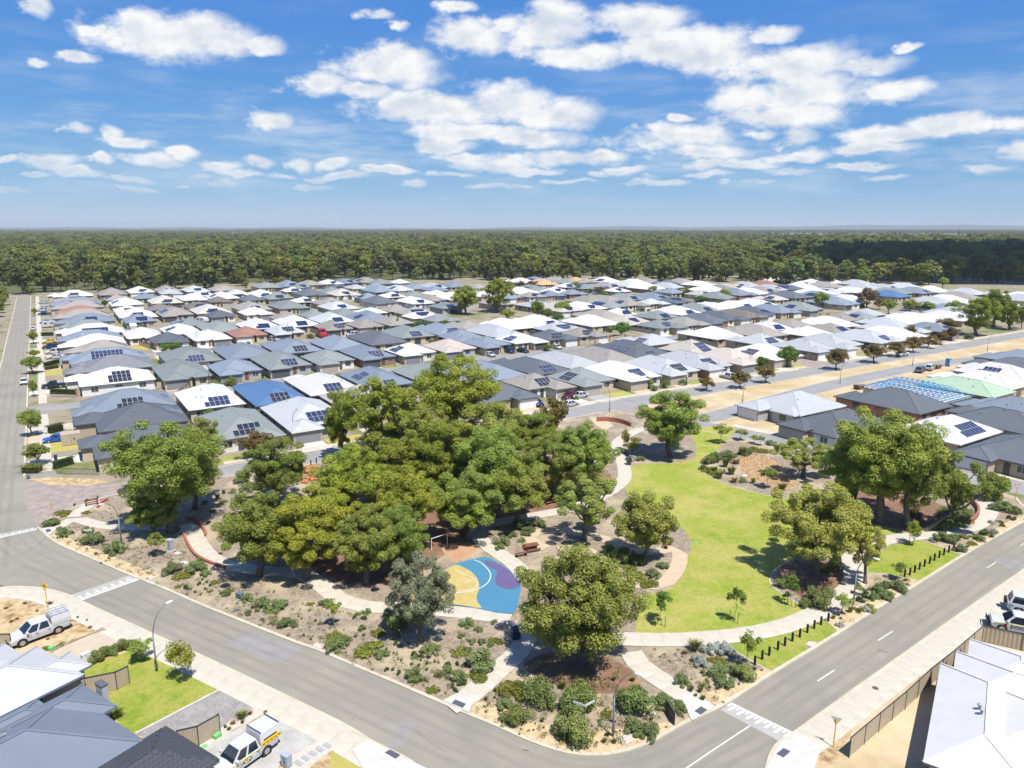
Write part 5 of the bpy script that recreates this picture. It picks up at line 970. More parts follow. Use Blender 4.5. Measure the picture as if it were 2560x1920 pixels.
WALLS = [brickish('brick_cream', (0.50, 0.42, 0.30), (0.44, 0.36, 0.25), (0.46, 0.42, 0.35), .23, .086), brickish('brick_tan', (0.40, 0.32, 0.23), (0.35, 0.27, 0.19), (0.40, 0.36, 0.30), .23, .086),
         mat('render_white', (0.66, 0.65, 0.62), 0.85, (0.60, 0.59, 0.56), 1), mat('render_grey', (0.36, 0.37, 0.38), 0.85, (0.33, 0.34, 0.35), 1), brickish('brick_red', (0.28, 0.095, 0.055), (0.22, 0.075, 0.05), (0.34, 0.29, 0.24), .23, .086)]
GLASS = mat('window_glass', (0.035, 0.042, 0.055), 0.08, spec=0.8); FRAME = mat('window_frame', (0.55, 0.55, 0.55), 0.5); FRAMED = mat('window_frame_dark', (0.07, 0.07, 0.08), 0.5)
GAR = [mat('garage_grey', (0.20, 0.21, 0.225), 0.5), mat('garage_white', (0.66, 0.66, 0.65), 0.5), mat('garage_dark', (0.075, 0.08, 0.09), 0.5), mat('garage_tan', (0.36, 0.33, 0.28), 0.5)]
DOORM = mat('timber_door', (0.16, 0.075, 0.04), 0.6); PVC = mat('solar_cell', (0.014, 0.02, 0.055), 0.12, (0.02, 0.028, 0.075), 0.4, 2, spec=0.7); PVF = mat('solar_frame', (0.42, 0.43, 0.45), 0.4); PVK = mat('solar_cell_black', (0.012, 0.013, 0.018), 0.15, spec=0.6)
VENT = mat('vent_grey', (0.30, 0.31, 0.33), 0.5)
def solar_mesh(cell):
    mb = MB(); mb.box(-.495, .495, 0, 1.64, 0, .04, 1); mb.add([(-.465, .03, .042), (.465, .03, .042), (.465, 1.61, .042), (-.465, 1.61, .042)], [(0, 1, 2, 3)], 0)
    for k in range(1, 6):                  # cell rows
        y = .03 + 1.58 * k / 6; mb.add([(-.465, y - .004, .0435), (.465, y - .004, .0435), (.465, y + .004, .0435), (-.465, y + .004, .0435)], [(0, 1, 2, 3)], 1)
    return mb.mesh('solar_panel', [cell, PVF])
SOL = [solar_mesh(PVC), solar_mesh(PVK)]
def window_mesh(w, h, dark):
    mb = MB(); mb.box(-w / 2, w / 2, -.05, 0.02, 0, h, 1); mb.add([(-w / 2 + .06, -.053, .06), (w / 2 - .06, -.053, .06), (w / 2 - .06, -.053, h - .06), (-w / 2 + .06, -.053, h - .06)], [(0, 1, 2, 3)], 0)
    if w > 1: mb.add([(-.03, -.056, .06), (.03, -.056, .06), (.03, -.056, h - .06), (-.03, -.056, h - .06)], [(0, 1, 2, 3)], 1)
    return mb.mesh('window', [GLASS, FRAMED if dark else FRAME])
WIN = {(k, d): window_mesh(*k, d) for k in ((1.6, 1.2), (2.4, 2.0), (0.8, 1.8), (1.8, .6)) for d in (0, 1)}
def garage_mesh(w, mi):
    mb = MB(); mb.box(-w / 2, w / 2, -.05, .02, 0, 2.15)
    for k in range(1, 9): mb.box(-w / 2, w / 2, -.058, -.05, k * .24 - .01, k * .24 + .01)
    return mb.mesh('garage_door', GAR[mi])
GDM = {(w, i): garage_mesh(w, i) for w in (4.8,) for i in range(4)}
vm = MB(); vm.tube([(0, 0, 0), (0, 0, .28)], .07, 8); vm.tube([(0, 0, .28), (0, 0, .34), (0, 0, .40)], [.13, .14, .05], 8); VENTM = vm.mesh('roof_vent', VENT, True)
vm = MB(); vm.box(-.42, .42, -.3, .3, 0, .75); vm.box(-.36, .36, -.32, -.3, .06, .69); AIRM = vm.mesh('air_conditioner', GAR[1])

def hip(mb, x0, x1, y0, y1, z, tan, m=0, mf=1, fas=.2, dz=0.0):
    """hipped roof over a rectangle; returns ridge height and its end points"""
    z += dz; w, d = x1 - x0, y1 - y0; h = min(w, d) / 2 * tan
    if d >= w: r0, r1 = ((x0 + x1) / 2, y0 + w / 2, z + h), ((x0 + x1) / 2, y1 - w / 2, z + h); fs = [(0, 1, 4), (1, 2, 5, 4), (2, 3, 5), (3, 0, 4, 5)]
    else: r0, r1 = (x0 + d / 2, (y0 + y1) / 2, z + h), (x1 - d / 2, (y0 + y1) / 2, z + h); fs = [(0, 1, 5, 4), (1, 2, 5), (2, 3, 4, 5), (3, 0, 4)]
    e = [(x0, y0, z), (x1, y0, z), (x1, y1, z), (x0, y1, z)]
    mb.add(e + [r0, r1], fs, m)
    mb.add(e + [(p[0], p[1], z - fas) for p in e], [(4, 5, 1, 0), (5, 6, 2, 1), (6, 7, 3, 2), (7, 4, 0, 3), (7, 6, 5, 4)], mf)
    return z + h, r0, r1, e
def face_frame(x0, x1, y0, y1, z, tan, side):
    """origin at the middle of an eave, direction along it, direction up the slope, its length"""
    n = math.sqrt(1 + tan * tan)
    if side == 'S': return Vector(((x0 + x1) / 2, y0, z)), Vector((1, 0, 0)), Vector((0, 1 / n, tan / n)), x1 - x0
    if side == 'N': return Vector(((x0 + x1) / 2, y1, z)), Vector((-1, 0, 0)), Vector((0, -1 / n, tan / n)), x1 - x0
    if side == 'W': return Vector((x0, (y0 + y1) / 2, z)), Vector((0, -1, 0)), Vector((1 / n, 0, tan / n)), y1 - y0
    return Vector((x1, (y0 + y1) / 2, z)), Vector((0, 1, 0)), Vector((-1 / n, 0, tan / n)), y1 - y0
def put_panels(roof, fr, rows, cols, slope0, mesh, shift=0.0, joined=False):
    o, a, s, L = fr; nrm = a.cross(s).normalized(); M = Matrix((a, s, nrm)).transposed()
    e = M.to_euler(); cnt = 0
    if joined:
        mb = MB()
    for r in range(rows):
        for c in range(cols):
            if rows > 1 and r == rows - 1 and cols > 4 and c in (0,) and (cols % 2): continue
            p = o + a * (shift + (c - (cols - 1) / 2) * 1.03) + s * (slope0 + r * 1.70) + nrm * .07; cnt += 1
            if joined:
                b = len(mb.v); v = [p + a * x + s * y + nrm * zz for zz in (0, .04) for x, y in ((-.495, 0), (.495, 0), (.495, 1.64), (-.495, 1.64))]
                mb.add(v, [(0, 1, 5, 4), (1, 2, 6, 5), (2, 3, 7, 6), (3, 0, 4, 7)], 1); mb.add(v[4:], [(0, 1, 2, 3)], 0)
            else: link('solar_panel', mesh, roof, p, e)
    if joined and cnt: link('solar_array', mb.mesh('solar_array', [PVC, PVF]), roof)
    return cnt
ridge_mat = {}
def house(u, v, a, b, code, heading, near, idx, wall=None, gar=None, wing=None, panels=None, wingside=None, pitch=None, gutter=None):
    """heading: angle of the house's local x axis; its front looks down local -y"""
    rs = random.Random(idx * 17 + 3); W, D = a, b; c = UV(u, v); k = code[0]
    e = link('house', None, None, (c[0], c[1], 0.006), (0, 0, heading))
    tan = math.tan(R(pitch or rs.uniform(21.5, 24.5))); he = 2.55; ev = .45
    wi = wall if wall is not None else rs.choice((0, 0, 1, 2, 1, 0, 4 if rs.random() < .5 else 3)); wm = WALLS[wi]
    rm = TILES if k == 'S' else TILEK if (k == 'K' and 't' in code) else TILET if 't' in code else TILER if k == 'R' else RM[k][rs.randrange(3)]
    p = wing if wing is not None else rs.choice((2.0, 2.8, 3.6)); ws = wingside or rs.choice((-1, 1)); gw = min(6.4, W * .54)
    x0, x1 = -W / 2, W / 2; y0, y1 = -D / 2, D / 2
    gx0, gx1 = (x0, x0 + gw) if ws < 0 else (x1 - gw, x1)
    # walls follow an L: main block set back, garage wing forward
    i = ev; poly = [(x0 + i, y0 + p + i), (gx0 + i, y0 + p + i), (gx0 + i, y0 + i), (gx1 - i, y0 + i), (gx1 - i, y0 + p + i), (x1 - i, y0 + p + i), (x1 - i, y1 - i), (x0 + i, y1 - i)]
    pp = []
    for q in poly:
        if not pp or (abs(q[0] - pp[-1][0]) + abs(q[1] - pp[-1][1])) > 1e-6: pp.append(q)
    mb = MB(); mb.prism(pp, 0, he + .02); link('wall', mb.mesh('wall', wm), e)
    mb = MB(); main = (x0, x1, y0 + p, y1); hip(mb, *main, he, tan)
    wl = y0 + p + gw * .5 + .6; _, wr0, wr1, _ = hip(mb, gx0, gx1, y0, max(wl, y0 + gw + .5), he, tan, dz=.004)
    ext = None
    if rs.random() < .45 and W > 11:        # small wing on the other side
        ew = W - gw - 1.2
        if ew > 3.2:
            ex0 = x0 + .4 if ws > 0 else x1 - .4 - ew; hip(mb, ex0, ex0 + ew, y0 + p - 1.3, y0 + p + ew * .5 + 1.2, he, tan, dz=.008); ext = (ex0, ew)
            m2 = MB(); m2.prism([(ex0 + i, y0 + p - 1.3 + i), (ex0 + ew - i, y0 + p - 1.3 + i), (ex0 + ew - i, y0 + p + 1), (ex0 + i, y0 + p + 1)], 0, he + .01); link('wall', m2.mesh('wall', WALLS[2] if rs.random() < .5 else wm), e)
    gm_ = GUT[gutter] if gutter else GUT['b'] if k in 'BU' else GUT['l'] if k in 'WLCP' and rs.random() < .6 else GUT['d']
    roof = link('roof', mb.mesh('roof', [rm, gm_]), e)
    if near:                                # ridge and hip caps
        m3 = MB(); cap = lambda A, B: m3.bar((A[0], A[1], A[2] + .02), (B[0], B[1], B[2] + .02), .16, .05)
        for (q0, q1, q2, q3) in (main,):
            _, r0, r1, ee = hip(MB(), q0, q1, q2, q3, he, tan); cap(r0, r1)
            if (q3 - q2) >= (q1 - q0): cs = ((0, r0), (1, r0), (2, r1), (3, r1))
            else: cs = ((0, r0), (3, r0), (1, r1), (2, r1))
            for ci, rr in cs: cap(ee[ci], rr)
        for ci in (0, 1): cap(((gx0, gx1)[ci], y0, he), wr0)
        cap(wr0, wr1)
        link('ridge_cap', m3.mesh('ridge_cap', rm), roof)
        for q in range(rs.randint(2, 4)):
            fx = rs.uniform(-.28, .28) * W; fy = rs.uniform(-.1, .35) * D; hh = he + tan * min(fx - x0, x1 - fx, fy - (y0 + p), y1 - fy)
            link('roof_vent', VENTM, roof, (fx, fy, hh - .03))
    # openings
    gi = gar if gar is not None else rs.randrange(4)
    link('garage_door', GDM[(4.8, gi)], e, ((gx0 + gx1) / 2, y0 + ev, 0))
    ox = (gx1 + .2 if ws < 0 else gx0 - .2); sd = 1 if ws < 0 else -1
    dk = rs.randrange(2)
    dm = MB(); dm.box(-.5, .5, -.05, .02, 0, 2.1); yy = y0 + p + ev
    if ext is None or True:
        link('door', dm.mesh('door', DOORM if rs.random() < .5 else FRAMED), e, (ox + sd * .95, yy, 0))
        if not ext: link('window', WIN[((1.6, 1.2), dk)], e, (ox + sd * 3.2, yy, .9))
        else: link('window', WIN[((1.6, 1.2), dk)], e, (ext[0] + ext[1] / 2, y0 + p - 1.3 + ev, .9))
    for q in range(3):
        fy = y0 + p + (D - p) * (q + .6) / 3.2
        link('window', WIN[(((1.8, .6), (1.6, 1.2), (1.8, .6))[q], dk)], e, (x0 + ev, fy, (1.5, .9, 1.5)[q]), (0, 0, R(-90)))
        link('window', WIN[(((1.6, 1.2), (1.8, .6), (1.6, 1.2))[q], dk)], e, (x1 - ev, fy, (.9, 1.5, .9)[q]), (0, 0, R(90)))
    for q in (-.28, .02, .3): link('window', WIN[((2.4, 2.0) if abs(q) < .1 else (1.6, 1.2), dk)], e, (q * W, y1 - ev, 0.05 if abs(q) < .1 else .9), (0, 0, R(180)))
    if near: link('air_conditioner', AIRM, e, (x1 - ev + .5, y1 - 4, 0), (0, 0, R(90)))
    npan = 0
    if panels is None and ('p' in code or 'q' in code):
        # the slope that looks north (towards the midday sun, world -v) where there is room
        ang = (heading - GA) % (2 * math.pi); q4 = int(round(ang / (math.pi / 2))) % 4
        side = ('S', 'W', 'N', 'E')[q4]      # local side that faces -v
        side = side if rs.random() < .72 else {'S': 'W', 'W': 'S', 'N': 'E', 'E': 'N'}[side]
        fr = face_frame(*main, he, tan, side); L = fr[3]
        slope = min(main[1] - main[0], main[3] - main[2]) / 2 * math.sqrt(1 + tan * tan)
        long_side = L > slope * 2.2
        rows = 2 if 'p' in code else 3
        cols = {True: rs.choice((6, 7, 8, 5)), False: rs.choice((4, 5))}[long_side]
        if 'q' in code: cols += 2 if long_side else 0; rows = 2 if slope < 6.6 else 3
        s0 = 1.0 if long_side else .55
        cols = min(cols, int((L - 2 * (s0 + rows * 1.7) * .9 + (0 if long_side else 1.6)) / 1.03)) if True else cols
        cols = max(cols, 3)
        npan = put_panels(roof, fr, rows, cols, s0, SOL[1 if rs.random() < .35 else 0], rs.uniform(-.6, .6), not near)
        if rs.random() < .3 and long_side and near: npan += put_panels(roof, face_frame(*main, he, tan, {'S': 'W', 'W': 'S', 'N': 'E', 'E': 'N'}[side]), 1, 3, .8, SOL[0])
    elif panels:
        for side, rows, cols, s0, shf, mi in panels: npan += put_panels(roof, face_frame(*main, he, tan, side), rows, cols, s0, SOL[mi], shf)
    return e, RC[k][0], wi, gi, npan, roof
NUM = ['no', 'one', 'two', 'three', 'four', 'five', 'six', 'seven', 'eight', 'nine', 'ten', 'eleven', 'twelve', 'thirteen', 'fourteen', 'fifteen', 'sixteen', 'seventeen', 'eighteen', 'nineteen', 'twenty'] + ['over twenty'] * 30
STREETS = (122, 190, 256, 322, 388, 454)
WN = ('cream brick', 'tan brick', 'white rendered', 'grey rendered', 'red brick'); GN = ('grey', 'white', 'dark', 'tan')
rec = []
HOUSES = []
for idx, (u, v, a, b, ci, sol, til, lc) in enumerate(HT):
    code = CODES[ci] + ('', 'p', 'q')[sol] + ('t' if til else '')
    if ci == 15: XH = (u, v, a, b); continue
    d = math.hypot(u, v); near = d < 285
    row = ''
    if lc:
        h = GA - R(90); W_, D_ = b, a; row = 'facing the long left road' if v > 100 else 'facing the park across the side street'
    else:
        W_, D_ = a, b
        st = min(STREETS, key=lambda s: abs(s - v)) if v > 112 else 300
        h = GA if st < v else GA + math.pi
        row = {122: 'facing the street along the park', 190: 'on the second street', 256: 'on the third street', 322: 'on the fourth street', 388: 'on the fifth street', 454: 'on the last street before the forest', 300: 'in the new block by the sand strip'}[st]
    kw = {}
    if code[0] == 'R' and v < 300: kw = dict(wall=0)
    e, cn, wi, gi, npan, roof = house(u, v, W_, D_, code, h, near, idx, **kw)
    e['label'] = ''; e['category'] = 'house'; HOUSES.append((u, v, a, b, e, cn, wi, gi, npan, row, lc))
# the label names the roof, the panels, the walls and the two neighbours
seen = {}
for (u, v, a, b, e, cn, wi, gi, npan, row, lc) in HOUSES:
    nb = sorted((h for h in HOUSES if h[4] is not e), key=lambda h: math.hypot(h[0] - u, (h[1] - v) * (1 if lc else 1.6)))[:2]
    lab = '%s-roofed house, %s, %s' % (cn, ('%s panels' % NUM[npan]) if npan else 'no panels', row.replace('facing ', 'facing '))
    opts = [lab, lab + ', %s garage' % GN[gi], '%s-roofed %s house, %s, between %s and %s roofs' % (cn, WN[wi], ('%s panels' % NUM[npan]) if npan else 'no panels', nb[0][5], nb[1][5]),
            '%s-roofed house, %s, %s garage, beside %s roof, %s' % (cn, ('%s panels' % NUM[npan]) if npan else 'bare roof', GN[gi], nb[0][5], row)]
    for o in opts:
        o = o.replace('roofed roof', 'roof')
        if o not in seen and len(o.split()) <= 16: break
    seen.setdefault(o, []).append(e); e['label'] = o
for o, l in seen.items():
    if len(l) > 1:
        for e in l: e['group'] = 'look-alike ' + o.split(',')[0] + 's'
for e, (p, sz, tone) in zip(FOB, FE):       # forest edge trees: height, leaf and the roof they stand behind
    hn = min(HOUSES, key=lambda h: math.dist(UV(h[0], h[1]), p[:2]))
    l = '%s %s forest gum on the bush edge beyond the %s-roofed house %s' % ('tall' if sz > 1.08 else 'low' if sz < .85 else 'middling', 'blue-green' if tone == 0 else 'olive', hn[5], hn[9].replace('on the last street before the forest', 'nearest it').replace('in the new block by the sand strip', 'by the sand'))
    e['label'] = ' '.join(l.split()[:16]); e['group'] = e['label'][:60]
# driveways and front lawns of the nearer houses
DRV = [CONC, CONCT, mat('grey_paving', (0.33, 0.33, 0.33), 0.85, (0.27, 0.27, 0.27), 1.5, 5), mat('pale_drive', (0.52, 0.49, 0.44), 0.85, (0.46, 0.43, 0.38), 1, 5)]
for i, (u, v, a, b, e, cn, wi, gi, npan, row, lc) in enumerate(HOUSES):
    if math.hypot(u, v) > 320 or v < 112: continue
    rs = random.Random(i); M = e.matrix_basis
    W_, D_ = (b, a) if lc else (a, b)
    gx = None
    for ch in e.children:
        if ch.name.startswith('garage_door'): gx = ch.location.x
    kerb = (-6.0 if lc else None); y0 = -D_ / 2 + .3
    if lc: dist = u - a / 2 + 6.0
    else:
        st = min(STREETS, key=lambda s: abs(s - v)); dist = abs(v - st) - b / 2 - (3.6 if st == 122 else 3.1)
    if dist < 1.5: continue
    def W3(x, y): p = M @ Vector((x, y, 0)); return (p.x, p.y)
    zz = .010 + (i % 5) * .0004
    sheet('driveway', [W3(gx - 2.6, y0), W3(gx + 2.6, y0), W3(gx + 2.8, y0 - dist), W3(gx - 2.8, y0 - dist)], zz, DRV[rs.randrange(4)])
    s = -1 if gx > 0 else 1; xa, xb = gx + s * 3.1, s * (W_ / 2 + .3)
    if abs(xb - xa) > 1 and rs.random() < .8:
        sheet('front_lawn', [W3(min(xa, xb), y0 + .3), W3(max(xa, xb), y0 + .3), W3(max(xa, xb), y0 - dist * .62), W3(min(xa, xb), y0 - dist * .62)], zz + .002, (GRASSB, GRASSB, GRASSD, MULCH)[rs.randrange(4)])
for nm, pts in (('footpath', [UV(23, 127.4), UV(186, 127.4)]), ('footpath', [UV(200, 127.4), UV(330, 127.4)]), ('footpath', [UV(-2.9, 139), UV(-2.9, 184)]), ('footpath', [UV(-2.9, 196), UV(-2.9, 515)])):
    strip(nm, pts, 1.7, 0.0145, CONC)
fpF = [p for p in offset(roadF, 5.0) if toUV(p)[1] < 98]
strip('footpath', fpF, 1.9, 0.0145, CONC)
# --- house under construction: pale walls and blue steel trusses --------------
u, v, a, b = XH; c = UV(u, v)
BLUE = mat('blue_steel', (0.06, 0.27, 0.52), 0.45, spec=.5)
e = thing('house', 'unfinished house with an open roof frame of blue steel trusses', 'house', (c[0], c[1], .006), GA + math.pi)
mb = MB(); mb.prism([(-a / 2 + .4, -b / 2 + .4), (a / 2 - .4, -b / 2 + .4), (a / 2 - .4, b / 2 - .4), (-a / 2 + .4, b / 2 - .4)], 0, 2.5); link('wall', mb.mesh('wall', WALLS[0]), e)
for i in range(17):
    y = -b / 2 + b * i / 16; k = min(1.0, (min(y + b / 2, b / 2 - y) + .5) / (a / 2)); hh = 2.55 + a / 2 * .45 * k; xs = a / 2; mb = MB()
    T_ = lambda A, B: mb.bar(A, B, .09, .09)
    T_((-xs, y, 2.58), (xs, y, 2.58)); xt = xs * (1 - k)
    T_((-xs, y, 2.58), (-xt, y, hh)); T_((xs, y, 2.58), (xt, y, hh))
    if k < 1: T_((-xt, y, hh), (xt, y, hh))
    n = 8; bx = [-xs + 2 * xs * j / n for j in range(n + 1)]; top = lambda x: 2.58 + min(hh - 2.58, (xs - abs(x)) * .45)
    for j in range(n):
        T_((bx[j], y, 2.58 if j % 2 else top(bx[j])), (bx[j + 1], y, 2.58 if (j + 1) % 2 else top(bx[j + 1])))
    link('truss', mb.mesh('truss', BLUE), e)
for s in (-1, 1):
    for j in range(3):
        mb = MB(); x = s * a / 2 * (.25 + .28 * j); mb.bar((x, -b / 2 + 2, 2.6 + (a / 2 - abs(x)) * .45), (x, b / 2 - 2, 2.6 + (a / 2 - abs(x)) * .45), .09, .07); link('batten', mb.mesh('batten', BLUE), e)

# ================================================================== foreground houses
def multi_house(O, ang, rects, rm, gut, wm, label, tan=.42, he=2.55, wins=()):
    e = thing('house', label, 'house', (O[0], O[1], LZ), ang)
    mb = MB(); m3 = MB(); mw = MB()
    for n, (x0, x1, y0, y1) in enumerate(rects):
        _, r0, r1, ee = hip(mb, x0, x1, y0, y1, he, tan, dz=.004 * n)
        cap = lambda A, B: m3.bar((A[0], A[1], A[2] + .02), (B[0], B[1], B[2] + .02), .17, .06)
        cap(r0, r1)
        for ci, rr in (((0, r0), (1, r0), (2, r1), (3, r1)) if (y1 - y0) >= (x1 - x0) else ((0, r0), (3, r0), (1, r1), (2, r1))): cap(ee[ci], rr)
        mw.prism([(x0 + .45, y0 + .45), (x1 - .45, y0 + .45), (x1 - .45, y1 - .45), (x0 + .45, y1 - .45)], 0, he - .012 * n)
    link('wall', mw.mesh('wall', wm), e); roof = link('roof', mb.mesh('roof', [rm, gut]), e); link('ridge_cap', m3.mesh('ridge_cap', rm), roof)
    for (x, y, rz, k) in wins: link('window', WIN[(k, 1)], e, (x, y, .8 if k[1] < 1.5 else .05), (0, 0, R(rz)))
    return e, roof
A58 = R(57.5)
WH0 = RM['W'][0]
eL, rf = multi_house((-36.6, 54.9), A58, [(-17, 0, 0, 8), (-9, 1.1, .9, 4.6), (-15, -1.4, 4.2, 11)], sheet_metal('roof_white_near', (0.44, 0.445, 0.45)), GUT['b'], WALLS[1], 'white-roofed brick house beside the front lawn with the lamp post', wins=((-4, .45, 0, (1.6, 1.2)), (-8, .45, 0, (2.4, 2.0))))
for x, y in ((-6, 3.2), (-9.5, 4)): link('roof_vent', VENTM, rf, (x, y, 2.55 + .42 * y - .05))
eB, rf = multi_house((-31.6, 50.8), A58, [(-9, 0, 0, 5.2), (-17, -1.1, -6.0, 5.0), (-14, -3.0, 3.0, 6.2)], sheet_metal('roof_steel_blue', (0.165, 0.195, 0.235), .09), GUT['b'], WALLS[1], 'steel-blue-roofed house with black solar panels beside the front lawn', wins=((-4, .45, 0, (1.6, 1.2)),))
put_panels(rf, face_frame(-17, -1.1, -6.0, 5.0, 2.55, .42, 'N'), 2, 6, .8, SOL[1], 1.2); put_panels(rf, face_frame(-17, -1.1, -6.0, 5.0, 2.55, .42, 'W'), 2, 3, .8, SOL[1])
mb = MB(); mb.box(-.25, .25, -.5, .5, 0, 3.0); mb.box(-.3, .3, -.56, .56, 3.0, 3.08, 1); link('pier', mb.mesh('pier', [WALLS[3], GUT['d']]), eB, (.55, 3.2, 0))
mb = MB(); mb.box(-.09, .09, -.09, .09, 0, .7); mb.box(-.13, .13, -.13, .13, .7, .78); link('flue', mb.mesh('flue', VENT), rf, (-9, 2.4, 4.2))
# charcoal tiled house: each tile of the faces in view is a piece of its own
K0 = mat('tile_black', (0.045, 0.047, 0.055), 0.6, (0.065, 0.067, 0.078), 2.0, 4); K1 = mat('tile_black_edge', (0.085, 0.09, 0.10), 0.6)
eK, rk = multi_house((-21.0, 44.8), A58, [(-14, 0, 0, 6.6), (-20, -4.5, -6, 5)], K0, GUT['d'], WALLS[1], 'charcoal-tiled house beside the signwritten utility driveway')
tm = MB(); tm.add([(-.165, 0, .045), (0, 0, .075), (.165, 0, .045), (.165, .40, .012), (0, .40, .035), (-.165, .40, .012), (-.165, 0, 0), (.165, 0, 0)], [(0, 1, 4, 5), (1, 2, 3, 4), (6, 7, 2, 1, 0)])
TILEM = tm.mesh('tile', K0)
cands = []
for rect in ((-14, 0, 0, 6.6),):
    for side in 'ENS':
        o, a_, s_, L = face_frame(*rect, 2.55, .42, side); half = min(rect[1] - rect[0], rect[3] - rect[2]) / 2; sl = half * math.sqrt(1 + .42 ** 2); nrm = a_.cross(s_).normalized(); eu = Matrix((a_, s_, nrm)).transposed().to_euler()
        for r in range(int(sl / .34)):
            room = L / 2 - (r + .5) * .34 / sl * half
            n = int(room / .33)
            for c in range(-n, n + 1):
                p = o + a_ * (c * .33 + (.165 if r % 2 else 0)) + s_ * (r * .34) + nrm * .012; w = eK.matrix_basis @ p
                cands.append((abs(w.x + 21) + abs(w.y - 45), p, eu))
cands.sort(key=lambda t: t[0])
for d, p, eu in cands[:290]: link('tile', TILEM, rk, p, eu)
mb = MB()
for d, p, eu in cands[290:]:
    M = Matrix.Translation(p) @ eu.to_matrix().to_4x4(); mb.add([M @ v.co for v in TILEM.vertices], [tuple(f.vertices) for f in TILEM.polygons])
tag(link('tiles', mb.mesh('tiles', K0), rk), kind='stuff')
eR, rf = multi_house((29.4, 44.6), R(55.5), [(0, 14.5, -7.0, 0), (9.0, 17.4, -10.5, -1.0), (12, 20.4, -9.5, -1.9), (2.2, 13.5, -16, -2.4)], sheet_metal('roof_bright_white', (0.60, 0.59, 0.57), .10), GUT['d'], WALLS[0], 'new white-roofed house behind the long tan fence')
for x, y in ((7.0, -3.0), (6.3, -3.15)): link('roof_vent', VENTM, rf, (x, y, 2.55 + .42 * min(-y, 7 + y) - .04), scale=1.3)
# lots round them
sheet('front_lawn', smooth(PL('A', [(500, 1110), (560, 1010), (700, 950), (830, 905), (930, 900), (985, 930), (1150, 1010), (1300, 1080), (1420, 1132), (870, 1428), (760, 1350), (690, 1270), (600, 1180)]), 2, True), LZ + .014, GRASSB)
sheet('driveway', PL('A', [(330, 905), (600, 790), (680, 765), (850, 835), (640, 930), (520, 985), (400, 960)]), LZ + .012, mat('tan_drive', (0.44, 0.37, 0.28), 0.85, (0.39, 0.325, 0.24), .8, 6, .2, 30))
sheet('driveway', PL('A', [(880, 1432), (1430, 1145), (1652, 1255), (1480, 1345), (1270, 1520), (1100, 1540)]), LZ + .010, paving('grey_pavers', (0.30, 0.275, 0.255), (0.235, 0.22, 0.205), (0.20, 0.185, 0.17), .4, .2, A58))
sheet('driveway', PL('A', [(1290, 1520), (1750, 1290), (2080, 1450), (1800, 1620), (1750, 1800), (1200, 1800)]), LZ + .012, paving('pale_pavers', (0.40, 0.39, 0.36), (0.37, 0.36, 0.33), (0.31, 0.30, 0.28), .4, .2, A58))
strip('garden_edging', PL('A', [(870, 1432), (1425, 1142)]), .22, LZ + .03, CONCN)
sheet('pebble_bed', PL('A', [(1270, 1520), (1430, 1390), (1660, 1260), (1740, 1285), (1500, 1410), (1310, 1528)]), LZ + .016, mat('white_pebble', (0.52, 0.48, 0.42), .9, (0.40, 0.34, 0.28), 6, 6, .6, 20))
sheet('pebble_bed', PL('A', [(1800, 1620), (2080, 1455), (2190, 1500), (2000, 1640), (1950, 1750)]), LZ + .016, MATS['white_pebble'])
sheet('dry_lawn', smooth(PL('B', [(-60, 1600), (-20, 1520), (20, 1515), (80, 1550), (110, 1600), (140, 1680), (-60, 1720)]), 3, True), LZ + .014, GRASSD)
for ib, (X, Y) in enumerate(((2105, 1510), (2058, 1535), (2012, 1562), (1965, 1592), (1920, 1622))):
    q = P('A', X, Y); mb = MB(); mb.box(-.36, .36, -.2, .2, 0, .03); tag(link('stepping_stone', mb.mesh('stepping_stone', MATS['grey_paving']), None, (q[0], q[1], LZ + .02), (0, 0, R(-32))), 'grey stepping stone in the pebbles, %s counted from the footpath' % (nth(ib) if ib else 'first'), 'stone', 'stepping stones in the pebbles')
sheet('verge_weeds', PL('C', [(880, 1490), (1000, 1390), (1060, 1320), (1180, 1230), (1450, 1050), (1650, 890), (1850, 770), (1890, 790), (1700, 960), (1400, 1170), (1110, 1400), (1080, 1480), (1060, 1600), (900, 1650)]), LZ + .014, SANDW)
sheet('driveway', PL('C', [(1890, 750), (2090, 615), (2140, 635), (2500, 800), (2300, 900), (1950, 740), (1960, 770)]), LZ + .012, MATS['grey_paving'])
mb = MB(); mb.prism(PL('A', [(330, 912), (380, 870), (560, 800), (660, 752), (680, 765), (590, 792), (420, 862)]), LZ, LZ + .12); tag(link('garden_bed', mb.mesh('garden_bed', MULCH)), kind='structure')

# ================================================================== fences
FTAN = mat('fence_tan', (0.40, 0.335, 0.25), 0.55, (0.36, 0.30, 0.22), 1.0, 4); FDK = mat('fence_dark', (0.05, 0.055, 0.065), 0.5); FPALE = mat('fence_pale', (0.44, 0.37, 0.29), 0.7, (0.40, 0.335, 0.26), 1.0, 4)
def panel_mesh(m, w=2.35, h=1.75):
    mb = MB(); n = 18; xs = [w * i / n for i in range(n + 1)]; off = [(.028 if (i // 1) % 2 else -.012) for i in range(n + 1)]
    vs = [(x, o, z) for z in (.06, h) for x, o in zip(xs, off)] + [(x, o + .02, z) for z in (.06, h) for x, o in zip(xs, off)]
    k = n + 1
    mb.add(vs, [(i, i + 1, k + i + 1, k + i) for i in range(n)] + [(2 * k + i + 1, 2 * k + i, 3 * k + i, 3 * k + i + 1) for i in range(n)])
    return mb.mesh('panel', m)
PANT, PANP = panel_mesh(FTAN), panel_mesh(FPALE)
pm = MB(); pm.box(-.03, .03, -.04, .04, 0, 1.82); POSTM = pm.mesh('post', FDK)
rm_ = MB(); rm_.box(0, 2.35, -.035, .035, 1.74, 1.80); RAILM = rm_.mesh('rail', FDK)
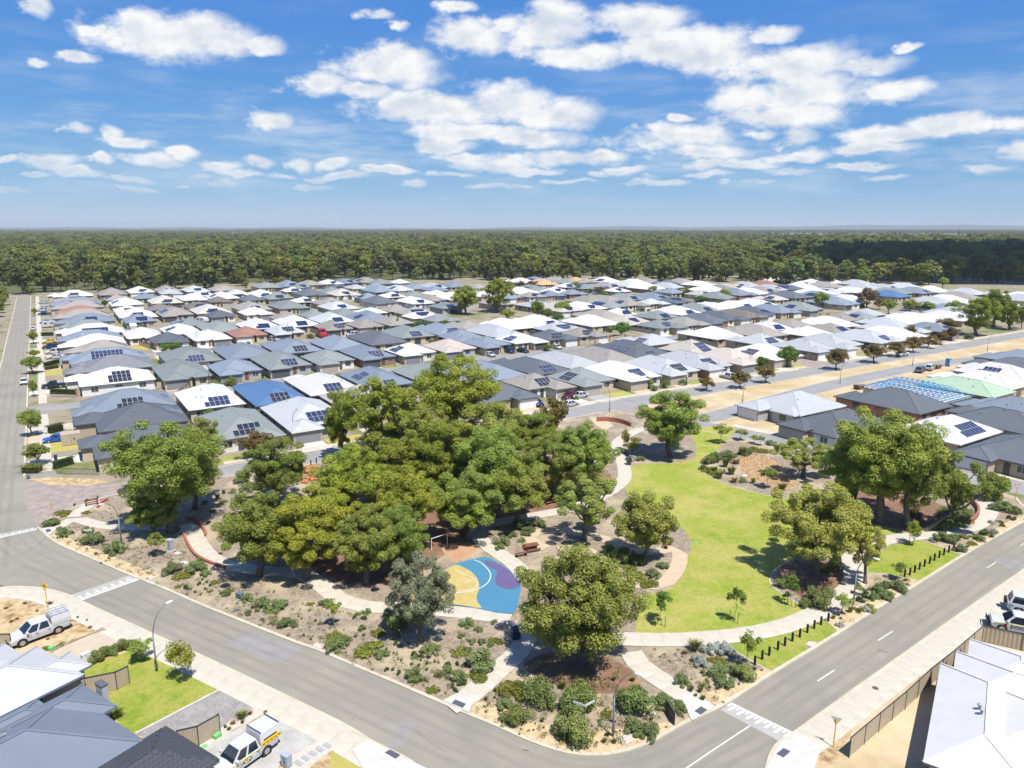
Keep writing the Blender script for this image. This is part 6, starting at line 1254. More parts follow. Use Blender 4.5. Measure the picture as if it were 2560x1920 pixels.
pm = MB(); pm.box(-.19, .19, -.19, .19, 0, 1.95); pm.box(-.22, .22, -.22, .22, 1.95, 2.02); PIERM = pm.mesh('pier', WALLS[4])
def fence(t, pts, label, z=0.006, kind=0, pier=0, zz=0.0, scale=1.0):
    w = [P(t, *p, z=zz) for p in pts]; e = thing('fence', label, 'fence', (w[0][0], w[0][1], z))
    for a, b in zip(w, w[1:]):
        L = math.dist(a, b); n = max(1, round(L / 2.37)); st = L / n; an = math.atan2(b[1] - a[1], b[0] - a[0])
        for i in range(n):
            x, y = a[0] - w[0][0] + (b[0] - a[0]) * i / n, a[1] - w[0][1] + (b[1] - a[1]) * i / n
            link('panel', (PANT, PANP)[kind], e, (x, y, 0), (0, 0, an), (st / 2.35, 1, scale)); link('rail', RAILM, e, (x, y, 0), (0, 0, an), (st / 2.35, 1, scale)); link('post', POSTM, e, (x, y, 0), (0, 0, an), (1, 1, scale))
            if pier and i % pier == 0: link('pier', PIERM, e, (x, y, 0), (0, 0, an))
        link('post' if not pier else 'pier', POSTM if not pier else PIERM, e, (b[0] - w[0][0], b[1] - w[0][1], 0), (0, 0, an))
    return e
fence('C', [(1100, 1450), (1290, 1290), (1460, 1150), (1615, 1008), (1770, 885), (1955, 728)], 'long tan corrugated fence between footpath and white-roofed house', z=LZ, zz=1.88)
fence('C', [(1955, 728), (2212, 785), (2500, 850)], 'tan corrugated fence return beside the signwritten wagon', z=LZ, zz=1.88)
fence('A', [(560, 1190), (755, 1150), (835, 1110)], 'short dark-framed tan fence at the front lawn', z=LZ)
fence('A', [(1150, 1540), (1280, 1510), (1418, 1430)], 'short tan gate fence beside the pebble bed', z=LZ)
fence('A', [(-40, 900), (80, 895)], 'tan fence end beside the parked white utility', z=LZ)
fence('1', [(1065, 1610), (1540, 1545), (1800, 1535), (2120, 1505), (2300, 1490)], 'pale panel fence with red brick piers along the side street', kind=1, pier=4)
fence('4', [(1240, 1015), (1370, 1022), (1590, 1000), (1790, 965), (1995, 930)], 'pale fence with brick piers before the brown-roofed brick house', kind=1, pier=5)
fence('5', [(205, 860), (390, 848), (590, 815), (750, 790)], 'pale fence with brick piers beside the dark grey roof', kind=1, pier=4)
fence('5', [(700, 905), (860, 935), (1080, 985), (1270, 1005), (1500, 985)], 'tan fence round the white-roofed corner house', kind=0, pier=5)
fence('F', [(420, 475), (508, 430)], 'dark-framed fence beside the new pale grey house')
fence('F', [(1085, 360), (1145, 362)], 'short tan fence at the corner of the dark roofed new house')
fence('F', [(1310, 395), (1410, 420), (1600, 445)], 'tan fence behind the long dark roof in the new block')
fence('F', [(1590, 425), (1800, 448), (1900, 400), (2000, 350)], 'tan fence between the truss house and the white-roofed house')
fence('F', [(2010, 560), (2212, 590), (2300, 600)], 'tan fence below the dark roof with panels')
fence('F', [(1880, 330), (2020, 320), (2150, 280)], 'tan fence beside the mint green roof')
fence('6', [(-60, 1135), (0, 1160), (215, 1190)], 'brown fence at the corner of the brick crossing')
fence('r', [(290, 740), (410, 770)], 'tan fence before the pale corner house by the crossing')
fence('1', [(1840, 870), (2090, 960)], 'tan yard fence behind the tan roof with many panels')
fence('D', [(1140, 350), (1200, 310), (1240, 250)], 'tan fence beside the garage with the white utility')
# back and side fences of the estate, one per pair of houses
for i, (u, v, a, b, e, cn, wi, gi, npan, row, lc) in enumerate(HOUSES):
    if lc or v < 112 or math.hypot(u, v) > 300: continue
    front = -1 if min(STREETS, key=lambda s: abs(s - v)) < v else 1
    p0, p1 = UV(u - a / 2 - .55, v + front * b * .12), UV(u - a / 2 - .55, v - front * (b / 2 + 1.5))
    f = thing('fence', 'side fence between the %s roof and its neighbour %s' % (cn, row), 'fence', (p0[0], p0[1], .006))
    f['group'] = 'side fences between the houses'
    L = math.dist(p0, p1); n = max(1, round(L / 2.37)); an = math.atan2(p1[1] - p0[1], p1[0] - p0[0])
    for j in range(n):
        x, y = (p1[0] - p0[0]) * j / n, (p1[1] - p0[1]) * j / n
        link('panel', PANT, f, (x, y, 0), (0, 0, an), (L / n / 2.35, 1, 1)); link('rail', RAILM, f, (x, y, 0), (0, 0, an), (L / n / 2.35, 1, 1)); link('post', POSTM, f, (x, y, 0), (0, 0, an))
# dark picket garden fences along the left road
def picket(t, pts, label, h=1.1, z=.006):
    w = [P(t, *p) for p in pts]; e = thing('picket_fence', label, 'fence', (w[0][0], w[0][1], z)); m = FDK
    for a, b in zip(w, w[1:]):
        L = math.dist(a, b); n = int(L / .25); an = math.atan2(b[1] - a[1], b[0] - a[0])
        for zz in (.15, h - .1):
            mb = MB(); mb.bar((a[0] - w[0][0], a[1] - w[0][1], zz), (b[0] - w[0][0], b[1] - w[0][1], zz), .04, .05); link('rail', mb.mesh('rail', m), e)
        pk = MB(); pk.box(-.015, .015, -.015, .015, 0, h); pk = pk.mesh('picket', m)
        for i in range(n + 1): link('picket', pk, e, (a[0] - w[0][0] + (b[0] - a[0]) * i / n, a[1] - w[0][1] + (b[1] - a[1]) * i / n, 0))
picket('D', [(365, 835), (500, 840), (640, 845)], 'black picket fence at the corner beside the brick street')
picket('D', [(325, 338), (400, 342), (490, 345)], 'black picket fence below the clipped hedge of the white-roofed house')

# ================================================================== vehicles
TYRE = mat('tyre', (0.018, 0.018, 0.02), 0.85); RIM = mat('rim', (0.42, 0.42, 0.43), 0.35, metal=.6); CGL = mat('car_glass', (0.012, 0.018, 0.03), 0.05, spec=.8); BLK = mat('black_trim', (0.016, 0.017, 0.02), 0.55); HL = mat('headlight', (0.6, 0.62, 0.64), 0.1, spec=.8); TL = mat('tail_light', (0.35, 0.02, 0.02), 0.25); CHR = mat('galvanised', (0.45, 0.46, 0.47), 0.4, metal=.5)
PAINTS = {n: mat('paint_' + n, c, 0.28, spec=.5) for n, c in {'white': (.46, .465, .48), 'black': (.018, .019, .022), 'silver': (.42, .44, .46), 'blue': (.02, .09, .36), 'navy': (.015, .03, .10), 'red': (.38, .02, .025), 'maroon': (.11, .018, .03), 'yellow': (.70, .42, .02), 'grey': (.12, .13, .14)}.items()}
def loft(mb, st, m=0):
    rr = []
    for (x, w, zl, zm, zt) in st: rr.append([(x, -w * .96, zl), (x, -w, zm), (x, -w * .97, zt - .07), (x, -w * .86, zt), (x, 0, zt + .03), (x, w * .86, zt), (x, w * .97, zt - .07), (x, w, zm), (x, w * .96, zl)])
    mb.rings([list(reversed(r)) for r in rr], m)
CARK = {  # kind: hull stations, cabin (base x front/back, roof x front/back, base z, roof z, half widths), wheel x, wheel radius, half track
    'ute': ([(2.62, .70, .48, .62, .80), (2.50, .86, .42, .70, .98), (1.55, .92, .36, .78, 1.10), (1.2, .93, .36, .80, 1.13), (-.9, .93, .36, .80, 1.13), (-1.0, .93, .40, .80, 1.10), (-2.55, .91, .50, .82, 1.08), (-2.62, .86, .55, .82, 1.04)], (1.45, -.95, .62, -.80, 1.10, 1.80, .88, .68), (1.62, -1.48), .39, .80),
    'suv': ([(2.40, .72, .45, .62, .82), (2.28, .86, .38, .70, .98), (1.45, .93, .32, .78, 1.08), (-2.15, .93, .34, .80, 1.12), (-2.38, .88, .42, .80, 1.05), (-2.42, .80, .5, .8, .98)], (1.35, -2.30, .60, -2.02, 1.08, 1.78, .89, .70), (1.45, -1.42), .37, .79),
    'sedan': ([(2.35, .70, .36, .50, .64), (2.22, .84, .28, .56, .76), (1.25, .90, .22, .62, .90), (-1.4, .90, .22, .64, .94), (-2.2, .85, .32, .66, .92), (-2.35, .78, .40, .62, .84)], (1.15, -1.75, .35, -1.0, .90, 1.44, .85, .62), (1.42, -1.38), .32, .77)}
CM = {}
def quad_on(mb, a, b, c, d, ins, out, m=0):
    a, b, c, d = map(Vector, (a, b, c, d)); n = (b - a).cross(d - a).normalized() * out; ce = (a + b + c + d) / 4
    mb.add([ce + (p - ce) * ins + n for p in (a, b, c, d)], [(0, 1, 2, 3)], m)
for kind, (hull, cab, wx, wr, tr) in CARK.items():
    P_ = {}
    mb = MB(); loft(mb, hull); xf, xb, rf_, rb_, zb, zr, wb, wt = cab
    base = [(xf, -wb, zb - .05), (xf, wb, zb - .05), (xb, wb, zb - .05), (xb, -wb, zb - .05)]; top = [(rf_, -wt, zr), (rf_, wt, zr), (rb_, wt, zr), (rb_, -wt, zr)]
    cr = [(p[0] * .93 - .02, p[1] * .88, zr + .05) for p in top]
    mb.rings([base, top, cr], 0); P_['body'] = mb
    g = MB(); quad_on(g, base[0], base[1], top[1], top[0], .90, .012); P_['windscreen'] = g
    g = MB(); quad_on(g, base[2], base[3], top[3], top[2], .82, .012); P_['rear_window'] = g
    def lerp(p, q, t): return tuple(p[i] + (q[i] - p[i]) * t for i in range(3))
    for s, (i0, i1) in ((-1, (3, 0)), (1, (1, 2))):
        for n, (t0, t1) in enumerate(((.03, .49), (.51, .97)) if s > 0 else ((.03, .49), (.51, .97))):
            g = MB(); quad_on(g, lerp(base[i0], base[i1], t0), lerp(base[i0], base[i1], t1), lerp(top[i0], top[i1], t1), lerp(top[i0], top[i1], t0), .86, .012); P_['side_window%d%d' % (s, n)] = g
    mb = MB()
    for x in wx:
        for s in (-1, 1): mb.tube([(x, s * (tr + .09), wr), (x, s * (tr + .135), wr)], wr * 1.2, 18)
    mb.box(-2.0, 2.0, -tr, tr, .22, .42)
    P_['underbody'] = mb
    zf = hull[1][4] - .16
    for s in (-1, 1):
        mb = MB(); mb.box(hull[1][0] - .12, hull[0][0] - .03, s * .70 - .17, s * .70 + .17, zf - .09, zf + .07); P_['headlight%d' % s] = mb
        mb = MB(); mb.box(hull[-1][0] - .03, hull[-2][0] + .05, s * .74 - .10, s * .74 + .10, hull[-2][4] - .36, hull[-2][4] - .1); P_['tail_light%d' % s] = mb
        mb = MB(); mb.box(xf - .42, xf - .22, s * (wb + .12) - .12, s * (wb + .12) + .12, zb + .06, zb + .24); P_['mirror%d' % s] = mb
    mb = MB(); mb.box(hull[0][0] - .06, hull[0][0] + .06, -.62, .62, zf - .42, zf - .05); mb.box(hull[0][0] - .22, hull[0][0] + .02, -.84, .84, zf - .55, zf - .40); P_['grille'] = mb
    mb = MB()
    for s in (-1, 1):
        for x in ((xf - .62), (xf + xb) / 2 - .02, xb + .12): mb.box(x - .008, x + .008, s * .945 - .012, s * .945 + .012, hull[2][2] + .12, zb - .02)
    P_['door_seam'] = mb
    for s in (-1, 1):
        for n, x in enumerate(((xf + xb) / 2 + .12, xb + .28)): mb = MB(); mb.box(x - .09, x + .09, s * .945 - .015, s * .945 + .015, zb - .22, zb - .18); P_['door_handle%d%d' % (s, n)] = mb
    mb = MB(); mb.box(hull[0][0] + .05, hull[0][0] + .075, -.2, .2, zf - .38, zf - .27); mb.box(hull[-1][0] - .03, hull[-1][0] - .01, -.2, .2, zf - .2, zf - .09); P_['number_plate'] = mb
    mats_ = lambda n: CGL if 'wind' in n else HL if 'head' in n else TL if 'tail' in n else BLK if n in ('underbody', 'grille', 'door_seam') or 'handle' in n else PAINTS['white']
    CM[kind] = {n: b_.mesh(n, mats_(n), n == 'body') for n, b_ in P_.items()}
    for me in CM[kind].values(): pass
    me = CM[kind]['body']
    for p in me.polygons: p.use_smooth = abs(p.normal.z) > .0 and False
wm = MB(); wm.tube([(0, -.11, 0), (0, -.09, 0), (0, .09, 0), (0, .11, 0)], [.86, 1, 1, .86], 20); TYM = wm.mesh('tyre', TYRE)
wm = MB(); wm.tube([(0, -.118, 0), (0, .118, 0)], .62, 16); wm.tube([(0, -.125, 0), (0, .125, 0)], .2, 10)
for k in range(5):
    a = k * 1.2566; wm.bar((0.2 * math.cos(a), -.123, .2 * math.sin(a)), (.58 * math.cos(a), -.123, .58 * math.sin(a)), .14, .02, up=(0, 1, 0)); wm.bar((0.2 * math.cos(a), .123, .2 * math.sin(a)), (.58 * math.cos(a), .123, .58 * math.sin(a)), .14, .02, up=(0, 1, 0))
RIMM = wm.mesh('rim', RIM)
def car(kind, paint, loc, ang, label, z=.012, s=1.0, name=None):
    e = thing(name or {'ute': 'utility_truck', 'suv': 'four_wheel_drive', 'sedan': 'car'}[kind], label, {'ute': 'ute', 'suv': 'car', 'sedan': 'car'}[kind], (loc[0], loc[1], z), ang); e.scale = (s, s, s)
    for n, me in CM[kind].items():
        nm = n.rstrip('-01'); o = link(nm, me, e, mats=[PAINTS[paint]] if nm in ('body', 'mirror') else None)
    hull, cab, wx, wr, tr = CARK[kind]
    for x in wx:
        for sd in (-1, 1):
            w = link('wheel', None, e, (x, sd * (tr + .03), wr)); link('tyre', TYM, w, scale=(wr, 1, wr)); link('rim', RIMM, w, scale=(wr, 1.04, wr))
    return e
def bent(mb, pts, r=.03, m=0): mb.tube(pts, r, 6, m)
def canopy(e, mat_, x0=-2.75, x1=-1.0, w=.94, z0=1.02, z1=1.98):
    mb = MB(); lo = [(x1, -w, z0), (x1, w, z0), (x0, w, z0), (x0, -w, z0)]; mi = [(p[0], p[1], z0 + .42) for p in lo]; hi = [(x1 - .06, -w * .86, z1), (x1 - .06, w * .86, z1), (x0 + .05, w * .86, z1), (x0 + .05, -w * .86, z1)]
    cp = [(p[0] * .98 - .03, p[1] * .93, z1 + .035) for p in hi]; mb.rings([lo, mi, hi, cp]); return link('canopy', mb.mesh('canopy', mat_), e)
# the white utility on the vacant lot
c1 = P('A', 247, 772, .6)
ut1 = car('ute', 'white', c1, R(229), 'white dual-cab utility with canopy and roof racks on the weedy lot', LZ + .014)
cv = canopy(ut1, PAINTS['white'])
for y in (-.78, -.25, .3, .8):
    mb = MB(); mb.bar((-2.7, y, 2.10), (-.55 if y < -.5 else -1.05, y, 2.10), .05, .05); link('rack_bar', mb.mesh('rack_bar', CHR), ut1)
for x in (-2.5, -1.9, -1.2):
    mb = MB(); mb.bar((x, -.84, 2.06), (x, .84, 2.06), .05, .05); link('rack_bar', mb.mesh('rack_bar', CHR), ut1)
mb = MB(); bent(mb, [(2.66, -.75, .55), (2.80, -.72, .9), (2.82, -.4, 1.12), (2.82, .4, 1.12), (2.80, .72, .9), (2.66, .75, .55)], .04); bent(mb, [(2.80, -.7, .75), (2.80, .7, .75)], .035); link('bull_bar', mb.mesh('bull_bar', BLK), ut1)
mb = MB(); mb.box(.75, .80, -.45, .45, .0, .0 + .01); 
# the signwritten utility
c2 = P('A', 1562, 1572, .6)
ut2 = car('ute', 'white', c2, R(236), 'white utility with yellow signwritten canopy on the pale driveway', LZ + .018)
cv2 = canopy(ut2, PAINTS['white'], -2.85, -.98, .96, 1.0, 2.05)
for x in (-2.72, -1.1):
    mb = MB(); mb.bar((x, -.86, 2.16), (x, .86, 2.16), .07, .07); link('rack_bar', mb.mesh('rack_bar', mat('rack_violet', (.07, .06, .16), .5)), ut2)
SY = mat('sign_yellow', (.76, .50, .01), .5); SK = mat('sign_black', (.02, .02, .025), .5); SH = mat('safety_stripe', (.72, .76, .10), .5); SR = mat('sign_red', (.42, .02, .03), .5)
def text(s, size, m, parent, loc, rot, name='lettering', ext=.004):
    cu = bpy.data.curves.new(name, 'FONT'); cu.body = s; cu.size = size; cu.extrude = ext; cu.align_x = 'CENTER'
    o = bpy.data.objects.new(name, cu); me = bpy.data.meshes.new_from_object(o); me.materials.clear(); me.materials.append(m)
    bpy.data.objects.remove(o); bpy.data.curves.remove(cu); return link(name, me, parent, loc, rot)
for sd in (1, -1):                       # local +y is the side seen in the photograph (left flank of the vehicle)
    w = .962
    mb = MB(); q = [(-1.02, sd * w, 1.02), (-2.80, sd * w, 1.02), (-2.80, sd * w, 1.42), (-1.02, sd * w, 1.42)]; mb.add([(p[0], p[1] + sd * .004, p[2]) for p in q], [(0, 1, 2, 3) if sd > 0 else (3, 2, 1, 0)]); link('sign_panel', mb.mesh('sign_panel', SY), ut2)
    mb = MB(); mb.box(-2.45, -1.25, min(sd * (w + .006), sd * (w - .05)), max(sd * (w + .006), sd * (w - .05)), 1.425, 1.53); link('sign_band', mb.mesh('sign_band', SK), ut2)
    tilt = math.atan2(.96 * .14, .63)
    for k in range(5):
        mb = MB(); x = -1.2 - k * .36; mb.box(x - .16, x + .08, min(sd * (w + .01), sd * w), max(sd * (w + .01), sd * w), 1.12, 1.20); mb.bar((x + .06, sd * (w + .006), 1.18), (x + .16, sd * (w + .006), 1.30), .03, .01); link('sign_mark', mb.mesh('sign_mark', SK), ut2)
    rz = R(180) if sd > 0 else 0
    text('133AWD', .30, SK, ut2, (-2.16, sd * (w - .075), 1.66), (R(90) - tilt, 0, rz)); text('A', .34, SK, ut2, (-1.52 if sd < 0 else -1.16, sd * (w - .055), 1.60), (R(90) - tilt, 0, rz)); text('W', .34, SY, ut2, (-1.34, sd * (w - .05), 1.60), (R(90) - tilt, 0, rz)); text('D', .34, SK, ut2, (-1.16 if sd < 0 else -1.54, sd * (w - .055), 1.60), (R(90) - tilt, 0, rz))
    text('A', .44, SK, ut2, (.60 if sd > 0 else -.02, sd * .945, .62), (R(90), 0, rz)); text('W', .44, SY, ut2, (.30, sd * .950, .62), (R(90), 0, rz)); text('D', .44, SK, ut2, (.0 if sd > 0 else .62, sd * .945, .62), (R(90), 0, rz))
    mb = MB(); mb.bar((-.95, sd * .935, 1.045), (2.3, sd * .925, 1.0), .02, .06); link('safety_stripe', mb.mesh('safety_stripe', SH), ut2)
# the workshop wagon and its neighbour at the right edge
c3 = (51.2, 65.9)
wg = car('suv', 'white', c3, R(154), 'white four-wheel drive with workshop lettering behind the tan fence', LZ + .014, 1.05)
for sd in (1, -1):
    rz = R(180) if sd > 0 else 0
    text('DIESEL', .40, SK, wg, (.25, sd * .942, .62), (R(90), 0, rz)); mb = MB()
    for k in range(4):
        a = k * .785; mb.bar((1.28 - .17 * math.cos(a), sd * .945, .76 - .17 * math.sin(a)), (1.28 + .17 * math.cos(a), sd * .945, .76 + .17 * math.sin(a)), .01, .12, up=(0, 0, 1) if k % 2 else (0, 0, 1))
    link('emblem', mb.mesh('emblem', SR), wg); mb = MB(); mb.bar((-2.2, sd * .935, 1.0), (2.1, sd * .925, .96), .02, .05); link('safety_stripe', mb.mesh('safety_stripe', SH), wg)
mb = MB(); bent(mb, [(2.46, -.75, .5), (2.62, -.70, .85), (2.64, 0, 1.0), (2.62, .70, .85), (2.46, .75, .5)], .05); mb.bar((2.55, -.8, .55), (2.55, .8, .55), .16, .2); link('bull_bar', mb.mesh('bull_bar', BLK), wg)
mb = MB(); mb.bar((2.5, .55, .9), (2.5, .55, 2.0), .015, .015, up=(0, 1, 0)); link('aerial', mb.mesh('aerial', BLK), wg)
c4 = (55.2, 69.2)
sp = car('suv', 'white', c4, R(330), 'white four-wheel drive with a rear spare wheel beside the workshop wagon', LZ + .014, 1.05)
w = link('spare_wheel', None, sp, (-2.55, 0, .95), (0, 0, R(90))); link('tyre', TYM, w, scale=(.38, 1, .38)); link('rim', RIMM, w, scale=(.38, 1.04, .38))
GD = math.degrees(GA)
for t, X, Y, kind, paint, ang, lab in (
    ('D', 155, 255, 'sedan', 'white', GD - 90, 'white car driving down the long left road'), ('1', 460, 690, 'sedan', 'white', GD + 90, 'white car parked on the verge of the long left road'),
    ('1', 745, 1490, 'ute', 'black', GD + 180, 'black utility in the driveway of the long white roof'), ('1', 770, 1085, 'sedan', 'white', GD + 180, 'white sedan in the driveway below the tan roof'), ('1', 750, 1020, 'suv', 'white', GD + 180, 'white wagon on the driveway beside the white garage'), ('1', 700, 950, 'suv', 'navy', GD + 180, 'navy wagon between the yellow car and the white wagon'), ('1', 690, 870, 'sedan', 'yellow', GD + 180, 'yellow car on a driveway off the long left road'),
    ('1', 640, 600, 'sedan', 'blue', GD + 180, 'blue hatch in front of the blue-grey roof on the left road'), ('1', 600, 325, 'suv', 'white', GD + 180, 'white wagon far up the left road by a small lawn'), ('1', 600, 410, 'suv', 'white', GD + 180, 'first of two white vans before the brown-red roof'), ('1', 590, 435, 'suv', 'white', GD + 180, 'second of two white vans before the brown-red roof'), ('1', 615, 485, 'ute', 'navy', GD + 180, 'dark blue utility beside the white vans on the left road'),
    ('D', 370, 625, 'sedan', 'blue', GD + 180, 'bright blue car in the driveway beside the tan shed'), ('2', 555, 1430, 'ute', 'white', GD - 90, 'white utility before the grey garage on the second street'), ('2', 1300, 1365, 'ute', 'black', GD + 180, 'black utility beside the rubbish bins'), ('2', 1590, 845, 'suv', 'white', GD - 70, 'white wagon beside the brown-red tiled house'),
    ('3', 450, 885, 'suv', 'white', GD + 180, 'white wagon beside the red truck'), ('3', 1060, 485, 'sedan', 'white', GD + 180, 'white car before the far white roof with panels'), ('3', 585, 425, 'sedan', 'red', GD + 180, 'small red car below the blue-grey roof with many panels'), ('3', 935, 440, 'sedan', 'white', GD + 180, 'white car beside the dark gabled roof'),
    ('4', 400, 1115, 'ute', 'navy', GD - 90, 'dark utility before the open carport'), ('4', 590, 1110, 'sedan', 'black', GD - 80, 'black hatch before the white posts'), ('4', 1060, 1060, 'sedan', 'white', GD - 90, 'white car beside the dark gabled garage'), ('4', 135, 1165, 'sedan', 'silver', GD - 90, 'silver car beside the lawn near the gabled porch'),
    ('5', 665, 838, 'sedan', 'silver', GD + 180, 'silver wagon at the corner by the pale fence'), ('5', 790, 810, 'ute', 'white', GD + 180, 'white utility beside the silver wagon'), ('5', 862, 800, 'sedan', 'navy', GD + 180, 'navy car beyond the white utility'), ('5', 1345, 712, 'sedan', 'white', GD + 180, 'white car on the verge by the brown roof'), ('5', 215, 485, 'sedan', 'white', GD, 'white car by the pale grey roof far back'), ('5', 1235, 1480, 'ute', 'white', GD - 90, 'white utility parked before the green portico house'), ('5', 1475, 350, 'suv', 'navy', GD - 90, 'navy wagon by the far side road'),
    ('6', 1410, 1165, 'ute', 'white', GD + 180, 'white utility under the bronze gums'), ('6', 1660, 1385, 'suv', 'grey', GD + 15, 'dark grey wagon on the new street'), ('6', 1795, 1355, 'suv', 'white', GD + 15, 'white wagon ahead of the dark grey one on the new street'), ('6', 820, 1075, 'ute', 'black', GD + 180, 'dark boat-towing utility before the pale roofs'), ('6', 1425, 1005, 'sedan', 'red', GD + 180, 'red car behind the bronze gums'),
    ('E', 1480, 1350, 'ute', 'maroon', GD + 200, 'maroon utility in the driveway behind the wood'), ('E', 1478, 1400, 'sedan', 'silver', GD + 10, 'silver sedan at the kerb behind the wood'), ('E', 1255, 395, 'suv', 'navy', GD - 90, 'dark wagon half hidden behind the wood'), ('E', 1540, 345, 'sedan', 'silver', GD + 180, 'pale sedan behind the maroon utility')):
    if t == 'E' and Y > 1000: Y -= 1000
    b = P(t, X, Y)
    car(kind, paint, b, R(ang), lab)
# caravan, red truck, trailer, portable toilet, skips
def caravan(t, X, Y, ang, lab):
    b = P(t, X, Y); e = thing('caravan', lab, 'caravan', (b[0], b[1], .012), R(ang)); mb = MB(); pr = [(-2.6, .5), (2.2, .5), (2.7, 1.2), (2.4, 2.3), (1.6, 2.65), (-2.2, 2.65), (-2.7, 2.0)]
    mb.rings([[(x, y, z) for x, z in pr] for y in (-1.15, 1.15)]); link('body', mb.mesh('body', PAINTS['white']), e)
    for x in (-1.4, .8):
        g = MB(); g.box(x - .5, x + .5, -1.16, -1.14, 1.5, 2.1); link('window', g.mesh('window', CGL), e)
    for s in (-1, 1): link('tyre', TYM, e, (0, s * 1.05, .35), scale=(.35, 1, .35))
caravan('1', 690, 655, GD, 'white caravan in a driveway off the left road'); caravan('2', 590, 600, GD - 60, 'white caravan beside the dark grey porch'); caravan('1', 1840, 690, GD + 90, 'white caravan standing between two backyards')
b = P('3', 25, 905); e = thing('truck', 'red prime mover parked between the tan-roofed houses', 'truck', (b[0], b[1], .012), R(GD - 90))
mb = MB(); mb.rings([[(x, -1.15, z), (x, 1.15, z), (x, 1.15, zt), (x, -1.15, zt)] for x, z, zt in ((2.6, .6, 1.6), (2.3, .5, 2.2), (1.2, .5, 3.2), (-.6, .5, 3.5), (-.7, .5, 3.3))]); link('cab', mb.mesh('cab', PAINTS['red']), e)
mb = MB(); mb.box(-3.6, -.7, -.6, .6, .6, 1.0); link('chassis', mb.mesh('chassis', BLK), e); mb = MB(); mb.add([(2.2, -1.0, 2.25), (2.2, 1.0, 2.25), (1.25, 1.0, 3.15), (1.25, -1.0, 3.15)], [(0, 1, 2, 3)]); mb.v = [(x + .06, y, z + .05) for x, y, z in mb.v]; link('windscreen', mb.mesh('windscreen', CGL), e)
for x in (1.5, -2.2, -3.2):
    for s in (-1, 1): link('tyre', TYM, e, (x, s * 1.0, .5), scale=(.5, 1.4, .5))
b = P('D', 1935, 605); e = thing('trailer', 'maroon box trailer with a white lid on the driveway', 'trailer', (b[0], b[1], .03), R(GD + 40)); mb = MB(); mb.box(-1.2, 1.2, -.75, .75, .45, .9); link('tray', mb.mesh('tray', PAINTS['maroon']), e); mb = MB(); mb.box(-1.2, .2, -.7, .7, .905, .98); link('lid', mb.mesh('lid', PAINTS['white']), e); mb = MB(); mb.bar((1.2, 0, .5), (2.2, 0, .5), .08, .08); link('drawbar', mb.mesh('drawbar', BLK), e)
for s in (-1, 1): link('tyre', TYM, e, (0, s * .85, .32), scale=(.32, .9, .32))
b = P('6', 2045, 1305); e = thing('portable_toilet', 'blue portable toilet beside the new street', 'toilet', (b[0], b[1], .01), GA); mb = MB(); mb.box(-.6, .6, -.6, .6, .1, 2.2); mb.box(-.63, .63, -.63, .63, 2.2, 2.35); link('cabin', mb.mesh('cabin', mat('toilet_blue', (.12, .25, .42), .5)), e); mb = MB(); mb.box(-.4, .4, -.63, -.6, .2, 2.0); link('door', mb.mesh('door', mat('toilet_door', (.4, .45, .5), .5)), e)
for t, X, Y, lab in (('6', 1890, 1335, 'rusty skip of rubble beside the parked wagons'), ('F', 1150, 290, 'dark crate of tiles behind the long dark roof')):
    b = P(t, X, Y); e = thing('skip_bin', lab, 'skip', (b[0], b[1], .01), GA); mb = MB(); mb.rings([[(-1, -.7, .1), (1, -.7, .1), (1, .7, .1), (-1, .7, .1)], [(-1.4, -.8, 1.1), (1.4, -.8, 1.1), (1.4, .8, 1.1), (-1.4, .8, 1.1)]]); link('bin', mb.mesh('bin', mat('rust', (.13, .08, .05), .8)), e); mb = MB(); mb.box(-1.1, 1.1, -.6, .6, 1.1, 1.25); link('load', mb.mesh('load', MULCH), e)

# ================================================================== street furniture
POLE = mat('pole_grey', (.17, .19, .185), .5, metal=.4); LHEAD = mat('lamp_head', (.55, .58, .62), .4)
def lamp(t, X, Y, ang, lab, h=6.1, z=LZ, arm=2.0):
    b = P(t, X, Y); e = thing('street_lamp', lab, 'street lamp', (b[0], b[1], z), R(ang)); mb = MB(); pts = [(0, 0, -.1), (0, 0, h * .55)]
    for k in range(7):
        a = k / 6 * R(82); pts.append((arm * .92 * (1 - math.cos(a)), 0, h * .55 + h * .45 * math.sin(a)))
    mb.tube(pts, [.085, .065] + [.055 - .003 * k for k in range(7)], 8); link('pole', mb.mesh('pole', POLE, True), e); p = pts[-1]
    mb = MB(); mb.rings([[(p[0] - .05, -.08, p[2] - .03), (p[0] - .05, .08, p[2] - .03), (p[0] - .05, .08, p[2] + .05), (p[0] - .05, -.08, p[2] + .05)], [(p[0] + .3, -.16, p[2] - .02), (p[0] + .3, .16, p[2] - .02), (p[0] + .3, .14, p[2] + .08), (p[0] + .3, -.14, p[2] + .08)], [(p[0] + .62, -.12, p[2]), (p[0] + .62, .12, p[2]), (p[0] + .62, .1, p[2] + .05), (p[0] + .62, -.1, p[2] + .05)]]); link('lamp_head', mb.mesh('lamp_head', LHEAD), e)
    mb = MB(); mb.box(-.12, .12, -.07, .07, .35, .8); link('access_cover', mb.mesh('access_cover', POLE), e)
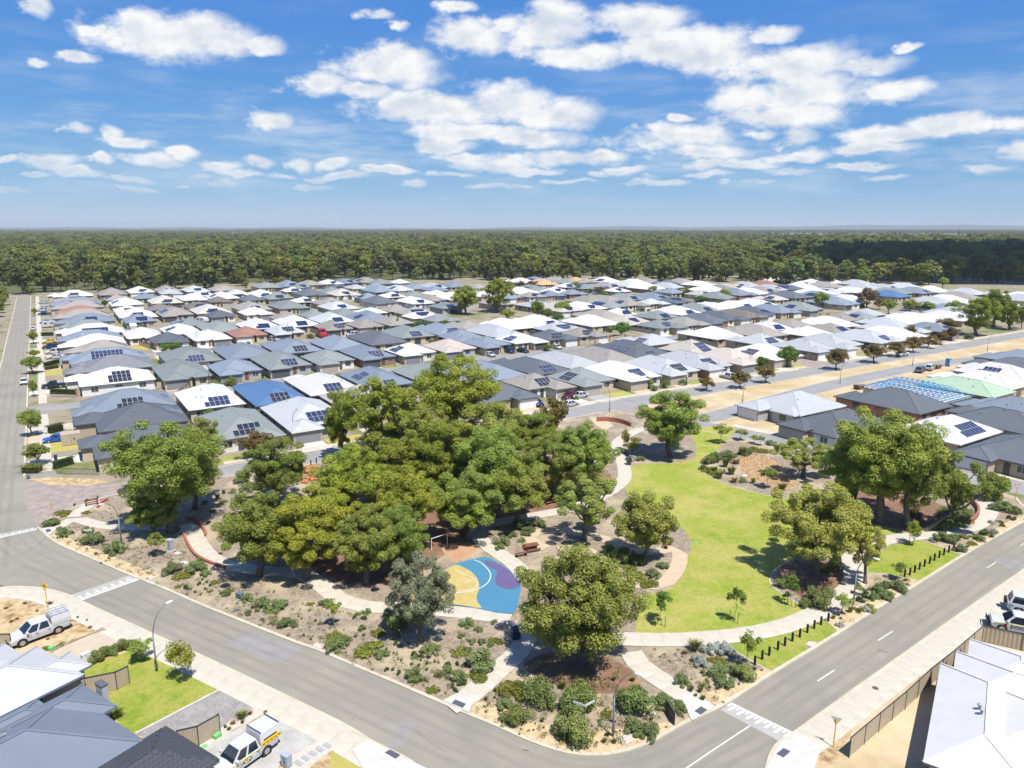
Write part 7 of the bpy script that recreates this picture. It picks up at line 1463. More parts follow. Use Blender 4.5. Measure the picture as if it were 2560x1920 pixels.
for t, X, Y, ang, lab, z in (
    ('A', 1010, 1030, 58, 'grey street lamp on the front lawn arching over the road', LZ), ('D', 783, 1290, 238, 'street lamp beside the brick street leaning over the corner', LZ), ('B', 1755, 1452, -20, 'short-armed lamp at the sandy corner of the park', LZ), ('C', 1112, 602, -52, 'lamp post beneath the straggly gum by the footpath', LZ),
    ('F', 402, 380, GD - 60, 'lamp post on the sand strip nearest the new pale house', .01), ('F', 1028, 258, GD - 60, 'lamp post on the sand strip opposite the dark long roof', .01), ('F', 1494, 142, GD - 60, 'lamp post on the sand strip by the parked wagons', .01), ('F', 1975, 50, GD - 60, 'lamp post at the far end of the sand strip', .01),
    ('E', 1733, 438, GD + 120, 'street lamp on the park street beside the drain wall', LZ), ('D', 1888, 612, GD - 60, 'street lamp before the white garage with the trailer', .01), ('3', 1040, 1310, GD - 90, 'street lamp before the grey double garage', .01), ('5', 290, 1590, GD - 60, 'street lamp by the clipped lawn on the park street', .01), ('5', 1508, 1340, GD - 60, 'street lamp before the pinkish cream house', .01), ('2', 685, 1465, GD - 90, 'street lamp beside the white utility on the second street', .01),
    ('1', 1080, 1010, GD, 'thin street lamp before the tan roof with many panels', .01), ('2', 512, 905, GD - 90, 'street lamp before the wide white garage', .01), ('2', 1770, 800, GD - 90, 'street lamp beside the pale blue gabled roof', .01), ('3', 690, 830, GD - 90, 'street lamp before the tan roofed pair', .01), ('5', 340, 870, GD - 90, 'street lamp by the pale pier fence', .01), ('5', 1265, 1000, GD - 90, 'street lamp beside the white-roofed corner house', .01)): lamp(t, X, Y, ang, lab, z=z)
# bollards
bm = MB(); bm.box(-.085, .085, -.085, .085, -.1, .92); bm.rings([[(-.085, -.085, .92), (.085, -.085, .92), (.085, .085, .92), (-.085, .085, .92)], [(-.05, -.05, .97), (.05, -.05, .97), (.05, .05, .97), (-.05, .05, .97)]]); BOLM = bm.mesh('bollard', mat('bollard_black', (.022, .023, .026), .7))
for ib, (X, Y) in enumerate(((480, 990), (527, 955), (572, 930), (628, 893), (673, 867), (721, 838), (769, 812), (817, 783), (861, 757), (905, 732), (951, 710))):
    b = P('C', X, Y); tag(link('bollard', BOLM, None, (b[0], b[1], LZ + .012), (0, 0, R(38))), 'black bollard beside the pale drain pit lawn, %s counted from the spindly young gum' % (nth(ib) if ib else 'first'), 'bollard', 'bollards of the first grass strip')
for ib, (X, Y) in enumerate(((1443, 422), (1476, 412), (1507, 395), (1538, 376), (1570, 357), (1604, 338), (1634, 318), (1665, 300), (1695, 283), (1726, 265), (1756, 250))):
    b = P('C', X, Y); tag(link('bollard', BOLM, None, (b[0], b[1], LZ + .012), (0, 0, R(38))), 'black bollard on the second lawn strip, %s counted from its little round tree' % (nth(ib) if ib else 'first'), 'bollard', 'bollards of the second grass strip')
for X, Y in ((2080, 750), (2035, 770), (2000, 785)):
    b = P('D', X, Y); tag(link('bollard', BOLM, None, (b[0], b[1], LZ), (0, 0, R(33))), 'black bollard beside the street behind the rock pile', 'bollard', 'bollards behind the rock pile')
# signs
YEL = mat('post_yellow', (.62, .34, .02), .6); SGY = mat('sign_face_yellow', (.80, .48, .01), .4); SGW = mat('sign_face_white', (.75, .75, .74), .4); SGR = mat('sign_face_red', (.55, .02, .03), .4); SBACK = mat('sign_back', (.50, .49, .45), .5)
def post_sign(t, X, Y, ang, lab, shape, h=2.3, pm_=YEL):
    b = P(t, X, Y); e = thing('traffic_sign', lab, 'sign', (b[0], b[1], LZ), R(ang)); mb = MB(); mb.tube([(0, 0, -.1), (0, 0, h)], .045, 8); link('post', mb.mesh('post', pm_), e)
    y = -.05
    if shape == 'diamond':
        k = .46; f = [(0, h - .35), (k, h - .35 + k), (0, h - .35 + 2 * k), (-k, h - .35 + k)]
        mb = MB(); mb.rings([[(x, y, z) for x, z in f], [(x, y + .02, z) for x, z in f]]); link('plate', mb.mesh('plate', SGY), e)
        c0 = h - .35 + k
        mb = MB(); f2 = [(0, c0 - k * .94), (k * .94, c0), (0, c0 + k * .94), (-k * .94, c0)]; f3 = [(0, c0 - k * .88), (k * .88, c0), (0, c0 + k * .88), (-k * .88, c0)]
        for i in range(4): mb.add([(f2[i][0], y - .004, f2[i][1]), (f2[(i + 1) % 4][0], y - .004, f2[(i + 1) % 4][1]), (f3[(i + 1) % 4][0], y - .004, f3[(i + 1) % 4][1]), (f3[i][0], y - .004, f3[i][1])], [(0, 1, 2, 3)])
        hump = [(-.26, c0 - .06)] + [(-.26 + .52 * i / 10, c0 - .06 + .17 * math.sin(math.pi * i / 10)) for i in range(1, 10)] + [(.26, c0 - .06)]
        mb.add([(x, y - .004, z) for x, z in hump], [tuple(range(len(hump)))]); mb.add([(x, y - .004, z) for x, z in ((-.10, c0 - .2), (.02, c0 - .2), (.02, c0 - .12), (-.10, c0 - .12))], [(0, 1, 2, 3)]); link('symbol', mb.mesh('symbol', SK), e)
    else:
        k = .42; zc = h; f = [(-k, zc + .12), (0, zc - .62), (k, zc + .12)]
        mb = MB(); mb.rings([[(x, y, z) for x, z in f], [(x, y + .02, z) for x, z in f]]); link('plate', mb.mesh('plate', [SGR if shape == 'give' else SBACK]), e)
        if shape == 'give':
            mb = MB(); f = [(-k * .74, zc + .04), (0, zc - .47), (k * .74, zc + .04)]; mb.add([(x, y - .004, z) for x, z in f], [(0, 1, 2)]); link('face', mb.mesh('face', SGW), e)
            text('GIVE', .13, SK, e, (0, y - .008, zc - .10), (R(90), 0, 0), ext=.001); text('WAY', .11, SK, e, (0, y - .008, zc - .22), (R(90), 0, 0), ext=.001)
post_sign('A', 308, 622, -20, 'yellow diamond speed hump sign on an orange post', 'diamond', 2.5); post_sign('C', 985, 1522, 150, 'bare grey back of a give way sign on an orange post', 'back', 2.6)
post_sign('F', 2155, 1008, -12, 'red and white give way sign on the corner bed', 'give', 2.4); post_sign('D', 340, 1132, 150, 'sign back on an orange post at the brick threshold', 'back', 2.4)
def name_sign(t, X, Y, angs, lab):
    b = P(t, X, Y); e = thing('street_name_sign', lab, 'sign', (b[0], b[1], LZ)); mb = MB(); mb.tube([(0, 0, -.1), (0, 0, 2.6)], .035, 8); link('post', mb.mesh('post', POLE), e)
    for n, a in enumerate(angs):
        mb = MB(); mb.box(0, 1.05, -.012, .012, 2.44 + .003 * n, 2.62); link('blade', mb.mesh('blade', SGW), e, rot=(0, 0, R(a)))
        mb = MB(); mb.box(.08, .97, -.014, -.0125, 2.50, 2.56); mb.box(.08, .97, .0125, .014, 2.50, 2.56); link('lettering_band', mb.mesh('lettering_band', mat('sign_green', (.12, .2, .17), .5)), e, rot=(0, 0, R(a)))
name_sign('B', 1572, 1432, (150, 38), 'two-bladed white street name sign among the corner shrubs'); name_sign('D', 608, 1322, (180, ), 'white street name sign over the verge shrubs near the brick street')
# cabinets, bins, kiosk, bubbler
def boxy(t, X, Y, ang, w, d, h, m, name, lab, cat, z=LZ, plinth=True, lid=None):
    b = P(t, X, Y); e = thing(name, lab, cat, (b[0], b[1], z), R(ang))
    if plinth: mb = MB(); mb.box(-w / 2 - .12, w / 2 + .12, -d / 2 - .12, d / 2 + .12, -.02, .10); link('plinth', mb.mesh('plinth', CONCN), e)
    mb = MB(); mb.box(-w / 2, w / 2, -d / 2, d / 2, .10, h); link('body', mb.mesh('body', m), e)
    mb = MB(); mb.rings([[(-w / 2 - .03, -d / 2 - .03, h), (w / 2 + .03, -d / 2 - .03, h), (w / 2 + .03, d / 2 + .03, h), (-w / 2 - .03, d / 2 + .03, h)], [(-w / 2, -d / 2, h + .08), (w / 2, -d / 2, h + .08), (w / 2, d / 2, h + .08), (-w / 2, d / 2, h + .08)]]); link('lid', mb.mesh('lid', lid or m), e)
    mb = MB(); mb.box(-.015, .015, -d / 2 - .012, -d / 2, .2, h - .1); mb.box(w * .12, w * .2, -d / 2 - .03, -d / 2, h * .5, h * .62); link('door_seam', mb.mesh('door_seam', BLK), e); return e
CABG = mat('cabinet_grey', (.36, .37, .38), .5); KGREEN = mat('kiosk_green', (.010, .030, .022), .5); BINB = mat('bin_dark', (.045, .05, .055), .6)
boxy('D', 1100, 1335, -20, .62, .55, 1.5, CABG, 'utility_cabinet', 'tall grey utility cabinet on a white slab beside the winding path', 'cabinet')
boxy('D', 1280, 930, 30, 2.3, 1.8, 1.75, KGREEN, 'transformer_kiosk', 'dark green transformer kiosk behind the tall street gum', 'cabinet'); boxy('E', 1857, 782, 0, .75, .7, 1.3, BINB, 'drinking_fountain', 'dark rectangular drinking station beside the lawn path', 'fountain')
boxy('B', 1130, 822, 20, .8, .7, 1.2, mat('bin_blue', (.01, .035, .09), .5), 'litter_bin', 'dark blue litter bin in the shade of the huge corner gum', 'bin'); boxy('A', 1545, 565, -30, .8, .5, .7, mat('box_slate', (.10, .14, .18), .6), 'service_box', 'low slate-blue service box in shade by the kerb', 'box')
boxy('A', 1845, 1640, -32, .7, .5, 1.0, mat('letterbox', (.30, .34, .38), .6), 'letterbox', 'blue-grey letterbox beside the stepping stones', 'letterbox', plinth=False); boxy('A', 560, 985, 60, .8, .35, 1.15, WALLS[2], 'letterbox', 'cream rendered letterbox beside the white roof corner', 'letterbox', plinth=False)
boxy('D', 360, 750, 33, .5, .5, .95, mat('bin_navy', (.02, .03, .09), .6), 'wheelie_bin', 'navy wheelie bin on the drive below the dark roofs', 'bin', z=.02, plinth=False)
boxy('D', 460, 640, GD, 3.2, 2.6, 2.1, FTAN, 'garden_shed', 'tan metal shed beside the bright blue car', 'shed', z=.01, plinth=False)
for t, X, Y, c, lab in (('2', 1085, 1375, 'r', 'red-lidded bin of the three before the blue-grey garage'), ('2', 1120, 1375, 'g', 'green-lidded bin of the three before the blue-grey garage'), ('2', 1155, 1372, 'y', 'yellow-lidded bin of the three before the blue-grey garage'), ('3', 800, 1290, 'y', 'yellow-lidded bin beside the orange brick pier'), ('4', 2130, 1560, 'y', 'yellow-lidded bin beside the white garage on the park street')):
    boxy(t, X, Y, GD, .58, .6, 1.0, mat('bin_green', (.03, .07, .05), .6), 'wheelie_bin', lab, 'bin', z=.02, plinth=False, lid=mat('lid_' + c, {'r': (.4, .03, .03), 'g': (.05, .2, .06), 'y': (.7, .48, .02)}[c], .5))
for t, X, Y, lab in (('A', 335, 890, 'bright green service lid beside the tan driveway'), ('A', 1398, 1455, 'green meter box at the foot of the gate fence'), ('A', 1308, 1518, 'pale green cover on the pebble edge'), ('C', 105, 200, 'small green sprinkler cover on the lawn')):
    b = P(t, X, Y); mb = MB(); mb.box(-.3, .3, -.2, .2, 0, .28 if t == 'A' and X < 1400 and X != 1308 else .03); mb.box(-.26, .26, -.16, .16, .02, .30 if t == 'A' and X < 1400 and X != 1308 else .045); tag(link('service_cover', mb.mesh('service_cover', mat('lid_green', (.16, .42, .14), .6)), None, (b[0], b[1], LZ + .016), (0, 0, R(58))), lab, 'lid')
for t, X, Y, lab in (('A', 1188, 330, 'flat pale concrete lid in the mulch by the path'), ('A', 1143, 270, 'small pale lid beside the grey cabinet')):
    b = P(t, X, Y); mb = MB(); mb.box(-.5, .5, -.3, .3, 0, .03); mb.box(-.46, .46, -.26, .26, .03, .036); tag(link('service_cover', mb.mesh('service_cover', CONCN), None, (b[0], b[1], LZ + .004), (0, 0, R(-25))), lab, 'lid')
# timber play pieces, seats, goal
LOG = mat('log_red', (.20, .075, .045), .85, (.14, .05, .03), 3, 5)
def seat(t, X, Y, ang, lab, L=1.8, back=True):
    b = P(t, X, Y); e = thing('park_bench', lab, 'bench', (b[0], b[1], LZ + .01), R(ang))
    for k in range(3): mb = MB(); mb.box(-L / 2, L / 2, -.2 + k * .15, -.08 + k * .15, .42, .47); link('seat_slat', mb.mesh('seat_slat', LOG), e)
    if back:
        for k in range(2): mb = MB(); mb.box(-L / 2, L / 2, .26, .30, .58 + k * .16, .70 + k * .16); link('back_slat', mb.mesh('back_slat', LOG), e)
    for s in (-1, 1): mb = MB(); mb.box(s * L * .4 - .05, s * L * .4 + .05, -.2, .28, 0, .42); mb.box(s * L * .4 - .04, s * L * .4 + .04, .24, .28, .42, .86 if back else .43); link('leg', mb.mesh('leg', BLK), e)
seat('D', 592, 1040, 40, 'timber bench at the end of the brick street path'); seat('E', 2100, 1310, 70, 'red timber bench on the tan track by the lawn'); seat('E', 1345, 945, 30, 'timber bench in the litter under the wood'); seat('B', 1165, 290, 25, 'low timber plank seat near the log table', 1.6, False)
def logs(t, X, Y, ang, lab):
    b = P(t, X, Y); e = thing('log_table', lab, 'play equipment', (b[0], b[1], LZ + .01), R(ang))
    for k in range(4): mb = MB(); mb.tube([(-.9, -.33 + k * .22, .62), (.9, -.33 + k * .22, .62)], .105, 8); link('log', mb.mesh('log', LOG), e)
    for x in (-.6, .6): mb = MB(); mb.tube([(x, 0, 0), (x, 0, .55)], .2, 8); link('leg', mb.mesh('leg', LOG), e)
    for y in (-.85, .85): mb = MB(); mb.tube([(-.9, y, .3), (.9, y, .3)], .14, 8); link('bench_log', mb.mesh('bench_log', LOG), e)
logs('B', 1230, 245, 20, 'red log table beside the tan track'); logs('E', 1330, 1020, 40, 'red log climbing stack under the wood')
b = P('B', 640, 235); e = thing('goal_frame', 'white metal goal frame at the corner of the court', 'goal', (b[0], b[1], LZ), R(40)); W9 = mat('goal_white', (.75, .75, .73), .5)
for s in (-1, 1): mb = MB(); mb.tube([(s * 1.2, 0, 0), (s * 1.2, 0, 1.6)], .04, 6); link('upright', mb.mesh('upright', W9), e)
mb = MB(); mb.tube([(-1.2, 0, 1.6), (1.2, 0, 1.6)], .04, 6); link('crossbar', mb.mesh('crossbar', W9), e)
b = P('E', 835, 1240); e = thing('track_sign', 'thin yellow marker post at the shaded path bend', 'post', (b[0], b[1], LZ)); mb = MB(); mb.box(-.05, .05, -.03, .03, 0, 1.0); link('post', mb.mesh('post', SGY), e); mb = MB(); mb.box(-.055, .055, -.035, .035, .8, .9); link('band', mb.mesh('band', SK), e)
# corrugated culvert fence rail by the drain wall
b0, b1, b2 = P('E', 1700, 468), P('E', 1860, 500), P('E', 1895, 545); e = thing('handrail', 'pale metal railing above the drain wall', 'railing', (b0[0], b0[1], LZ))
for p, q in ((b0, b1), (b1, b2)):
    for zz in (.5, 1.0): mb = MB(); mb.bar((p[0] - b0[0], p[1] - b0[1], zz), (q[0] - b0[0], q[1] - b0[1], zz), .05, .05); link('rail', mb.mesh('rail', CHR), e)
    for k in range(6): mb = MB(); x, y = p[0] + (q[0] - p[0]) * k / 5 - b0[0], p[1] + (q[1] - p[1]) * k / 5 - b0[1]; mb.box(x - .02, x + .02, y - .02, y + .02, 0, 1.0); link('baluster', mb.mesh('baluster', CHR), e)
# orange boulders
ROCKM = mat('laterite', (.42, .20, .075), .9, (.31, .14, .055), 1.5, 6, .5, 6); rr = np.random.default_rng(8); RK = []
for i in range(4):
    v = []; nlat, nlon = 5, 8
    for a in range(nlat + 1):
        for o_ in range(nlon):
            th_, ph = math.pi * a / nlat, 2 * math.pi * o_ / nlon; k = 1 + .28 * math.sin(3 * ph + i) * math.sin(th_) + rr.uniform(-.16, .16)
            v.append((math.sin(th_) * math.cos(ph) * k, math.sin(th_) * math.sin(ph) * k, math.cos(th_) * k * .75))
    f = [(a * nlon + o_, a * nlon + (o_ + 1) % nlon, (a + 1) * nlon + (o_ + 1) % nlon, (a + 1) * nlon + o_) for a in range(nlat) for o_ in range(nlon)]; mb = MB(); mb.add(v, f); RK.append(mb.mesh('boulder', ROCKM))
for i in range(30):
    X, Y = 1990 + random.uniform(-48, 48), 850 + random.uniform(-50, 55); b = P('D', X, Y); s = random.uniform(.28, .6)
    tag(link('boulder', RK[i % 4], None, (b[0], b[1], LZ + s * .45), (0, 0, random.uniform(0, 6)), (s, s * random.uniform(.75, 1.1), s)), 'orange laterite boulder in the rock pile behind the wood', 'rock', 'boulders of the rock pile')
for t, X, Y, s, lab in (('F', 415, 855, .5, 'pale flat rock at the edge of the reed bed'), ('B', 2010, 1305, .25, 'small pale rock near the dark plaque')):
    b = P(t, X, Y); tag(link('boulder', RK[1], None, (b[0], b[1], LZ + .1), (0, 0, 1), (s * 1.4, s, s * .5), mats=[CONCN]), lab, 'rock')
b = P('B', 2122, 1335); mb = MB(); mb.box(-.04, .04, -.9, .9, .1, 1.15); mb.box(-.055, .055, -.85, .85, .25, 1.05); tag(link('estate_sign', mb.mesh('estate_sign', mat('plaque_dark', (.03, .03, .035), .5)), None, (b[0], b[1], LZ), (0, 0, R(10))), 'dark upright plaque edge-on beside the corner path', 'sign')

# ================================================================== shrubs
def shrub_mesh(name, seed, n, leaf, ll, lw, clumps, flat, mats_, shell=.55):
    rng = np.random.default_rng(seed); C = []; CR = []
    for i in range(clumps):
        a, r = rng.uniform(0, 6.28), rng.uniform(0, 1) ** .7 * .78; C.append((math.cos(a) * r, math.sin(a) * r * .9, flat * rng.uniform(.22, .80) * (1.1 - .55 * r))); CR.append(rng.uniform(.22, .40))
    v, f = leaves(rng, np.array(C), np.array(CR), n // clumps, ll, lw, flat, .5, shell); v[:, 2] = np.maximum(v[:, 2], 0.01); return npmesh(name, v, f, mats_)
LS1 = leafmat('shrub_leaf', (0.135, 0.185, 0.055), (0.185, 0.235, 0.08), (0.095, 0.13, 0.042), .2, .8); LS2 = leafmat('clipped_leaf', (0.050, 0.085, 0.016), (0.08, 0.12, 0.022), (0.04, 0.06, 0.014), .2, 1.2)
LS3 = leafmat('mat_leaf', (0.15, 0.175, 0.022), (0.215, 0.215, 0.030), (0.105, 0.125, 0.018), .25, 1.0); LS5 = leafmat('silver_leaf', (0.32, 0.35, 0.30), (0.42, 0.44, 0.40), (0.22, 0.25, 0.20), .15, 1.0)
LS6 = leafmat('bush_leaf', (0.145, 0.19, 0.045), (0.20, 0.245, 0.06), (0.12, 0.13, 0.04), .22, .8); LS4 = leafmat('tussock_leaf', (0.16, 0.20, 0.04), (0.22, 0.24, 0.055), (0.23, 0.19, 0.07), .25, 1.0); LSD = leafmat('dry_tussock', (0.30, 0.20, 0.08), (0.38, 0.27, 0.11), (0.22, 0.15, 0.06), .2, 1.0)
def tuft_mesh(name, seed, n, m, h=1.3, spread=.6):
    rng = np.random.default_rng(seed); V, F = [], []
    for i in range(n):
        a = rng.uniform(0, 6.28); r = rng.uniform(.02, .2); t = rng.uniform(.2, spread); hh = h * rng.uniform(.6, 1); p0 = np.array([math.cos(a) * r, math.sin(a) * r, 0]); p1 = p0 + np.array([math.cos(a) * t * .45, math.sin(a) * t * .45, hh * .75]); p2 = p0 + np.array([math.cos(a) * t, math.sin(a) * t, hh]); w = np.array([-math.sin(a), math.cos(a), 0]) * .035
        b = len(V); V += [p0 - w, p0 + w, p1 + w, p1 - w, p2, p2]; F += [(b, b + 1, b + 2, b + 3), (b + 3, b + 2, b + 4, b + 5)]
    return npmesh(name, np.array(V), np.array(F), m)
SHM = {1: [shrub_mesh('shrub', 71 + i, 2200, LS1, .065, .03, 12, .9, LS1) for i in range(3)], 2: [shrub_mesh('clipped_shrub', 81, 1600, LS2, .07, .045, 9, 1.0, LS2, .75)], 3: [shrub_mesh('ground_cover', 83 + i, 1500, LS3, .07, .035, 14, .34, LS3) for i in range(2)], 4: [tuft_mesh('tussock', 91 + i, 150, LS4) for i in range(2)],
       5: [shrub_mesh('silver_shrub', 86, 1800, LS5, .07, .03, 12, .95, LS5)], 6: [shrub_mesh('bush', 87 + i, 3600, LS6, .055, .028, 18, 1.0, LS6) for i in range(2)], 7: [tuft_mesh('dry_tussock', 93, 120, LSD, .9, .8)], 8: [tuft_mesh('grass_tree', 94, 260, LS4, 1.6, 1.3)]}
SN = {1: ('shrub', 'grey-green rounded shrub', 'shrub'), 2: ('clipped_shrub', 'small dark ball-shaped shrub', 'shrub'), 3: ('ground_cover_plant', 'low lime-green spreading plant', 'plant'), 4: ('tussock', 'upright green tussock', 'grass'), 5: ('silver_shrub', 'silver-leaved bush', 'shrub'), 6: ('bush', 'large leafy bush', 'bush'), 7: ('dry_tussock', 'straw-brown tussock', 'grass'), 8: ('grass_tree', 'spiky grass tree', 'plant')}
MARKS = [(P(t_, X_, Y_), w_) for t_, X_, Y_, w_ in (('A', 2050, 880, 'drain pit at the garden kerb'), ('A', 975, 430, 'drain pit by the speed platform'), ('B', 760, 1250, 'corner path ramp'), ('B', 530, 800, 'silver-grey tree'), ('B', 900, 630, 'painted court'), ('B', 1755, 1452, 'corner lamp'), ('B', 1572, 1432, 'street name sign'), ('B', 2122, 1335, 'dark plaque'), ('C', 132, 1290, 'right-hand ramp'), ('C', 437, 1000, 'spindly young gum'), ('C', 1112, 602, 'path lamp post'), ('C', 1025, 775, 'end of the first bollards'), ('C', 1403, 445, 'little round tree'), ('C', 1870, 250, 'small drain pit'), ('F', 2155, 1008, 'give way sign'), ('D', 1100, 1335, 'grey cabinet'), ('D', 608, 1322, 'verge name sign'), ('A', 1545, 565, 'slate service box'), ('B', 1230, 245, 'log table'), ('E', 1925, 1410, 'island olive tree'), ('F', 1420, 1150, 'dark gum clump'), ('F', 655, 930, 'reed bed grass tree'), ('D', 1990, 850, 'rock pile'), ('E', 1857, 782, 'drinking station'), ('A', 150, 780, 'white utility'), ('A', 1600, 1560, 'signwritten utility'), ('A', 1010, 1030, 'lawn lamp post'))]
SHRUBS = []
def shrubs(t, where, data):
    for ent in data:
        X, Y, ty, r = ent; b = P(t, X, Y + r * .35); rad = max(.16, r / TILE[t][2] / FPX * math.hypot(b[1], CAMH)) * (1.05 if ty in (1, 6, 5) else 1.0)
        nm, lb, ct = SN[ty]; hz = rad * {1: .95, 2: 1.0, 3: 1.0, 4: .9, 5: 1.0, 6: 1.05, 7: .9, 8: .9}[ty]
        o = link(nm, random.choice(SHM[ty]), None, (b[0], b[1], LZ + .004), (0, 0, random.uniform(0, 6.28)), (rad * 1.15, rad * random.uniform(.95, 1.3), hz * random.uniform(.95, 1.25))); tag(o, lb + ' ' + where, ct, lb + 's ' + where)
        SHRUBS.append((o, b, lb, where, ty))
shrubs('B', 'in the shrub garden between court and kerb', [(200, 868, 3, 90), (240, 770, 3, 55), (760, 895, 3, 60), (890, 1050, 3, 60), (585, 1140, 3, 45), (1000, 830, 3, 45), (265, 920, 1, 50), (580, 890, 1, 60), (480, 1050, 1, 60), (680, 1030, 1, 55), (770, 1060, 1, 55), (910, 960, 1, 95), (550, 1085, 1, 25), (850, 840, 1, 30), (785, 800, 1, 25), (890, 760, 1, 30), (910, 840, 1, 30), (970, 860, 1, 25), (820, 895, 1, 30), (340, 710, 6, 100), (140, 757, 1, 25), (175, 645, 1, 30), (820, 720, 1, 45), (990, 715, 1, 25), (20, 830, 1, 50), (110, 665, 1, 20), (90, 685, 2, 18), (160, 688, 2, 24), (140, 750, 2, 24), (480, 935, 1, 24),
    (475, 925, 2, 27), (527, 935, 2, 22), (297, 1022, 2, 20), (380, 1037, 2, 22), (757, 985, 2, 20), (805, 990, 2, 22), (700, 990, 2, 25), (793, 1107, 2, 32), (713, 1083, 2, 22), (725, 1122, 2, 20), (740, 1152, 2, 22), (355, 853, 2, 22), (505, 853, 2, 22), (640, 1060, 4, 25), (340, 1020, 4, 18), (505, 995, 4, 18), (560, 980, 4, 18), (560, 1020, 4, 16), (150, 800, 4, 14), (40, 912, 4, 12), (100, 805, 4, 16), (345, 915, 4, 12), (395, 870, 4, 14), (375, 810, 4, 22), (640, 1155, 4, 14), (680, 1172, 4, 12), (395, 960, 4, 14), (460, 985, 4, 14), (520, 960, 4, 14), (300, 890, 4, 16), (610, 970, 4, 14), (440, 850, 4, 14)])
shrubs('B', 'in the sandy bed at the street corner', [(1120, 1140, 3, 120), (1075, 1180, 2, 20), (1070, 1250, 1, 50), (1130, 1340, 6, 90), (1300, 1180, 6, 115), (1480, 1445, 6, 115), (1560, 1240, 6, 120), (1870, 1250, 6, 120), (2080, 1220, 1, 70), (2170, 1260, 1, 55), (1900, 1390, 1, 70), (2000, 1420, 1, 70), (1000, 1155, 4, 20), (940, 1210, 4, 20), (995, 1200, 4, 14), (1245, 1410, 4, 12), (1310, 1395, 4, 12), (1425, 1310, 4, 32), (1700, 1480, 4, 28), (1720, 1440, 4, 26), (1765, 1485, 4, 26), (1300, 1350, 4, 22), (1880, 1085, 4, 28), (1980, 1300, 4, 20), (2005, 1340, 4, 18), (1710, 1290, 3, 45), (1430, 1130, 4, 40), (1170, 1380, 4, 10), (1360, 1385, 4, 12), (1760, 1080, 4, 24), (1620, 1380, 7, 12), (940, 1290, 7, 14)])
shrubs('C', 'in the garden wedge between path and bollards', [(190, 890, 5, 52), (285, 892, 5, 62), (95, 880, 8, 40), (125, 968, 5, 52), (205, 950, 3, 30), (265, 965, 3, 48), (150, 1040, 1, 25), (240, 1025, 1, 72), (270, 1092, 1, 62), (390, 1045, 6, 78), (10, 1090, 1, 55), (70, 1150, 4, 32), (140, 1132, 4, 28), (145, 1208, 4, 28), (245, 1140, 4, 20), (345, 1130, 4, 14), (0, 1255, 1, 42), (100, 1190, 4, 18), (130, 1155, 4, 24), (30, 905, 7, 30), (480, 1015, 4, 18), (525, 1020, 7, 14), (380, 1115, 4, 12), (190, 1135, 4, 16), (20, 1325, 7, 10), (240, 940, 3, 24)])
shrubs('C', 'in the verge bed beside the road by the lamp', [(1190, 530, 2, 34), (1095, 640, 4, 30), (1155, 645, 4, 26), (1135, 622, 3, 26), (1190, 630, 5, 28), (1225, 612, 3, 50), (1025, 732, 5, 24), (985, 685, 4, 20), (1035, 690, 4, 14), (1300, 535, 1, 58), (1405, 490, 1, 62), (1310, 478, 1, 42), (1340, 545, 1, 45), (1265, 500, 1, 45), (1150, 570, 2, 30), (1450, 440, 7, 22), (1465, 470, 5, 14), (1230, 560, 1, 30)])
shrubs('C', 'in the verge bed beyond the second bollards', [(1690, 175, 1, 55), (1745, 182, 1, 48), (1800, 242, 1, 42), (1870, 198, 3, 36), (1930, 172, 1, 38), (1965, 140, 1, 42), (1825, 158, 1, 30), (2065, 92, 2, 20), (2110, 42, 2, 20), (2150, 50, 2, 20), (2060, 62, 3, 22), (2000, 72, 5, 20), (1620, 188, 5, 22), (1850, 225, 7, 18), (2020, 130, 5, 24), (1900, 160, 1, 28), (1785, 175, 8, 26)])
shrubs('C', 'in the shaded bed under the gnarled olive gum', [(660, 465, 6, 52), (870, 570, 6, 92), (930, 535, 6, 52), (720, 482, 2, 30), (800, 590, 6, 50), (960, 360, 3, 50), (1000, 340, 1, 45), (690, 540, 2, 26), (850, 500, 1, 40)])
shrubs('A', 'in the mulch bed along the kerb of the long road', [(1110, 370, 1, 62), (1165, 398, 3, 62), (1270, 365, 1, 62), (1320, 402, 1, 35), (1290, 318, 1, 32), (1195, 492, 2, 25), (1285, 465, 2, 18), (1385, 448, 3, 36), (1150, 480, 3, 22), (1320, 500, 4, 14), (1350, 480, 4, 14), (1290, 537, 4, 14), (1255, 522, 4, 14), (1840, 720, 1, 62), (1750, 722, 1, 20), (1690, 697, 1, 16), (2140, 790, 3, 46), (2150, 865, 1, 62), (1465, 522, 1, 40), (1590, 560, 1, 40), (1690, 595, 1, 62), (1800, 605, 1, 62), (1990, 592, 3, 30), (2090, 592, 1, 40), (1730, 642, 3, 26), (1770, 652, 3, 20), (1600, 652, 1, 26), (1520, 632, 5, 22), (1955, 800, 2, 12), (2000, 825, 4, 14), (1940, 690, 7, 12), (2060, 720, 1, 16), (2030, 705, 4, 14), (1300, 440, 4, 14), (1110, 436, 7, 10), (1420, 530, 4, 18), (1350, 520, 4, 12), (1230, 500, 4, 12), (1330, 455, 4, 16)])
shrubs('A', 'on the sandy verge near the brick street corner', [(325, 78, 1, 48), (400, 135, 1, 52), (468, 137, 2, 14), (560, 118, 1, 40), (590, 185, 1, 66), (745, 242, 1, 62), (430, 165, 4, 18), (805, 232, 3, 24), (655, 208, 2, 12), (700, 240, 4, 12), (500, 210, 7, 12), (620, 270, 7, 20), (700, 300, 7, 16), (560, 240, 7, 12), (650, 330, 7, 12)])
shrubs('A', 'on the front lawn edge by the tan driveway', [(640, 945, 6, 58), (690, 915, 6, 45), (790, 880, 6, 52), (840, 865, 6, 42), (740, 905, 6, 36), (290, 880, 3, 32), (400, 852, 3, 28), (740, 1320, 8, 44), (470, 828, 3, 14)])
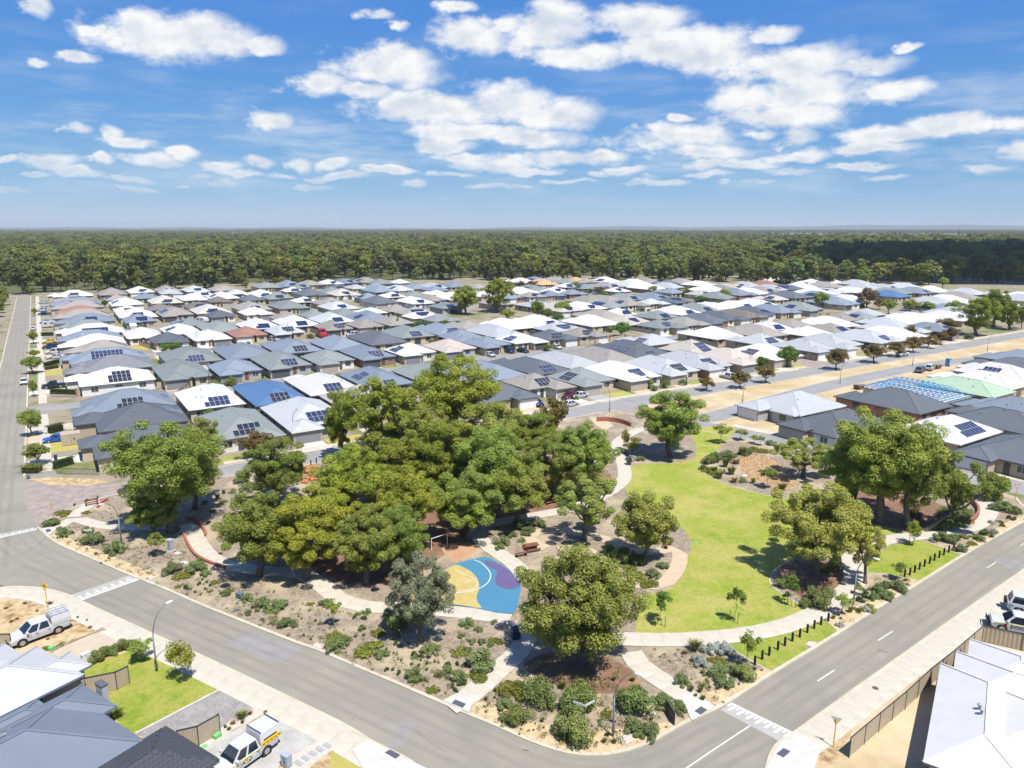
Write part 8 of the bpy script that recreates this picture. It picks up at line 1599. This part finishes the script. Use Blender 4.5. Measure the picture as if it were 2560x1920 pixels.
shrubs('A', 'in the pebble bed by the signwritten utility', [(1555, 1325, 8, 30), (1610, 1300, 7, 24), (1500, 1362, 7, 24), (1475, 1405, 4, 18), (1450, 1390, 4, 16), (1708, 1290, 7, 16), (1560, 1360, 4, 18)])
shrubs('A', 'on the weedy lot round the white utility', [(75, 705, 7, 24), (110, 690, 7, 18), (325, 590, 7, 22), (160, 590, 7, 16), (40, 620, 7, 20), (580, 745, 7, 18), (240, 640, 7, 14), (500, 680, 7, 14), (310, 820, 7, 16), (560, 700, 7, 12)])
shrubs('E', 'on the garden islands along the tan track', [(1045, 1275, 1, 55), (1030, 1315, 1, 30), (1160, 1165, 1, 60), (1215, 1205, 1, 52), (1290, 1165, 1, 46), (1430, 1032, 1, 40), (1740, 1345, 6, 50), (1830, 1375, 6, 70), (1905, 1485, 3, 90), (2010, 1485, 1, 50), (1860, 1440, 3, 60), (1980, 1535, 3, 60), (1760, 1430, 3, 50), (2070, 1430, 1, 40), (1100, 1230, 1, 40), (1170, 1265, 1, 28), (1910, 1400, 6, 50), (2120, 1270, 1, 36), (1870, 740, 5, 34), (1900, 610, 3, 45), (1820, 700, 1, 30), (1930, 740, 1, 34)])
shrubs('F', 'round the dry reed bed', [(205, 800, 3, 72), (300, 725, 1, 60), (430, 695, 1, 50), (580, 640, 1, 36), (250, 850, 4, 50), (330, 825, 4, 50), (180, 760, 6, 45), (230, 745, 6, 50), (400, 700, 4, 50), (480, 670, 3, 45), (520, 680, 3, 45), (350, 880, 7, 40), (400, 880, 1, 30), (655, 930, 8, 32), (290, 780, 4, 45), (150, 800, 1, 32), (360, 760, 7, 40), (620, 680, 4, 40), (470, 890, 4, 30), (220, 820, 4, 40)])
shrubs('F', 'under the dark gum clump and on the corner bed', [(1690, 1165, 6, 70), (1800, 1155, 6, 60), (1720, 1095, 6, 55), (1640, 1175, 6, 50), (1750, 1180, 1, 50), (1830, 1100, 6, 50), (2030, 1055, 1, 50), (2100, 1058, 1, 52), (2155, 1078, 1, 40), (1960, 1000, 3, 34), (2180, 1085, 2, 26), (2080, 1020, 3, 36), (1550, 840, 3, 30), (1500, 1110, 6, 45)])
shrubs('D', 'in the mulch behind the winding path', [(400, 1082, 3, 60), (335, 1158, 1, 44), (1400, 990, 4, 34), (1430, 1012, 3, 34), (1320, 1022, 1, 24), (1360, 1072, 3, 24), (1260, 1060, 4, 20), (1440, 960, 4, 22), (1530, 1000, 1, 40), (1600, 920, 1, 60), (1550, 880, 1, 50), (1680, 920, 1, 46), (1340, 1150, 7, 20), (1420, 1240, 7, 16), (1420, 1350, 7, 18), (560, 1010, 4, 16), (480, 1040, 4, 16), (1300, 960, 7, 16), (1500, 950, 1, 26), (630, 990, 4, 12), (560, 1080, 3, 30)])
shrubs('2', 'in the front gardens of the second street', [(1900, 1250, 6, 40), (1850, 1270, 3, 26), (2140, 1250, 3, 36), (860, 1480, 1, 36), (1060, 1395, 1, 28), (1000, 1060, 6, 55), (2080, 790, 6, 60), (80, 900, 6, 50)])
shrubs('4', 'in the front gardens of the park street', [(930, 1065, 6, 80), (1570, 1610, 6, 55), (1750, 1600, 6, 45), (1700, 330, 6, 70), (1450, 300, 6, 50)])
shrubs('5', 'in the front gardens near the sand strip', [(110, 1560, 6, 110), (190, 1620, 6, 60), (610, 1500, 6, 70), (985, 1390, 6, 30), (340, 1510, 1, 36), (470, 1510, 1, 30), (240, 1100, 1, 30), (610, 1090, 3, 30), (960, 960, 4, 36), (1180, 980, 4, 36), (1400, 980, 1, 26), (1890, 900, 6, 30), (1980, 590, 6, 50), (2110, 580, 6, 40), (560, 300, 6, 60), (1600, 300, 6, 50)])
shrubs('6', 'in the front gardens by the bronze gums', [(360, 1150, 6, 40), (730, 1060, 6, 60), (990, 1010, 6, 50), (1120, 990, 6, 55), (660, 485, 3, 80), (230, 560, 3, 70), (100, 580, 3, 70), (1600, 310, 6, 50), (1720, 295, 6, 45), (250, 190, 6, 50), (560, 160, 6, 60)])
# each shrub is told apart by its order from the landmark it stands next to
bym = {}
for o, b, lb, where, ty in SHRUBS:
    d, w_ = min((math.dist(b, m[0]), m[1]) for m in MARKS)
    if d < 26: bym.setdefault((lb, w_), []).append((d, o, where))
for (lb, w_), l in bym.items():
    l.sort(key=lambda q: q[0])
    for i, (d, o, where) in enumerate(l):
        if i < 20: o['label'] = ('%s nearest the %s' % (lb, w_)) if i == 0 else '%s, %s away from the %s' % (lb, nth(i), w_)
# clipped hedges
def hedge(t, pts, w, h, lab, m=LS2, z=.01):
    q = PL(t, pts); rng = np.random.default_rng(int(abs(q[0][0]) * 10)); c = resample(q, .35); b0 = c[0]; n = len(c) * 260; ii = rng.integers(0, len(c), n); P3 = np.array([(c[i][0] - b0[0], c[i][1] - b0[1], 0) for i in ii]) + np.stack([rng.uniform(-w / 2, w / 2, n), rng.uniform(-w / 2, w / 2, n), np.where(rng.random(n) < .5, h, rng.uniform(.05, h, n))], 1) + rng.normal(size=(n, 3)) * .03
    nr = rng.normal(size=(n, 3)); nr[:, 2] += .8; nr /= np.linalg.norm(nr, axis=1)[:, None]; tt = np.cross(nr, rng.normal(size=(n, 3))); tt /= np.linalg.norm(tt, axis=1)[:, None]; bb = np.cross(nr, tt); V = np.stack([P3 - tt * .07, P3 - bb * .04, P3 + tt * .07, P3 + bb * .04], 1).reshape(-1, 3)
    e = thing('hedge', lab, 'hedge', (b0[0], b0[1], z)); link('foliage', npmesh('foliage', V, np.arange(4 * n).reshape(-1, 4), m), e); mb = MB(); wallstrip(mb, [(p[0] - b0[0], p[1] - b0[1]) for p in c], w * .7, 0, h * .85); link('core', mb.mesh('core', mat('hedge_core', (.02, .03, .01), .95)), e)
hedge('D', [(330, 320), (480, 325)], .9, 1.2, 'dark clipped hedge behind the black picket fence of the white roof'); hedge('D', [(160, 825), (265, 822)], 2.4, 1.2, 'broad lime hedge on the verge beside the ramp', LS3); hedge('D', [(320, 575), (400, 555)], 1.6, 1.5, 'leafy hedge above the bright blue car', LS2)
hedge('1', [(575, 775), (740, 770)], 1.0, 1.3, 'green box hedge across the drive of the white roofs', LS2); hedge('1', [(620, 1200), (820, 1150)], 1.0, 1.2, 'upper of the clipped hedges by the grey tiled roof', LS2); hedge('1', [(630, 1245), (810, 1215)], 1.0, .9, 'lower lime hedge by the grey tiled roof', LS3)
hedge('6', [(1260, 960), (1420, 945)], 1.0, 1.2, 'clipped hedge before the pale roofs by the bronze gums', LS2); hedge('6', [(340, 480), (550, 480)], 1.2, 1.6, 'tall hedge before the far side road', LS2); hedge('3', [(1070, 840), (1200, 835)], 1.4, .9, 'lime hedge under the lone pencil pine', LS3); hedge('D', [(350, 805), (470, 770)], .9, 1.3, 'small hedge at the black picket corner', LS2)
hedge('2', [(1280, 130), (1650, 140)], 3, 2.2, 'far leafy hedge line among the back roofs', LS6); hedge('2', [(1130, 210), (1240, 180)], 3, 2.4, 'clump of yard greenery beside the far white roof', LS6)
# backyard bushes between the roofs
rg = random.Random(4); nb = 0
for (u, v, a, b, e, cn, wi, gi, npan, row, lc) in HOUSES:
    if v < 112 or lc or rg.random() < .25: continue
    st = min(STREETS, key=lambda s: abs(s - v)); f = 1 if st < v else -1
    for k in range(rg.randint(1, 2)):
        uu = u + rg.uniform(-a / 2, a / 2); vv = v + f * (b / 2 + rg.uniform(.7, 1.4)) if rg.random() < .6 else v - f * (b / 2 + rg.uniform(.9, 2.2))
        if any(abs(h[0] - uu) < h[2] / 2 + .3 and abs(h[1] - vv) < h[3] / 2 + .3 for h in HOUSES): continue
        p = UV(uu, vv); r = rg.uniform(.8, 2.0); nb += 1
        if nb > 280: break
        tag(link('bush', rg.choice(SHM[6] + SHM[1]), None, (p[0], p[1], .01), (0, 0, rg.uniform(0, 6)), (r, r, r * rg.uniform(.9, 1.6))), 'leafy yard bush %s beside the %s roof' % (row.replace('facing the', 'by the'), cn), 'bush', 'yard bushes beside %s roofs %s' % (cn, row))
# twigs and dry leaves over the mulch
rng = np.random.default_rng(77); L_ = []
xs = [p[0] for p in park_poly]; ys = [p[1] for p in park_poly]
while len(L_) < 9000:
    k = rng.random(9); p = (min(xs) + (max(xs) - min(xs)) * k[0], 48 + 80 * k[1] ** 1.5)
    if inside(p, park_poly) and not inside(p, lawn) and not inside(p, v1) and not inside(p, v2) and not inside(p, court): L_.append(p)
n = len(L_); c = np.array([(p[0], p[1], LZ + .022) for p in L_]) + np.array([0, 0, 1]) * rng.uniform(0, .012, n)[:, None]; a = rng.uniform(0, 6.28, n); l = rng.uniform(.05, .16, n); w = rng.uniform(.015, .045, n)
tt = np.stack([np.cos(a), np.sin(a), rng.uniform(-.15, .15, n)], 1) * l[:, None]; bb = np.stack([-np.sin(a), np.cos(a), rng.uniform(-.2, .2, n)], 1) * w[:, None]
V = np.stack([c - tt - bb, c + tt - bb, c + tt + bb, c - tt + bb], 1).reshape(-1, 3); V[:, 2] = np.maximum(V[:, 2], LZ + .02)
tag(link('fallen_leaves', npmesh('fallen_leaves', V, np.arange(4 * n).reshape(-1, 4), leafmat('fallen_leaf', (.24, .17, .10), (.32, .23, .14), (.14, .085, .05), .05, .3))), kind='stuff')
# low mixed ground cover between the shrubs, too small to count
V = []; rngc = np.random.default_rng(12); cl = []
while len(cl) < 950:
    i = int(rngc.random() * (len(park_A) - 1)); q = park_A[i]; n_ = offset(park_A, 1.0)[i]; k = rngc.uniform(.8, 9.5) if rngc.random() < .8 else rngc.uniform(.5, 3); p = (q[0] + (n_[0] - q[0]) * k + rngc.normal() * .8, q[1] + (n_[1] - q[1]) * k + rngc.normal() * .8)
    if inside(p, park_poly) and not inside(p, lawn) and not inside(p, v1) and not inside(p, v2) and not inside(p, court) and not on_path(p): cl.append(p)
pp_ = np.repeat(np.array([(p[0], p[1], LZ + .03) for p in cl]), 26, axis=0); m_ = len(pp_); sz_ = np.repeat(rngc.uniform(.08, .32, len(cl)), 26); dd = rngc.normal(size=(m_, 3)); dd[:, 2] = np.abs(dd[:, 2]) * .8; dd /= np.linalg.norm(dd, axis=1)[:, None]; pp_ = pp_ + dd * sz_[:, None]
nr = dd + rngc.normal(size=(m_, 3)) * .5; nr /= np.linalg.norm(nr, axis=1)[:, None]; ta = np.cross(nr, rngc.normal(size=(m_, 3))); ta /= np.linalg.norm(ta, axis=1)[:, None]; tb = np.cross(nr, ta); V = np.stack([pp_ - ta * .06, pp_ - tb * .03, pp_ + ta * .06, pp_ + tb * .03], 1).reshape(-1, 3); V[:, 2] = np.maximum(V[:, 2], LZ + .02)
tag(link('low_ground_cover', npmesh('low_ground_cover', V, np.arange(4 * m_).reshape(-1, 4), leafmat('mixed_ground_cover', (.13, .17, .04), (.22, .21, .05), (.25, .19, .09), .2, .22))), kind='stuff')
# dry tussock stubble of the reed bed
rb = smooth(PL('F', [(385, 740), (450, 715), (560, 730), (680, 800), (760, 900), (740, 930), (640, 935), (530, 900), (420, 870), (385, 800)]), 4, True); V, F = [], []
while len(F) < 2600:
    k = rng.random(2); p = (min(q[0] for q in rb) + k[0] * (max(q[0] for q in rb) - min(q[0] for q in rb)), min(q[1] for q in rb) + k[1] * (max(q[1] for q in rb) - min(q[1] for q in rb)))
    if not inside(p, rb): continue
    for j in range(4):
        a = rng.uniform(0, 6.28); h = rng.uniform(.15, .4); b_ = len(V); q = np.array([p[0], p[1], LZ + .012]); w_ = np.array([math.cos(a), math.sin(a), 0]) * .02; t_ = np.array([math.sin(a) * .1, -math.cos(a) * .1, h]); V += [q - w_, q + w_, q + t_ + w_ * .3, q + t_ - w_ * .3]; F.append((b_, b_ + 1, b_ + 2, b_ + 3))
tag(link('reed_stubble', npmesh('reed_stubble', np.array(V), np.array(F), leafmat('reed_straw', (.42, .25, .10), (.50, .32, .14), (.34, .20, .09), .15, .8))), kind='stuff')

# ================================================================== air
mb = MB(); mb.box(-17500, 17500, -420, 17500, -1.0, 128.0)
hz = link('haze', mb.mesh('haze', None)); hz.data.materials.clear(); hz['kind'] = 'stuff'
hm = bpy.data.materials.new('haze_air'); hm.use_nodes = True; hn = hm.node_tree; hn.nodes.clear()
pv = hn.nodes.new('ShaderNodeVolumePrincipled'); pv.inputs['Color'].default_value = (0.88, 0.96, 1.0, 1); pv.inputs['Density'].default_value = 0.000075; pv.inputs['Anisotropy'].default_value = 0.2
ho = hn.nodes.new('ShaderNodeOutputMaterial'); hn.links.new(pv.outputs[0], ho.inputs['Volume']); hz.data.materials.append(hm)
# a cumulus overhead, out of the picture, shades the right end of the forest
rng = np.random.default_rng(31); mb = MB()
cx, cy, ch = 520 + sv.x / sv.z * 900, 700 + sv.y / sv.z * 900, 900.0
base = [(0, 0, 0, 190), (170, 60, 10, 150), (-150, -40, 0, 140), (60, 190, 0, 150), (-60, 170, 15, 130), (120, -150, 0, 140), (270, 180, 0, 130), (230, -60, 20, 120), (-40, -170, 0, 110), (20, 40, 60, 130), (330, 330, 0, 120), (180, 330, 5, 130)]
for (x, y, z, r) in base:
    nl, no_ = 10, 16; vs = []
    for a in range(nl + 1):
        for o_ in range(no_):
            th_, ph = math.pi * a / nl, 2 * math.pi * o_ / no_; k = 1 + .10 * math.sin(5 * ph + x) * math.sin(4 * th_ + y) + .06 * math.sin(9 * ph + 7 * th_)
            vs.append((cx + x + r * k * math.sin(th_) * math.cos(ph), cy + y + r * k * math.sin(th_) * math.sin(ph), ch + z + r * k * (.55 if math.cos(th_) > 0 else .16) * math.cos(th_)))
    mb.add(vs, [(a * no_ + o_, a * no_ + (o_ + 1) % no_, (a + 1) * no_ + (o_ + 1) % no_, (a + 1) * no_ + o_) for a in range(nl) for o_ in range(no_)])
tag(link('cloud', mb.mesh('cloud', mat('cloud_white', (.8, .8, .8), 1.0), True)), 'white cumulus cloud shading the right end of the forest', 'cloud')
